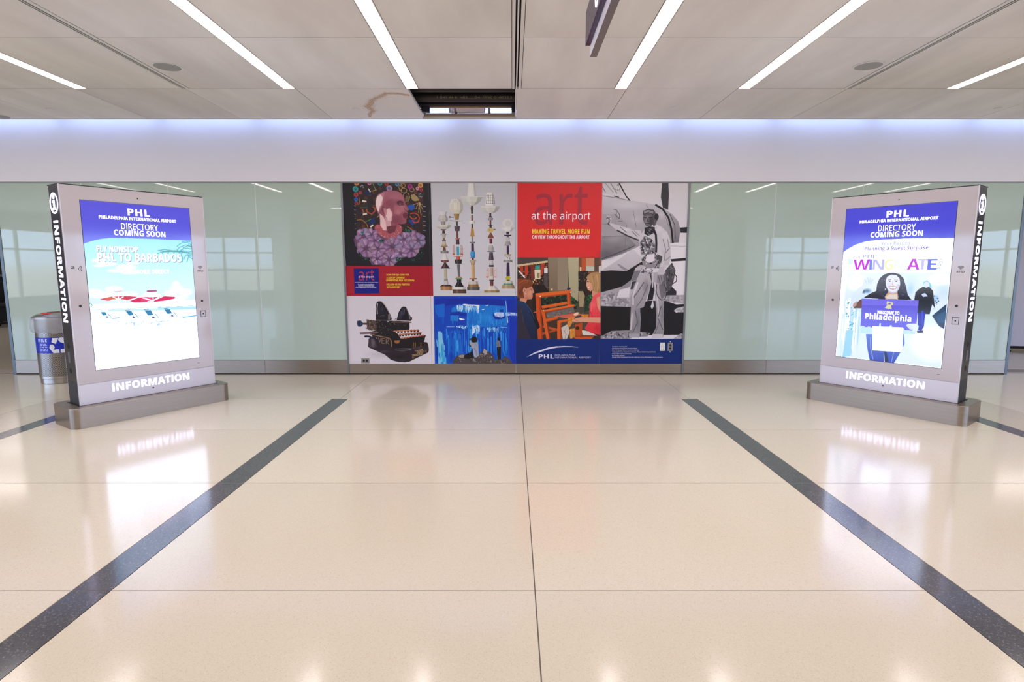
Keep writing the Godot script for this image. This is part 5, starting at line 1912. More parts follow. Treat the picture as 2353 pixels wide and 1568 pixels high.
	["p","1a1012",[814,1896,854,1893,844,1922,826,1923]],
	["e","b86a48",834,1896,21,10],
	["e","c98460",830,1894,14,5],
	["p","1a1012",[852,1892,892,1890,881,1919,864,1920]],
	["e","b86a48",871,1892,21,10],
	["e","c98460",867,1890,14,5],
	["p","1a1012",[890,1889,929,1886,919,1915,901,1917]],
	["e","9a5038",909,1889,21,10],
	["e","c98460",905,1887,14,5],
	["p","1a1012",[924,1887,963,1884,953,1913,935,1914]],
	["e","9a5038",943,1887,21,10],
	["e","c98460",939,1885,14,5],
	["p","1a1012",[693,1959,733,1956,723,1985,705,1987]],
	["e","b86a48",713,1959,21,10],
	["e","c98460",709,1957,14,5],
	["p","1a1012",[735,1952,774,1950,764,1978,746,1980]],
	["e","b86a48",754,1952,21,10],
	["e","c98460",750,1950,14,5],
	["p","1a1012",[772,1947,812,1944,802,1973,784,1974]],
	["e","b86a48",791,1947,21,10],
	["e","c98460",787,1945,14,5],
	["p","1a1012",[812,1941,852,1938,841,1967,824,1968]],
	["e","b86a48",831,1941,21,10],
	["e","c98460",827,1939,14,5],
	["p","1a1012",[851,1936,891,1933,881,1962,863,1963]],
	["e","b86a48",870,1936,21,10],
	["e","c98460",866,1934,14,5],
	["p","1a1012",[889,1932,928,1929,918,1958,900,1959]],
	["e","b86a48",908,1932,21,10],
	["e","c98460",904,1930,14,5],
	["p","1a1012",[926,1926,966,1923,956,1952,938,1954]],
	["e","9a5038",945,1926,21,10],
	["e","c98460",941,1924,14,5],
	["p","1a1012",[961,1921,1000,1919,990,1947,972,1949]],
	["e","9a5038",980,1921,21,10],
	["e","c98460",976,1919,14,5],
	["p","a0633d",[603,1987,681,1987,667,2021,632,2029,609,2014]],
	["l","c28a5c",3,[606,1989,680,1988]],
	["p","1a1416",[838,2000,989,1980,987,2049,850,2076]],
	["p","8a5c3a",[849,2014,860,2013,859,2070,848,2073]],
	["p","8a5c3a",[873,2014,884,2013,883,2070,872,2073]],
	["p","8a5c3a",[945,2014,956,2013,955,2070,944,2073]],
	["l","2a2226",8,[962,1969,1006,1972]],
	["g","c3c3c9","cbc9cd",[1113,-18,2208,-18,2210,1411,1124,1411]],
	["o","cfcfd6",1679,612,491,491,60],
	["o","b4b4bc",1673,1367,511,59,50],
	["s","cfcac6",1257,353,61,1259,391,41],
	["s","bdb8b2",1259,391,41,1260,439,67],
	["s","b5b0aa",1260,439,67,1261,473,54],
	["s","8f8880",1261,473,29,1263,516,26],
	["s","c9c6bc",1263,514,103,1263,537,96],
	["s","b5b0a0",1263,537,96,1264,564,49],
	["s","4a3030",1264,569,32,1265,579,32],
	["s","4a2a28",1265,581,14,1266,622,18],
	["s","8a8a86",1266,627,47,1267,634,47],
	["s","a8a49c",1267,634,28,1268,675,16],
	["s","6e6028",1268,678,12,1269,704,14],
	["s","3a2a28",1269,707,24,1269,719,24],
	["s","b9ae98",1269,724,20,1271,777,33],
	["s","8a6a3a",1271,775,45,1272,787,39],
	["s","6a3a28",1272,792,14,1273,836,20],
	["s","7d7d78",1273,841,51,1274,870,51],
	["s","d2cfcb",1275,880,20,1277,953,45],
	["s","7a3028",1277,958,51,1278,977,45],
	["s","4a3a36",1278,982,16,1279,1012,18],
	["s","3a2426",1279,1007,24,1281,1061,59],
	["s","b8b094",1281,1066,20,1285,1189,18],
	["s","8a8480",1285,1189,22,1286,1223,24],
	["s","c0bdb8",1286,1223,29,1288,1283,29],
	["s","3a2020",1287,1268,49,1288,1293,88],
	["s","a8784e",1288,1288,74,1290,1337,74],
	["l","8f865e",4,[1267,1083,1300,1072]],
	["l","8f865e",4,[1266,1099,1300,1087]],
	["l","8f865e",4,[1266,1115,1300,1103]],
	["l","8f865e",4,[1266,1131,1300,1119]],
	["l","8f865e",4,[1266,1146,1300,1135]],
	["l","8f865e",4,[1265,1162,1299,1150]],
	["l","8f865e",4,[1265,1178,1299,1166]],
	["s","dcd7c9",1428,198,54,1430,257,84],
	["s","dad5c7",1430,257,84,1432,324,86],
	["s","d3cdbc",1432,324,86,1433,372,54],
	["s","9a7a40",1433,377,35,1435,453,22],
	["s","4a403e",1435,473,12,1437,526,12],
	["s","4a4048",1437,529,35,1438,593,29],
	["s","6a4436",1438,593,12,1441,680,12],
	["s","b0584a",1441,680,33,1441,695,20],
	["s","3a2028",1441,695,20,1443,758,22],
	["s","3fa0b8",1443,787,16,1446,894,16],
	["s","b07060",1446,904,59,1447,914,54],
	["s","c84a34",1447,914,22,1447,948,24],
	["s","2c2428",1447,948,47,1449,1002,39],
	["s","5a5c60",1449,1007,18,1453,1164,12],
	["s","b08a6a",1453,1164,31,1454,1189,35],
	["s","3f8a60",1453,1184,49,1454,1197,45],
	["s","1a181c",1454,1199,29,1455,1228,28],
	["s","14141a",1455,1228,24,1456,1278,49],
	["s","1a1a20",1456,1278,54,1456,1302,54],
	["s","d5d0c8",1456,1298,84,1457,1337,77],
	["s","5a3a30",1457,1327,88,1458,1377,86],
	["l","b8b29e",4,[1402,205,1374,266,1373,319,1396,367]],
	["l","b8b29e",4,[1411,205,1393,266,1393,319,1408,367]],
	["l","b8b29e",4,[1421,205,1413,266,1412,319,1419,367]],
	["l","b8b29e",4,[1438,205,1447,266,1446,319,1440,367]],
	["l","b8b29e",4,[1448,205,1467,266,1466,319,1452,367]],
	["l","b8b29e",4,[1458,205,1486,266,1486,319,1464,367]],
	["l","8a8a8a",6,[1347,458,1430,470,1513,464]],
	["l","4a403e",8,[1342,418,1396,420]],
	["e","4a403e",1347,418,12,12],
	["e","c6c5cb",1347,418,6,6],
	["l","c07a68",3,[1387,777,1387,884]],
	["e","b0563f",1387,777,5,6],
	["e","b0563f",1386,795,5,6],
	["e","b0563f",1386,812,5,6],
	["e","b0563f",1386,830,5,6],
	["e","b0563f",1386,847,5,6],
	["e","b0563f",1385,865,5,6],
	["e","b0563f",1385,882,5,6],
	["e","b0563f",1385,880,9,11],
	["l","c07a68",3,[1402,768,1402,884]],
	["e","b0563f",1402,768,5,6],
	["e","b0563f",1401,785,5,6],
	["e","b0563f",1401,803,5,6],
	["e","b0563f",1401,820,5,6],
	["e","b0563f",1401,838,5,6],
	["e","b0563f",1400,855,5,6],
	["e","b0563f",1400,873,5,6],
	["e","b0563f",1400,890,5,6],
	["e","b0563f",1400,880,9,11],
	["l","c07a68",3,[1485,772,1486,884]],
	["e","b0563f",1485,772,5,6],
	["e","b0563f",1485,790,5,6],
	["e","b0563f",1485,807,5,6],
	["e","b0563f",1485,825,5,6],
	["e","b0563f",1484,842,5,6],
	["e","b0563f",1484,860,5,6],
	["e","b0563f",1484,878,5,6],
	["e","b0563f",1484,880,9,11],
	["l","c07a68",3,[1502,787,1503,884]],
	["e","b0563f",1502,787,5,6],
	["e","b0563f",1502,804,5,6],
	["e","b0563f",1501,822,5,6],
	["e","b0563f",1501,840,5,6],
	["e","b0563f",1501,857,5,6],
	["e","b0563f",1501,875,5,6],
	["e","b0563f",1501,892,5,6],
	["e","b0563f",1501,880,9,11],
	["s","e0dfda",1625,-18,39,1627,162,57],
	["s","d8d8d0",1627,162,142,1627,171,142],
	["s","cdcdc3",1627,171,138,1627,228,103],
	["s","c4c4ba",1627,228,103,1628,271,39],
	["s","4a3430",1628,276,12,1628,300,12],
	["s","4a3430",1628,300,26,1628,309,20],
	["s","4a3434",1628,309,14,1628,377,12],
	["s","cfcfcb",1628,377,37,1629,389,37],
	["s","7a5a4a",1629,391,10,1629,463,12],
	["s","d9d6cf",1629,463,41,1629,501,37],
	["s","3a3030",1629,501,10,1630,554,10],
	["s","b0853c",1630,554,14,1631,656,26],
	["s","8a8078",1631,656,12,1631,729,10],
	["s","6a6a70",1631,727,35,1631,743,29],
	["s","3a2440",1631,746,16,1632,845,18],
	["s","2f8fd0",1632,845,24,1632,870,30],
	["s","2f8fd0",1632,870,30,1633,899,30],
	["s","2a80c0",1633,899,30,1633,924,24],
	["s","6a3a2a",1633,924,33,1633,928,33],
	["s","3a2a28",1633,928,12,1633,953,12],
	["s","b89a78",1633,955,41,1633,997,26],
	["s","4a3228",1633,1000,28,1633,1010,26],
	["s","c39a62",1633,1007,20,1635,1184,20],
	["s","9a5a40",1635,1184,49,1635,1199,45],
	["s","5a4a40",1635,1199,14,1635,1223,14],
	["s","c0b8ae",1635,1223,59,1635,1268,69],
	["s","8a6638",1635,1263,64,1636,1302,71],
	["s","54504e",1636,1298,81,1636,1337,79],
	["s","e2e0da",1854,116,41,1857,276,63],
	["s","d6d4cc",1857,284,123,1857,300,120],
	["s","cac8bf",1857,300,118,1858,338,98],
	["s","c2c0b7",1858,338,98,1858,367,49],
	["s","4a2430",1858,370,12,1859,410,12],
	["s","4a2430",1859,410,20,1859,424,18],
	["s","8a8886",1859,429,33,1859,458,29],
	["s","6a2a30",1859,458,10,1860,516,10],
	["s","2c2838",1860,514,28,1860,522,28],
	["s","3a3438",1860,522,14,1861,554,14],
	["s","7a4a3a",1862,612,8,1863,680,44],
	["s","6a1c34",1863,685,18,1864,748,16],
	["s","b0aeaa",1864,769,22,1865,797,33],
	["s","a8a6a2",1865,797,33,1865,836,33],
	["s","6a6a6c",1865,841,49,1866,853,45],
	["s","4a3a48",1866,855,22,1867,958,31],
	["s","bcbab8",1867,963,24,1868,1017,28],
	["s","1f1a2a",1868,1017,29,1869,1041,28],
	["s","b09a88",1869,1051,22,1870,1159,24],
	["s","c8c0b8",1871,1169,28,1871,1199,28],
	["s","2a1e20",1871,1204,29,1871,1220,28],
	["s","6a302c",1871,1220,22,1872,1288,20],
	["s","cfcac2",1872,1283,49,1873,1337,93],
	["s","9a7a4a",1873,1337,98,1874,1367,96],
	["e","c8ae6a",1858,581,39,31],
	["l","3a3030",8,[1897,572,1920,569]],
	["e","5a4428",1851,579,6,8],
	["l","3a3a3e",4,[1819,147,1808,252]],
	["l","3a3a3e",4,[1838,147,1833,252]],
	["l","3a3a3e",4,[1860,147,1860,252]],
	["l","3a3a3e",4,[1882,147,1888,252]],
	["l","3a3a3e",4,[1903,147,1913,252]],
	["l","4a4a4e",3,[1814,150,1905,150]],
	["l","4a4a4e",3,[1814,181,1904,181]],
	["l","4a4a4e",3,[1814,214,1904,214]],
	["l","4a4a4e",3,[1813,249,1904,249]],
	["l","c08a78",3,[1812,1051,1809,1174]],
	["e","b0604a",1812,1056,5,5],
	["e","b0604a",1812,1073,5,5],
	["e","b0604a",1812,1089,5,5],
	["e","b0604a",1811,1106,5,5],
	["e","b0604a",1811,1123,5,5],
	["e","b0604a",1811,1139,5,5],
	["e","b0604a",1811,1156,5,5],
	["e","b0604a",1811,1173,5,5],
	["e","b0563f",1809,1169,8,10],
	["l","c08a78",3,[1829,1051,1826,1174]],
	["e","b0604a",1829,1056,5,5],
	["e","b0604a",1828,1073,5,5],
	["e","b0604a",1828,1089,5,5],
	["e","b0604a",1828,1106,5,5],
	["e","b0604a",1828,1123,5,5],
	["e","b0604a",1828,1139,5,5],
	["e","b0604a",1828,1156,5,5],
	["e","b0604a",1828,1173,5,5],
	["e","b0563f",1826,1169,8,10],
	["l","c08a78",3,[1903,1051,1900,1174]],
	["e","b0604a",1903,1056,5,5],
	["e","b0604a",1903,1073,5,5],
	["e","b0604a",1903,1089,5,5],
	["e","b0604a",1903,1106,5,5],
	["e","b0604a",1903,1123,5,5],
	["e","b0604a",1902,1139,5,5],
	["e","b0604a",1902,1156,5,5],
	["e","b0604a",1902,1173,5,5],
	["e","b0563f",1900,1169,8,10],
	["l","c08a78",3,[1928,1051,1925,1174]],
	["e","b0604a",1928,1056,5,5],
	["e","b0604a",1928,1073,5,5],
	["e","b0604a",1927,1089,5,5],
	["e","b0604a",1927,1106,5,5],
	["e","b0604a",1927,1123,5,5],
	["e","b0604a",1927,1139,5,5],
	["e","b0604a",1927,1156,5,5],
	["e","b0604a",1927,1173,5,5],
	["e","b0563f",1925,1169,8,10],
	["e","d3d1cc",2076,494,67,57],
	["e","c8c6c2",2082,497,39,39],
	["s","d6d5d0",2077,547,88,2077,574,69],
	["s","cccac4",2077,574,69,2077,598,44],
	["s","2c2438",2077,601,18,2077,632,16],
	["s","2a2030",2077,637,47,2077,651,43],
	["s","4a4a50",2077,651,14,2078,670,14],
	["s","b8b6b4",2078,666,22,2078,714,22],
	["s","9a989a",2078,719,24,2078,768,43],
	["s","77757a",2078,768,43,2078,773,43],
	["s","3c2444",2078,775,14,2079,884,14],
	["s","b09a6a",2079,880,47,2079,899,41],
	["s","cfcdcb",2079,899,33,2080,953,33],
	["s","8a8888",2080,953,54,2080,980,59],
	["s","33203f",2080,987,16,2082,1159,22],
	["s","4a4430",2082,1204,22,2082,1218,22],
	["s","c9c0a6",2082,1223,59,2082,1258,71],
	["s","2f8f8a",2082,1253,61,2082,1270,61],
	["s","a8906c",2082,1268,74,2083,1317,88],
	["e","b7ac26",2080,1183,33,22],
	["e","2a2830",2066,914,5,6],
	["e","2a2830",2091,909,5,6],
	["e","2a2830",2076,928,5,6],
	["e","2a2830",2101,933,5,6],
	["g","0a3cb0","0b52c0",[1123,1414,2213,1412,2216,2307,1126,2307]],
	["v",["0c44b4","0a36a6","0f55c4","0b4aba"],120,9,32,77,271,[1135,1423,2205,1423,2206,2288,1132,2288]],
	["p","0a2b9c",[1269,1443,1538,1436,1923,1449,2051,1462,2045,1532,1955,1542,1846,1526,1666,1520,1448,1513,1280,1539]],
	["p","0b2ea2",[1141,1449,1269,1436,1274,1520,1139,1532]],
	["p","0d62c8",[1139,1526,1265,1513,1262,1681,1188,1684,1141,1622]],
	["p","1373cf",[1357,1565,1448,1521,1859,1527,2051,1545,2067,1803,1547,1816,1549,1661,1343,1655]],
	["v",["1a7fd6","0f68c6","2a8edc","1272ce"],160,10,28,39,142,[1370,1545,2051,1545,2060,1797,1554,1803,1549,1655,1362,1648]],
	["o","2a94e0",1793,1687,194,103,50],
	["o","0c3cae",1613,1739,77,52,40],
	["o","0a2a9a",1666,1475,387,52,50],
	["p","0a2fa2",[1331,1622,1447,1613,1549,1635,1549,1668,1446,1661,1337,1655]],
	["p","1c7ad2",[1337,1661,1446,1661,1445,1732,1336,1732]],
	["p","0b3fb2",[1446,1661,1549,1668,1545,1765,1445,1778,1432,1739]],
	["v",["bcd8ee","9cc8e6","d4e4f0","6ab0e0"],70,5,14,32,84,[1422,1525,1704,1529,1704,1565,1428,1565]],
	["p","e8edf5",[1493,1518,1525,1513,1576,1521,1647,1523,1714,1527,1707,1577,1682,1571,1679,1545,1640,1536,1537,1536,1505,1526]],
	["p","e8edf5",[1781,1532,1833,1523,1814,1539]],
	["l","e8edf5",9,[1743,1584,1762,1587,1781,1577]],
	["p","f0f2f6",[1449,1695,1471,1699,1529,1713,1497,1721,1465,1721,1450,1710]],
	["p","0b2c9a",[1884,1629,1916,1674,1999,1687,2045,1668,2038,1700,1974,1713,1909,1710,1884,1668]],
	["p","0b2c9a",[1974,1587,2019,1585,2018,1616,1977,1619]],
	["p","b0c3ea",[1903,1629,1948,1621,2012,1626,2032,1655,2022,1677,1987,1688,1909,1668]],
	["n",["dfe6f4","8fa8de","c8d6f0"],50,6,22,[1903,1629,2012,1626,2028,1658,1987,1687,1909,1668]],
	["p","86a9e4",[2038,1630,2090,1619,2154,1622,2212,1645,2209,1668,2115,1661,2051,1669]],
	["n",["b4ccf0","5f8adc","dfe8f6"],40,6,19,[2038,1630,2154,1624,2209,1648,2205,1666,2051,1666]],
	["l","8fc8ea",8,[2051,1475,2058,1545,2064,1661,2073,1758]],
	["l","cfe4f2",9,[2070,1674,2077,1758]],
	["v",["1d86dc","0b45b8","3aa0e0","0a3cb0","1468c8","0f5cc4"],170,9,26,103,336,[1276,1829,2077,1829,2076,1999,1273,1999]],
	["n",["cfe2f2","8fc4ea","b0d8f0","5fb0e4"],80,8,23,[1406,1797,1548,1797,1534,1842,1418,1816]],
	["n",["e0ecf6","8fc4ea","b0d8f0"],50,9,26,[1609,1791,1719,1791,1689,1855,1618,1842]],
	["v",["cfe4f4","8fc8ec"],26,5,12,26,84,[1612,1803,1715,1803,1702,1842,1618,1842]],
	["v",["a8d4f0","6ab8e8"],40,5,13,19,58,[1793,1810,1967,1810,1960,1842,1805,1836]],
	["l","a8c8ea",6,[1283,1810,1386,1809]],
	["l","a8c8ea",6,[1980,1813,2070,1820]],
	["v",["4fb0dc","2f98d8","7cc4e0","3aa4da"],60,8,22,77,245,[1172,1868,1221,1868,1272,2130,1269,2294,1178,2294]],
	["p","7cc2de",[1175,1868,1208,1868,1218,1973,1210,2130,1183,2156]],
	["p","5fb4dc",[1148,1973,1164,1986,1175,2071,1156,2071]],
	["p","0b32ae",[2106,1674,2209,1674,2211,2288,2141,2288,2102,2195,2096,1934]],
	["p","0a2ea4",[2064,1455,2208,1455,2209,1629,2090,1622,2070,1545]],
	["p","4b4345",[1360,2298,1367,2241,1400,2202,1453,2172,1511,2163,1524,2195,1608,2195,1700,2169,1752,2123,1768,2087,1817,2130,1856,2149,1894,2202,1897,2241,1946,2228,1998,2235,2037,2195,2102,2228,2151,2298]],
	["n",["8a7f78","2a2526","6a6058","9c928a","383234"],150,8,26,[1373,2288,1400,2209,1505,2172,1608,2202,1758,2130,1817,2136,1888,2215,1985,2241,2037,2202,2089,2228,2128,2288]],
	["p","a89f97",[1752,2149,1768,2090,1813,2130,1797,2172]],
	["p","9a9189",[1427,2189,1479,2172,1511,2176,1504,2215,1452,2215]],
	["p","17141a",[1518,2176,1596,2140,1609,2084,1628,2189,1644,2214,1569,2228,1504,2222]],
	["p","9aa0ae",[1577,2038,1581,1999,1597,1989,1630,2012,1675,2009,1694,2045,1701,2189,1663,2214,1638,2210,1624,2097,1597,2071]],
	["l","6a6e7a",5,[1635,2084,1661,2117,1673,2182]],
	["l","c8ccd8",5,[1629,2038,1626,2097,1641,2195]],
	["l","7a7e8a",5,[1649,2025,1681,2064]],
	["p","141014",[1598,1963,1630,1937,1662,1939,1687,1973,1678,2009,1642,2015,1607,2009]],
	["p","181418",[1577,1963,1601,1960,1601,1978,1578,1979]],
	["p","2a2428",[1570,2035,1578,2031,1606,2067,1584,2069]],
	["e","20181a",1961,1966,19,19],
	["p","74747c",[1925,2005,1947,1986,1973,1999,1988,2071,1940,2079,1929,2051]],
	["p","16131a",[1934,2074,1987,2067,1985,2230,1992,2236,1943,2235]],
	["l","4a4a52",5,[1953,2025,1950,2064,1960,2103]],
	["p","db2b2f",[2198,-32,3263,-32,3270,925,2199,925]],
	["p","2c1e1b",[2198,924,3271,924,3280,1975,2199,1975]],
	["n",["8a4a28","c98a4a","3a201a","5a2a1e","b0663a","2a1614","d8b070"],240,8,30,[2210,1033,2584,994,2586,1329,2210,1270]],
	["p","4c3c3c",[2198,924,2591,924,2585,957,2198,1006]],
	["p","cdb98e",[2198,1012,2585,959,2586,986,2198,1039]],
	["n",["e8dcb0","8a7a50"],30,8,18,[2210,1014,2583,963,2584,984,2210,1033]],
	["p","b03a22",[2228,1033,2272,1028,2272,1132,2238,1132]],
	["p","b83e24",[2292,1023,2336,1019,2337,1141,2297,1151]],
	["p","7a2a22",[2366,1014,2421,1014,2417,1191,2372,1191]],
	["p","b03a24",[2493,999,2548,992,2525,1136,2494,1143]],
	["p","3f9a86",[2426,1023,2487,1019,2487,1071,2424,1073]],
	["p","d8cfae",[2416,1077,2493,1073,2494,1196,2422,1196]],
	["p","8a7a58",[2451,1117,2484,1117,2484,1181,2451,1181]],
	["p","d8dade",[2540,1053,2584,1053,2585,1120,2540,1120]],
	["p","4f4648",[2540,1122,2587,1120,2589,1354,2532,1341]],
	["p","dddde0",[2208,1092,2228,1090,2305,1176,2289,1183]],
	["p","1d1516",[2427,1270,2536,1260,2597,1349,2598,1588,2394,1588,2393,1369]],
	["g","8d7c68","76664f",[2588,924,2840,924,2848,1369,2602,1354]],
	["p","93826d",[2712,924,2838,924,2843,1329,2716,1339]],
	["g","b4ac8c","a39b7c",[2840,924,2980,924,2982,1508,2867,1488]],
	["p","4a4238",[2598,1488,3176,1468,3186,1975,2602,1975]],
	["n",["5a5044","3a332c","6a5c4c"],80,14,50,[2608,1548,3167,1528,3175,1961,2612,1961]],
	["p","7a4a34",[2980,924,3271,924,3269,1141,2983,1112]],
	["p","c2542a",[3016,930,3072,930,3070,1090,3020,1090]],
	["p","c98a66",[3072,930,3178,930,3180,1038,3074,1038]],
	["p","bcc6ba",[3074,1033,3180,1038,3179,1097,3075,1092]],
	["p","5a463c",[3181,925,3237,925,3235,1104,3187,1104]],
	["p","d8d8d0",[3237,1033,3269,1023,3271,1122,3239,1114]],
	["p","e8d8b0",[2995,1043,3015,1043,3016,1092,2996,1092]],
	["p","1d1819",[2976,1102,3100,1092,3075,1409,2986,1409]],
	["n",["5a3a28","2a2022","8a6040"],40,8,24,[2986,1107,3080,1102,3062,1230,2988,1230]],
	["p","a08e6c",[2981,1349,3036,1339,3067,1409,3048,1553,2998,1553]],
	["p","2a201c",[2993,1230,3052,1210,3079,1349,2985,1349]],
	["p","1f3a26",[3081,1419,3174,1369,3173,1588,3059,1618]],
	["n",["2f6a38","12241a","4a8a4a"],40,12,34,[3081,1419,3174,1379,3168,1588,3064,1608]],
	["p","1a251c",[2507,1409,2876,1399,2982,1488,2958,1578,2518,1538]],
	["n",["2f5a34","12180f","3f7a44","24402a"],90,14,44,[2512,1414,2876,1404,2977,1488,2958,1568,2523,1533]],
	["e","c9b48a",2639,1329,14,14],
	["l","1f4a2a",14,[2866,1419,2916,1449,2947,1508]],
	["l","2f6a38",9,[2876,1424,2931,1439]],
	["p","6b6561",[2564,1633,2923,1553,2936,1620,2579,1701]],
	["n",["7a746f","57514d"],60,10,36,[2569,1636,2920,1558,2931,1616,2581,1697]],
	["p","3a2b22",[2525,1749,2740,1709,2743,1975,2526,1975]],
	["p","b04818",[2500,1890,2721,1835,2721,1860,2506,1921]],
	["p","c04c18",[2525,1789,2721,1835,2721,1862,2525,1820]],
	["p","c64d1a",[2429,1384,2497,1374,2527,1975,2466,1975]],
	["p","a03c12",[2477,1409,2499,1409,2529,1971,2511,1971]],
	["p","dc6426",[2429,1379,2887,1334,2888,1381,2507,1426,2430,1409]],
	["p","a8421a",[2507,1415,2836,1379,2836,1394,2507,1434]],
	["p","c85420",[2831,1371,2887,1364,2890,1530,2846,1538]],
	["p","9c3c14",[2868,1369,2887,1365,2890,1528,2878,1532]],
	["p","da6022",[2508,1538,2837,1483,2844,1516,2518,1575]],
	["p","de6626",[2529,1595,2932,1516,2935,1545,2549,1626]],
	["p","9c3c14",[2531,1618,2935,1543,2935,1550,2551,1632]],
	["p","d25c20",[2504,1588,2551,1588,2614,1973,2577,1973]],
	["p","7a2e10",[2551,1608,2571,1648,2632,1973,2614,1973]],
	["p","d0604a",[2659,1674,2949,1628,3031,1648,2870,1699]],
	["p","d65e20",[2554,1711,2719,1675,2725,1701,2570,1741]],
	["p","8f3a14",[2570,1741,2725,1701,2725,1711,2574,1755]],
	["p","d65e22",[2715,1731,2900,1699,2902,1727,2758,1757,2758,1975,2717,1975]],
	["p","9a3e16",[2755,1757,2770,1755,2775,1975,2758,1975]],
	["p","c85a20",[2407,1618,2454,1608,2454,1623,2409,1630]],
	["e","f0e8e0",2493,1417,9,10],
	["e","f0e8e0",2883,1365,7,8],
	["e","e0c8a0",2537,1600,7,7],
	["p","2b2a4a",[2835,1307,2881,1304,2879,1329,2837,1331]],
	["l","e8a080",3,[2669,1675,2870,1697]],
	["l","b84a3a",4,[2739,1667,2959,1638]],
	["p","ccc2b6",[2767,1820,2841,1779,2863,1809,2872,1890,2838,1975,2789,1975]],
	["l","8a8076",7,[2802,1850,2832,1911,2813,1971]],
	["l","9a9086",6,[2831,1809,2822,1860]],
	["p","d8cfc4",[3033,1850,3133,1870,3235,1926,3044,1913]],
	["p","b04618",[2941,1781,3041,1751,3036,1923,2953,1933]],
	["e","3a1a10",2977,1825,26,22],
	["p","c8521c",[2928,1943,3195,1929,3150,1975,2964,1975]],
	["p","8f3a14",[2933,1943,3044,1921,3185,1929,3175,1937]],
	["p","d88a34",[2850,1699,2945,1679,2922,1729,2881,1811,2845,1809]],
	["n",["d88a34","a05a1c","e8a850"],26,8,24,[2850,1699,2945,1679,2922,1729,2881,1811,2845,1809]],
	["p","d08a3a",[2872,1840,2942,1830,2947,1941,2883,1963]],
	["n",["d08a3a","a05a1c","e8a850"],26,8,24,[2872,1840,2942,1830,2947,1941,2883,1963]],
	["p","d07a24",[3019,1648,3121,1648,3112,1701,3030,1701]],
	["n",["d07a24","a05a1c","e8a850"],26,8,24,[3019,1648,3121,1648,3112,1701,3030,1701]],
	["p","e8d0b0",[2919,1648,2959,1623,2991,1623,2979,1657,2940,1669]],
	["p","cf8a6c",[2238,1429,2328,1449,2308,1498,2223,1488]],
	["p","c98468",[2328,1304,2385,1288,2399,1319,2418,1366,2394,1379,2398,1411,2385,1451,2328,1456,2283,1441,2278,1349]],
	["p","7a3c20",[2198,1193,2238,1186,2302,1186,2377,1208,2399,1260,2385,1290,2328,1311,2290,1304,2276,1359,2288,1439,2238,1441,2198,1434]],
	["l","a05a34",9,[2218,1250,2288,1210,2367,1220]],
	["l","8f4a28",8,[2218,1309,2268,1250,2337,1235]],
	["l","5a2816",8,[2218,1389,2258,1329,2278,1290]],
	["e","d4957c",2291,1341,20,36],
	["e","b06a54",2293,1341,9,20],
	["e","e8e0d8",2306,1384,6,7],
	["o","e0a488",2363,1379,40,60,60],
	["o","a0604a",2328,1439,50,25,60],
	["o","5a2a16",2238,1369,40,70,50],
	["o","9a5630",2288,1220,70,30,50],
	["l","5a3020",5,[2362,1327,2389,1321]],
	["e","33201a",2382,1337,7,4],
	["l","a0503c",5,[2383,1401,2400,1397]],
	["g","1b3358","141f3c",[2198,1463,2288,1488,2369,1578,2429,1679,2453,1975,2199,1975]],
	["p","2e2a3a",[2199,1538,2259,1568,2291,1749,2375,1975,2199,1975]],
	["p","0f0f16",[2359,1606,2429,1638,2492,1811,2462,1842,2419,1749]],
	["l","2a4a78",8,[2298,1498,2369,1588,2419,1709]],
	["l","44405a",7,[2249,1588,2279,1749]],
	["p","b0865a",[3077,1181,3101,1141,3145,1114,3219,1104,3277,1136,3279,1349,3236,1389,3164,1354,3157,1250]],
	["p","d89a7c",[3084,1212,3111,1181,3156,1203,3164,1329,3139,1354,3099,1327,3081,1275]],
	["l","8f6a42",9,[3170,1151,3182,1270,3174,1349]],
	["l","c9a272",10,[3210,1132,3234,1250,3224,1359]],
	["l","a07a4c",8,[3250,1151,3263,1329]],
	["p","b58c5e",[3111,1151,3160,1141,3182,1250,3169,1349,3147,1250,3102,1191]],
	["o","eab79c",3108,1270,40,50,60],
	["o","c8a070",3220,1181,50,60,50],
	["o","8a6440",3244,1349,40,40,50],
	["l","443c3c",4,[3077,1225,3107,1228,3144,1234]],
	["e","2a2020",3097,1230,6,4],
	["p","f4ece8",[3098,1298,3128,1288,3123,1301,3106,1307]],
	["l","b05a4a",4,[3095,1296,3131,1286]],
	["p","cf8f70",[3159,1339,3234,1374,3186,1449,3155,1409]],
	["g","ee5a60","d92c38",[3175,1409,3224,1379,3280,1354,3285,1917,3154,1892,3070,1830,3116,1749,3129,1648,3127,1528]],
	["o","f6787c",3177,1528,60,90,50],
	["o","b81f2c",3233,1830,70,90,50],
	["l","b8202c",6,[3139,1608,3181,1709,3182,1769]],
	["l","f07a7c",7,[3157,1488,3149,1608]],
	["p","d9987a",[3215,1434,3279,1407,3282,1659,3228,1548]],
	["p","d8997c",[2905,1737,2945,1699,3010,1687,3280,1687,3282,1757,3041,1746,2961,1754]],
	["l","a8644c",4,[2940,1717,2980,1721]],
	["l","a8644c",4,[2946,1733,2991,1735]],
	["p","06276f",[2199,1973,3306,1971,3313,2303,2199,2303]],
	["p","d9d4e8",[2311,2209,2431,2139,2603,2078,2703,2063,2804,2060,2905,2063,2989,2073,2989,2078,2905,2073,2804,2074,2714,2081,2613,2100,2442,2157]],
	["p","dad5da",[3260,-17,4388,-17,4400,1976,3281,1976]],
	["g","c6c1c6","8d898f",[3263,155,3323,158,3610,212,3828,245,3978,272,4090,341,4162,461,4195,609,4186,744,3802,744,3708,798,3531,880,3258,968]],
	["g","d0cbd0","b4afb4",[3263,159,3610,216,3951,270,4064,381,3845,368,3559,341,3259,354]],
	["p","a5a1a6",[3262,381,3437,381,3590,502,3607,609,3498,636,3268,643]],
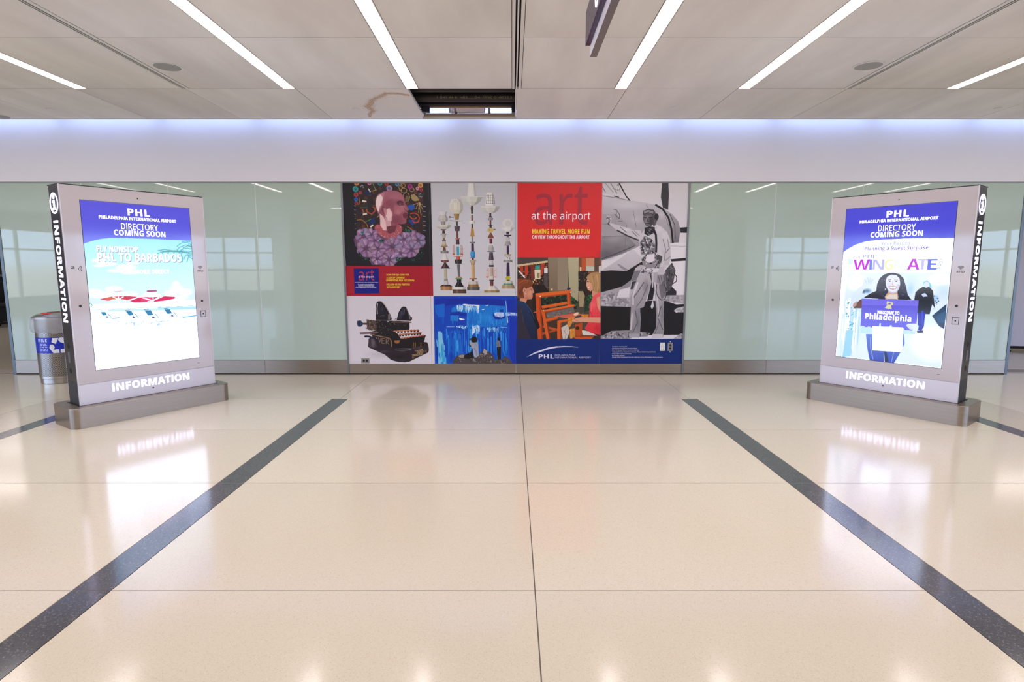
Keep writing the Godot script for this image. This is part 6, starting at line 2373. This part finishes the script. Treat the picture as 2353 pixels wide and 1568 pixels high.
	["g","8f8b90","6c686e",[3265,656,3580,647,3707,774,3531,869,3258,959]],
	["o","a8a4a9",3417,690,193,83,60],
	["o","5c585e",3339,880,165,96,60],
	["o","9a969b",3583,744,110,55,50],
	["o","6a666c",3461,812,83,55,50],
	["o","dad5da",3584,274,358,83,60],
	["o","dcd7dc",4010,394,96,83,50],
	["o","a09ca1",3413,542,193,110,50],
	["o","9a969b",4018,636,124,110,50],
	["o","cfcacf",3698,448,124,83,50],
	["o","8a868c",4075,690,96,69,50],
	["l","6a666c",4,[3268,502,3440,515,3450,341]],
	["l","6a666c",4,[3577,515,3564,812]],
	["l","6a666c",4,[3271,663,3580,647]],
	["l","6a666c",4,[3654,341,3700,542]],
	["l","6a666c",4,[3815,261,3887,381]],
	["l","6a666c",4,[3270,866,3339,880]],
	["l","6a666c",4,[4050,381,4125,569]],
	["l","3a373c",7,[3268,941,3435,880,3680,778]],
	["l","4a474c",6,[3408,325,3442,328,3485,388,3482,441,3423,381]],
	["l","4a474c",6,[3466,468,3521,468]],
	["p","d4cfd4",[3260,-4,3475,-4,3547,162,3263,131]],
	["l","a5a0a6",11,[3292,-4,3401,118]],
	["l","8a868b",10,[3360,-4,3444,128]],
	["l","6a666b",8,[3261,43,3302,115]],
	["n",["b5b0b5","8f8b90"],20,14,41,[3381,23,3469,23,3513,142,3431,115]],
	["l","1f1c22",14,[3466,-6,3565,166,3612,217]],
	["l","77737a",7,[3263,155,3480,188,3610,217]],
	["l","2a272c",11,[3407,159,3475,176]],
	["g","b0abb0","77737a",[4048,321,4146,381,4231,475,4258,569,4244,733,4183,737,4162,515,4119,408]],
	["l","1a181c",23,[3931,265,4028,321,4104,428,4146,569,4170,740]],
	["l","4a474c",8,[4118,381,4185,515,4198,690]],
	["p","3a373c",[4007,-11,4085,-11,4098,142,4095,330,4027,301,3998,175]],
	["p","26242a",[4254,549,4351,541,4351,613,4261,611]],
	["p","e3dee3",[4132,744,4351,737,4353,934,4152,941]],
	["p","1c1a20",[4150,945,4354,926,4354,962,4158,973]],
	["l","aaa5aa",6,[4133,778,4350,782]],
	["g","cfcacf","b8b3b9",[3260,1092,3464,964,3667,812,3783,928,3742,1019,3592,1094]],
	["p","8f8b90",[3465,1003,3500,1009,3622,1085,3578,1092,3522,1060]],
	["p","17151a",[3260,1096,3398,1085,3592,1094,3784,973,3842,1153,3720,1239,3486,1308,3266,1374]],
	["p","a5a0a6",[3266,1367,3493,1305,3646,1298,3659,1554,3269,1541]],
	["n",["8a858b","bab5bb","77737a","9a959b"],120,19,61,[3273,1395,3474,1346,3642,1429,3642,1541,3276,1534]],
	["p","b8b3b9",[3469,1440,3528,1298,3653,1206,3701,1057,3758,1016,3817,1016,3819,1222,3722,1298,3642,1436]],
	["p","8d898e",[3514,1305,3657,1208,3645,1291,3529,1360]],
	["p","1c1a1e",[3667,1229,3727,1219,3698,1321,3648,1325]],
	["p","d9d4d9",[3476,1429,3508,1332,3639,1298,3631,1429]],
	["p","77737a",[3688,1092,3774,1085,3719,1215,3657,1219]],
	["p","aaa5ab",[4086,1404,4363,1395,4362,1506,4089,1485]],
	["n",["bab5bb","8f8a90"],40,17,47,[4100,1415,4350,1409,4353,1492,4102,1478]],
	["p","e3dee3",[4140,975,4357,968,4363,1395,4155,1399]],
	["p","151317",[3269,1541,3645,1552,3880,1471,4102,1474,4243,1520,4368,1513,4370,1912,3277,1926]],
	["p","bcb7bd",[4213,1603,4245,1568,4352,1541,4355,1621,4233,1621]],
	["n",["9a959b","d0cbd0"],30,14,36,[4225,1589,4349,1561,4351,1617,4233,1617]],
	["p","8d888e",[3277,1936,3416,1863,3640,1853,3923,1891,3880,1936,3698,1947,3629,1976,3278,1976]],
	["n",["a5a0a6","6a666b","bab5bb","3a373c"],90,14,47,[3285,1947,3430,1870,3893,1891,3698,1940,3306,1964]],
	["p","a09ba1",[4218,1967,4313,1896,4355,1905,4355,1973]],
	["n",["c5c0c6","6a666b"],30,11,30,[4231,1959,4313,1905,4350,1912,4349,1961]],
	["p","2a282c",[4100,1404,4115,1360,4179,1294,4239,1353,4236,1402]],
	["g","b9b4b9","7f7b80",[3785,1085,3923,1085,3917,1236,3827,1554,3774,1571,3792,1694,3785,1936,3644,1930,3657,1708,3659,1541,3643,1443,3720,1222]],
	["p","8b878c",[3722,1566,3780,1577,3784,1905,3697,1911]],
	["o","d8d3d8",3708,1305,55,124,60],
	["o","6a666b",3846,1291,69,151,55],
	["o","d0cbd0",3678,1708,41,165,50],
	["o","6a666b",3756,1750,41,165,55],
	["l","5a575c",12,[3817,1236,3751,1346,3684,1443]],
	["l","6a666b",11,[3873,1263,3796,1457,3729,1554]],
	["l","d6d1d6",17,[3741,1236,3683,1402,3687,1527]],
	["l","d0cbd0",12,[3676,1638,3667,1849]],
	["l","5a575c",10,[3716,1596,3749,1750,3696,1877]],
	["p","1d1b1f",[3890,1126,3927,1112,3960,1291,3938,1457,3866,1471,3914,1236]],
	["g","b0abb0","8d898e",[3924,1112,4078,1098,4112,1291,4083,1471,4085,1708,4098,1849,4085,1950,3940,1959,3949,1905,3991,1820,3989,1568,3946,1291]],
	["p","716d72",[4018,1126,4090,1126,4105,1402,4049,1457,4013,1305]],
	["o","cdc8cd",3989,1429,41,248,55],
	["o","6a666b",4066,1638,34,206,55],
	["o","5a575c",4066,1236,41,138,55],
	["l","d0cbd0",14,[3955,1236,4006,1499,4020,1708]],
	["l","5a575c",11,[4049,1541,4012,1694,4080,1849]],
	["l","6a666b",10,[4028,1750,3977,1905]],
	["p","a5a0a5",[3644,1898,3784,1898,3780,1950,3645,1950]],
	["p","c8c3c8",[3946,1905,4082,1905,4080,1953,3940,1959]],
	["p","4a474c",[4086,1085,4168,986,4216,1085,4194,1239,4153,1349,4109,1349]],
	["n",["2a282c","77737a","5a575c"],40,14,39,[4095,1085,4168,1003,4206,1085,4153,1332]],
	["p","cdc8cd",[3747,733,3758,636,3797,582,3823,542,3945,502,4015,539,4088,596,4132,690,4136,798,4149,934,4104,1060,4005,1060,3838,1023,3782,975,3756,853]],
	["p","cac5ca",[3360,486,3412,502,3481,518,3660,580,3759,580,3770,663,3749,714,3663,685,3525,623,3439,569,3374,518]],
	["o","8f8b90",3803,771,55,165,50],
	["o","9a969b",4064,771,55,206,45],
	["o","e2dde2",3988,569,83,69,60],
	["o","e2dde2",3564,569,124,41,60],
	["l","3e3b41",18,[3455,580,3594,652,3735,706]],
	["l","77737a",10,[3495,542,3579,609]],
	["l","6a666b",8,[3647,596,3718,663]],
	["l","8a868b",8,[3674,589,3745,650]],
	["p","b5b0b5",[3315,408,3344,394,3380,408,3389,455,3364,518,3338,491]],
	["n",["3a373c","77737a","d8d3d8"],14,11,25,[3322,408,3380,411,3382,475,3344,488]],
	["l","3a373c",12,[3338,491,3364,520]],
	["g","d6d1d6","bdb8bd",[4031,609,4088,596,4132,690,4152,934,4125,1019,4070,1019,4056,866,4023,771]],
	["l","7f7b80",10,[4133,798,4081,866]],
	["l","8a868b",10,[4144,907,4084,962]],
	["l","77737a",8,[4040,690,4079,812,4070,962]],
	["l","8a868b",8,[4102,690,4120,798]],
	["p","5c585e",[3775,388,3782,341,3844,318,3915,328,3949,381,3970,437,3940,518,3922,531,3912,408,3792,403]],
	["e","2e2b30",3951,415,28,41],
	["l","2a272c",7,[3899,341,3919,528]],
	["p","625c60",[3785,401,3914,394,3918,502,3881,537,3823,528,3794,482,3779,437]],
	["p","7d767a",[3795,408,3846,401,3850,502,3830,518,3800,475]],
	["p","4a4448",[3867,415,3915,401,3918,495,3885,528,3863,502]],
	["l","221e21",10,[3795,425,3831,421]],
	["l","221e21",10,[3854,421,3895,424]],
	["e","1c191b",3814,441,11,6],
	["e","1c191b",3872,441,11,6],
	["l","2a2628",8,[3842,435,3838,472,3856,475]],
	["l","221e21",8,[3815,499,3870,496]],
	["l","8f888c",6,[3825,512,3863,510]],
	["o","8a8286",3818,461,30,55,60],
	["o","3c373a",3890,475,34,55,60],
	["o","918a8e",3847,411,55,19,50],
	["p","8d888e",[3782,344,3844,325,3916,346,3909,384,3845,360,3794,384]],
	["l","2c292e",6,[3782,344,3844,325,3916,346,3909,384,3845,360,3794,384,3782,344]],
	["p","25232a",[3807,549,3864,534,3933,542,3938,609,3854,652,3804,625]],
	["n",["4a474e","18161a","77737a"],20,11,28,[3813,555,3926,549,3928,609,3854,643]],
	["l","1f1d22",26,[3920,569,3950,636,3960,744,3960,859]],
	["l","4a474c",6,[3943,636,3953,744,3953,853]],
	["p","77737a",[3752,733,3813,650,3897,690,3942,744,3946,866,3861,883,3772,883]],
	["n",["2a282c","4a474c","bdb8bd","8f8b90","dad5da"],90,11,36,[3758,737,3813,663,3897,697,3937,744,3941,864,3779,873]],
	["l","2a282c",8,[3800,663,3859,798,3897,690]],
	["l","2a282c",10,[3775,744,3806,866]],
	["l","d8d3d8",8,[3828,690,3858,758]],
	["p","8f8b90",[3774,937,3834,883,3944,883,4032,962,4008,1060,3853,1060,3797,1019]],
	["n",["3a373c","6a666b","bab5bb","222024"],70,11,36,[3781,941,3834,893,3944,893,4022,968,3991,1050,3803,1016]],
	["p","dfdadf",[3840,888,3930,885,3949,959,3879,992,3828,964]],
	["l","2a282c",10,[3943,866,4030,989]],
	["l","2a282c",10,[3781,962,3848,880]],
	["l","2a282c",8,[3950,1057,4002,962]],
	["p","4a474c",[3971,880,4041,907,4037,975,3987,948]],
	["n",["c8c3c8","3a373c","77737a"],50,11,30,[3770,1057,3936,1057,3911,1153,3801,1153]],
	["p","c5c0c5",[3910,1126,3938,1112,3937,1305,3923,1305]],
	["p","d2cdd2",[3913,1549,3940,1454,3954,1541,3933,1582]],
	["p","bfbabf",[4004,1044,4073,1037,4070,1140,3994,1140]],
	["p","8d898e",[3985,1140,4057,1140,4068,1208,4034,1266,3980,1236]],
	["l","4a474c",6,[4001,1160,4025,1250]],
	["l","4a474c",6,[4029,1153,4050,1236]],
	["l","1c1a1e",8,[3981,1263,3978,1346,3996,1415,4046,1465,4090,1457,4111,1402,4104,1319,4081,1263]],
	["l","1c1a1e",10,[4200,1123,4235,1167,4232,1222,4185,1258]],
	["p","06276f",[3262,1969,4374,1965,4388,2314,3269,2314]],
	["p","06276f",[2184,1972,3275,1972,3282,2314,2184,2314]],
	["p","d9d4e8",[2311,2209,2431,2139,2603,2078,2703,2063,2804,2060,2905,2063,2989,2073,2989,2078,2905,2073,2804,2074,2714,2081,2613,2100,2442,2157]]
]
const MURAL_WORDS := [
	["art",273,1146,199,139.8,"a0204a","regular",0],
	["at the airport",269,1169,196,34.7,"e8e4f0","regular",0],
	["The Philadelphia Airport Arts Program / Exhibitions Program  #PHLArts",272,1238,293,12.3,"c8c4e0","bold",0],
	["To view all current exhibitions",265,1265,209,16.4,"e8e4f0","bold",0],
	["and to let us know about your",266,1283,204,16.4,"e8e4f0","bold",0],
	["PHL Art experience, scan the QR code.",265,1301,266,16.4,"e8e4f0","bold",0],
	["SCAN THE QR CODE FOR",673,1143,289,25.5,"f0d22a","bold",0],
	["A LIST OF CURRENT",645,1177,235,24.5,"f0d22a","bold",0],
	["EXHIBITIONS AND LOCATIONS",704,1211,356,25.6,"f0d22a","bold",0],
	["FOLLOW US ON TWITTER",676,1265,298,25.6,"f0d22a","bold",0],
	["@PHLAIRPORT",615,1298,176,26.7,"f0d22a","bold",0],
	["OLIVER",936,2128,86,49.9,"b8976a","bold",14],
	["The",876,2118,21,20.8,"b8976a","serif",14],
	["STANDARD VISIBLE",904,2173,142,30.5,"b8976a","bold",10],
	["No.",849,2212,31,20.8,"b8976a","serif",14],
	["WRITER",999,2121,40,20.8,"8a7050","regular",18],
	["3",1016,2135,11,22.2,"b8976a","bold",14],
	["art",2747,281,674,477.0,"a81d35","regular",0],
	["at the airport",2749,414,741,126.1,"f6eef4","regular",0],
	["MAKING TRAVEL MORE FUN",2749,595,726,58.7,"f2dc1e","bold",0],
	["ON VIEW THROUGHOUT THE AIRPORT",2748,665,724,46.1,"f6eef0","bold",0],
	["PHL",2577,2196,199,54.2,"e4e0ee","bold",0],
	["PHILADELPHIA",2822,2178,266,22.5,"d4d0e4","regular",0],
	["INTERNATIONAL AIRPORT",2924,2210,468,23.5,"d4d0e4","regular",0],
	["Clockwise, from top left:",3527,2069,195,17.6,"c8c4de","bold",0],
	["Tom Harvey: Avery (From Gospel to Blues)",3594,2092,328,17.6,"c8c4de","bold",0],
	["Ellen Sall: Lamps, Photo: Susan Beard Design",3607,2115,353,17.6,"c8c4de","bold",0],
	["Tuskegee Airmen: Benjamin O. Davis, Jr., Photo: United States Air Force",3714,2139,565,17.6,"c8c4de","bold",0],
	["Artist's Weaving Demonstration",3558,2162,254,17.6,"c8c4de","bold",0],
	["Nic Coviello: Seekers",3513,2185,163,17.6,"c8c4de","bold",0],
	["Vintage Office Equipment from the Collection of the Philadelphia History Museum",3761,2208,657,17.6,"c8c4de","bold",0]
]
const BEACH := [
	["r","W",0,0,910,1487],
	["g","a8eef8","f4ffff",[0,300,910,300,910,900,0,900]],
	["o","W",98,516,77,31,90],
	["o","W",166,545,105,28,90],
	["o","W",311,575,119,42,90],
	["o","W",369,537,84,18,90],
	["o","W",227,605,98,24,90],
	["o","W",101,560,70,18,90],
	["o","W",334,621,105,28,90],
	["o","W",736,738,49,42,95],
	["o","W",741,779,84,42,95],
	["o","W",817,822,91,49,95],
	["o","W",683,825,84,42,95],
	["o","W",710,875,168,35,95],
	["o","W",37,793,91,42,90],
	["o","W",201,769,98,35,90],
	["o","W",319,819,98,35,90],
	["o","W",144,820,182,42,90],
	["l","3fa8a0",8,[915,353,868,330,812,340,770,374]],
	["l","3fa8a0",8,[913,370,858,355,793,381,759,422]],
	["l","3fa8a0",8,[912,395,856,388,807,405,780,446]],
	["l","3fa8a0",8,[916,329,861,319,820,328]],
	["l","3fa8a0",8,[910,419,822,413,728,415,653,405,592,418]],
	["l","3fa8a0",8,[908,444,821,429,712,423,636,429,583,446]],
	["l","3fa8a0",8,[906,469,851,453,824,502]],
	["l","3fa8a0",8,[913,493,874,469,854,527]],
	["l","3fa8a0",8,[821,429,787,470,767,519]],
	["l","3fa8a0",8,[743,423,725,463,718,503]],
	["l","3fa8a0",8,[697,420,672,456,661,496]],
	["l","3fa8a0",8,[652,417,628,445,617,481]],
	["l","3fa8a0",8,[789,434,817,478,810,527]],
	["l","2f8a5a",7,[913,378,874,363,824,389]],
	["l","2f8a5a",7,[909,432,806,421,697,420,614,421]],
	["l","2f8a5a",7,[907,456,859,449]],
	["n",["3a9a6a","57b86a","2f8a88","7ad0c0"],40,4,11,[860,331,917,321,914,419,878,412]],
	["n",["58b070","8ad09a"],16,6,14,[-1,883,33,892,27,925,-3,938]],
	["p","W",[77,854,146,805,193,791,259,794,319,823,373,844,229,834]],
	["p","e8394a",[77,854,169,836,229,834,317,838,372,846,379,852,294,875,227,865,140,872]],
	["p","f06a50",[103,851,169,837,229,836,227,865,147,869]],
	["p","W",[314,880,431,827,468,809,548,812,605,850,717,863,523,855]],
	["p","ee1f55",[317,882,400,853,515,855,635,854,719,863,710,882,617,894,519,902,354,899]],
	["p","f5416a",[414,862,508,857,516,898,411,899]],
	["p","c02a6a",[469,792,553,790,554,806,469,808]],
	["l","d06a8a",4,[191,791,260,791]],
	["l","W",8,[228,834,219,944]],
	["l","W",8,[519,855,507,1057]],
	["l","W",8,[516,890,468,896]],
	["l","W",8,[516,890,605,853]],
	["l","W",8,[516,890,428,860]],
	["l","W",8,[516,890,567,859]],
	["l","W",8,[227,865,163,869]],
	["l","W",8,[227,865,287,875]],
	["l","W",8,[227,865,182,838]],
	["l","W",8,[227,865,269,841]],
	["l","9adfe6",5,[-3,945,268,948,552,954]],
	["l","6a9acb",4,[552,953,912,962]],
	["p","c4f2f6",[552,956,912,967,914,998,550,984]],
	["p","dff8fa",[134,950,551,964,550,988,132,969]],
	["p","0f7a9c",[75,970,109,971,123,1003,94,1003]],
	["p","0a5f84",[109,971,113,973,126,1004,123,1004]],
	["l","1a3a50",3,[73,961,103,960]],
	["p","1a2f6a",[114,1022,123,1006,136,1026]],
	["l","1f8aa8",6,[134,991,157,1025]],
	["p","0f7a9c",[276,976,318,977,336,1017,300,1017]],
	["p","0a5f84",[318,977,324,979,340,1019,336,1018]],
	["l","1a3a50",3,[273,966,311,966]],
	["p","1a2f6a",[324,1041,336,1021,352,1046]],
	["l","1f8aa8",6,[350,1002,378,1045]],
	["p","0f7a9c",[432,978,483,980,505,1028,461,1028]],
	["p","0a5f84",[483,980,490,982,510,1030,505,1030]],
	["l","1a3a50",3,[429,968,474,968]],
	["p","1a2f6a",[491,1056,505,1033,524,1062]],
	["l","1f8aa8",6,[522,1011,556,1061]],
	["p","0f7a9c",[609,981,656,982,676,1024,636,1025]],
	["p","0a5f84",[656,982,662,984,680,1026,676,1026]],
	["l","1a3a50",3,[606,971,648,970]],
	["p","1a2f6a",[663,1050,676,1029,694,1055]],
	["l","1f8aa8",6,[691,1009,723,1054]],
	["p","4a5fd0",[147,1030,221,1028,224,1039,166,1039]],
	["p","2fb0c8",[767,1064,910,1055,910,1066,775,1073]],
	["l","b8dcea",4,[-1,1026,223,1036]],
	["l","b8dcea",4,[274,1039,396,1096]],
	["l","b8dcea",4,[301,1049,270,1085]],
	["l","b8dcea",4,[357,1046,409,1105]],
	["l","b8dcea",4,[515,1057,562,1125]],
	["l","b8dcea",4,[542,1091,655,1092]],
	["l","b8dcea",4,[711,1072,811,1121]],
	["l","b8dcea",4,[661,1117,877,1118]],
	["l","b8dcea",4,[396,1096,442,1052]],
	["l","7ab0c8",4,[66,1070,218,1066]],
	["l","7ab0c8",4,[556,1097,648,1090]],
	["l","7ab0c8",4,[353,1096,394,1111]],
	["l","7ab0c8",4,[528,1074,540,1115]],
	["n",["d8e8f6","c8dcf0","b8d0ea"],40,7,28,[245,1060,541,1099,614,1130,394,1119,256,1100]],
	["g","5a50ca","6a64d8",[0,0,910,0,910,313,600,309,320,308,205,312,130,325,60,345,0,370]]
]
const WELCOME := [
	["r","W",0,0,910,1487],
	["p","f2f9ff",[57,628,909,620,908,1478,2,1484]],
	["p","dff0fa",[47,487,95,495,98,545,56,553]],
	["o","W",142,726,116,116,80],
	["o","dceef8",609,716,102,145,80],
	["o","W",817,1266,218,218,80],
	["o","e2f2fa",191,874,145,218,80],
	["o","W",420,1350,145,145,80],
	["o","d4e8f4",873,784,87,116,80],
	["o","W",833,681,116,72,80],
	["v",["d4ecf4","bfe2ee","W","e8f4fa"],60,7,29,145,435,[36,880,214,873,232,1120,46,1135]],
	["n",["2f9aa8","1f7a90","4ab0b8","8ad0d8"],40,9,29,[60,879,126,876,149,1194,83,1200]],
	["p","a8dce8",[83,1208,150,1202,141,1467,64,1494,77,1346]],
	["o","3a6a80",247,806,58,36,80],
	["o","1f3a50",217,815,22,29,80],
	["n",["2a3a50","4a6a80"],14,7,17,[801,832,842,830,843,913,808,907]],
	["o","a8d4e4",614,778,44,87,60],
	["o","7ab4c8",817,862,44,58,50],
	["p","10131c",[680,775,711,752,763,754,791,787,820,945,795,908,787,969,783,1000,688,999,682,883,652,877,656,807]],
	["p","7ad0f0",[707,744,714,706,739,694,767,720,779,757,763,758,754,720,722,728]],
	["e","e8eef4",736,732,23,28],
	["p","d8e0ea",[703,821,732,808,757,838,719,845]],
	["p","1a1a9a",[691,999,749,987,747,1118,730,1159,700,1153]],
	["p","2f3ad0",[716,974,732,973,737,1080,731,1120]],
	["p","10131c",[694,1162,743,1153,748,1174,702,1181]],
	["e","dfe6f0",811,949,9,12],
	["p","0c3550",[803,1014,904,899,906,992,905,1128,861,1101]],
	["p","14496a",[829,1020,906,955,903,1068,859,1071]],
	["p","22223a",[861,1094,903,1075,905,1128]],
	["p","eaf2fc",[93,962,114,869,162,784,198,758,202,708,215,684,252,671,298,690,293,723,259,772,216,790,190,857,186,907,151,950,208,889,210,976,122,981]],
	["p","7a4a38",[143,951,185,899,206,885,210,979,134,983]],
	["p","c9a08a",[130,935,163,908,159,958,125,973]],
	["l","b8c8e8",3,[216,692,242,740]],
	["l","b8c8e8",3,[241,675,256,732]],
	["l","b8c8e8",3,[267,675,263,728]],
	["l","b8c8e8",3,[290,690,271,735]],
	["p","17182c",[423,629,465,626,514,640,548,678,574,748,594,825,625,874,519,879,406,880,222,872,278,829,328,803,330,738,348,681,381,645]],
	["n",["24284a","0e0e1c","3a4068","5a6088"],200,6,19,[395,641,507,640,552,686,580,779,600,856,524,851,404,856,336,819,344,722]],
	["p","191320",[222,874,286,829,336,819,413,880,519,877,592,841,632,876,413,882]],
	["p","d8a57c",[404,856,436,799,506,797,520,851,519,877,413,880]],
	["p","f0d8b8",[412,856,445,831,508,828,515,875,427,878]],
	["p","f6f0ee",[407,752,400,704,411,664,445,644,487,648,517,679,527,733,518,781,493,807,458,810,428,795]],
	["o","e6d2d0",432,751,29,44,60],
	["o","cdb4b4",513,757,22,44,60],
	["p","d8c4c4",[411,760,428,791,458,809,492,805,515,781,507,812,473,826,437,815]],
	["l","5a4a50",4,[422,696,447,692]],
	["l","5a4a50",4,[474,694,503,695]],
	["e","3a343c",437,708,9,4],
	["e","3a343c",491,707,9,4],
	["l","c0a0a0",4,[464,711,461,739,477,744]],
	["p","b86a6a",[432,756,467,751,501,757,494,777,470,786,445,779]],
	["p","W",[438,761,468,757,496,761,487,774,469,777,448,773]],
	["e","c8d0e0",406,784,6,10],
	["e","c8d0e0",510,782,6,10],
	["p","6a5cd0",[207,883,687,879,687,1073,684,1163,589,1163,212,1163]],
	["p","7f70dc",[207,883,687,879,687,929,209,947]],
	["p","cfeef2",[212,1163,219,1154,250,1156,252,1168,277,1168,278,1154,303,1156,306,1168,329,1166,332,1149,376,1150,380,1112,391,1112,394,1144,419,1146,462,1142,475,1125,483,1124,490,1144,588,1148,597,1167,685,1170,683,1194,216,1230]],
	["p","f0e29a",[428,897,483,909,481,933,471,932,466,941,474,971,449,968,445,976,438,969,413,965,427,943,433,929,424,924]],
	["p","6a5cd0",[439,920,455,910,465,924,446,931]],
	["p","f2f4fb",[603,1119,619,1102,679,1094,707,1114,704,1153,671,1164,636,1151]],
	["l","a8b0d0",3,[613,1118,661,1122]],
	["l","a8b0d0",3,[618,1131,662,1140]],
	["l","a8b0d0",3,[632,1145,663,1153]],
	["g","6a84c8","2f44a8",[267,1233,593,1203,606,1289,584,1363,531,1491,457,1501,438,1389,446,1494,321,1490,294,1389]],
	["p","16204a",[441,1384,459,1382,488,1488,457,1501,452,1485]],
	["l","8aa0d8",9,[310,1262,318,1361,349,1474]],
	["l","4a5fb8",7,[349,1275,385,1469]],
	["l","8aa0d8",7,[523,1386,509,1486]],
	["p","W",[0,0,0,0,0,0]],
	["p","W",[321,1150,584,1140,592,1378,335,1388]],
	["l","a8b4d8",3,[584,1142,594,1376,336,1387]],
	["g","4a42c4","5650d0",[0,0,910,0,910,318,600,308,330,312,205,322,110,352,40,392,0,425]],
	["p","5a62e0",[245,498,270,499,274,599,248,599]]
]
const WELCOME_WORDS := [
	["W",176,548,151,101.0,"c020d0","bold",0],
	["N",328,549,100,99.0,"b4b4ec","bold",0],
	["G",416,549,77,98.0,"f6ecae","bold",0],
	["M",517,549,110,96.0,"e2f8f8","bold",0],
	["A",620,547,100,100.0,"b83ccc","bold",0],
	["T",693,547,82,98.0,"bcbcf0","bold",0],
	["E",768,548,75,97.0,"6470e4","bold",0],
	["THE",133,480,74,22.0,"8a8ac0","regular",0],
	["PHL",244,472,117,34.0,"4a4ab0","regular",0],
	["PASS",826,544,90,38.0,"7070b0","regular",90],
	["Your Pass to...",474,351,277,34.0,"9aa2dc","bold",0],
	["Planning a Sweet Surprise",461,399,530,49.0,"6a4fc0","bold",0],
	["WELCOME TO",447,1008,188,32.0,"W","bold",0],
	["Philadelphia",446,1061,393,77.0,"W","bold",0]
]
const BEACH_TITLES_WORDS := [
	["FLY NONSTOP",260,418,331,52.0,"9a96b8","bold",0],
	["FLY NONSTOP",256,411,331,52.0,"W","bold",0],
	["PHL TO BARBADOS",451,492,712,79.0,"9a96b8","bold",0],
	["PHL TO BARBADOS",446,484,711,78.0,"W","bold",0],
	["MORE DIRECT",530,614,306,43.0,"W","bold",0]
]
const HEADER_WORDS := [
	["PHL",455,74,186,61,"W","bold",0],
	["PHILADELPHIA INTERNATIONAL AIRPORT",455,132,648,29,"W","bold",0],
	["DIRECTORY",455,202,310,57,"W","regular",0],
	["COMING SOON",455,262,434,53,"W","bold",0]
]
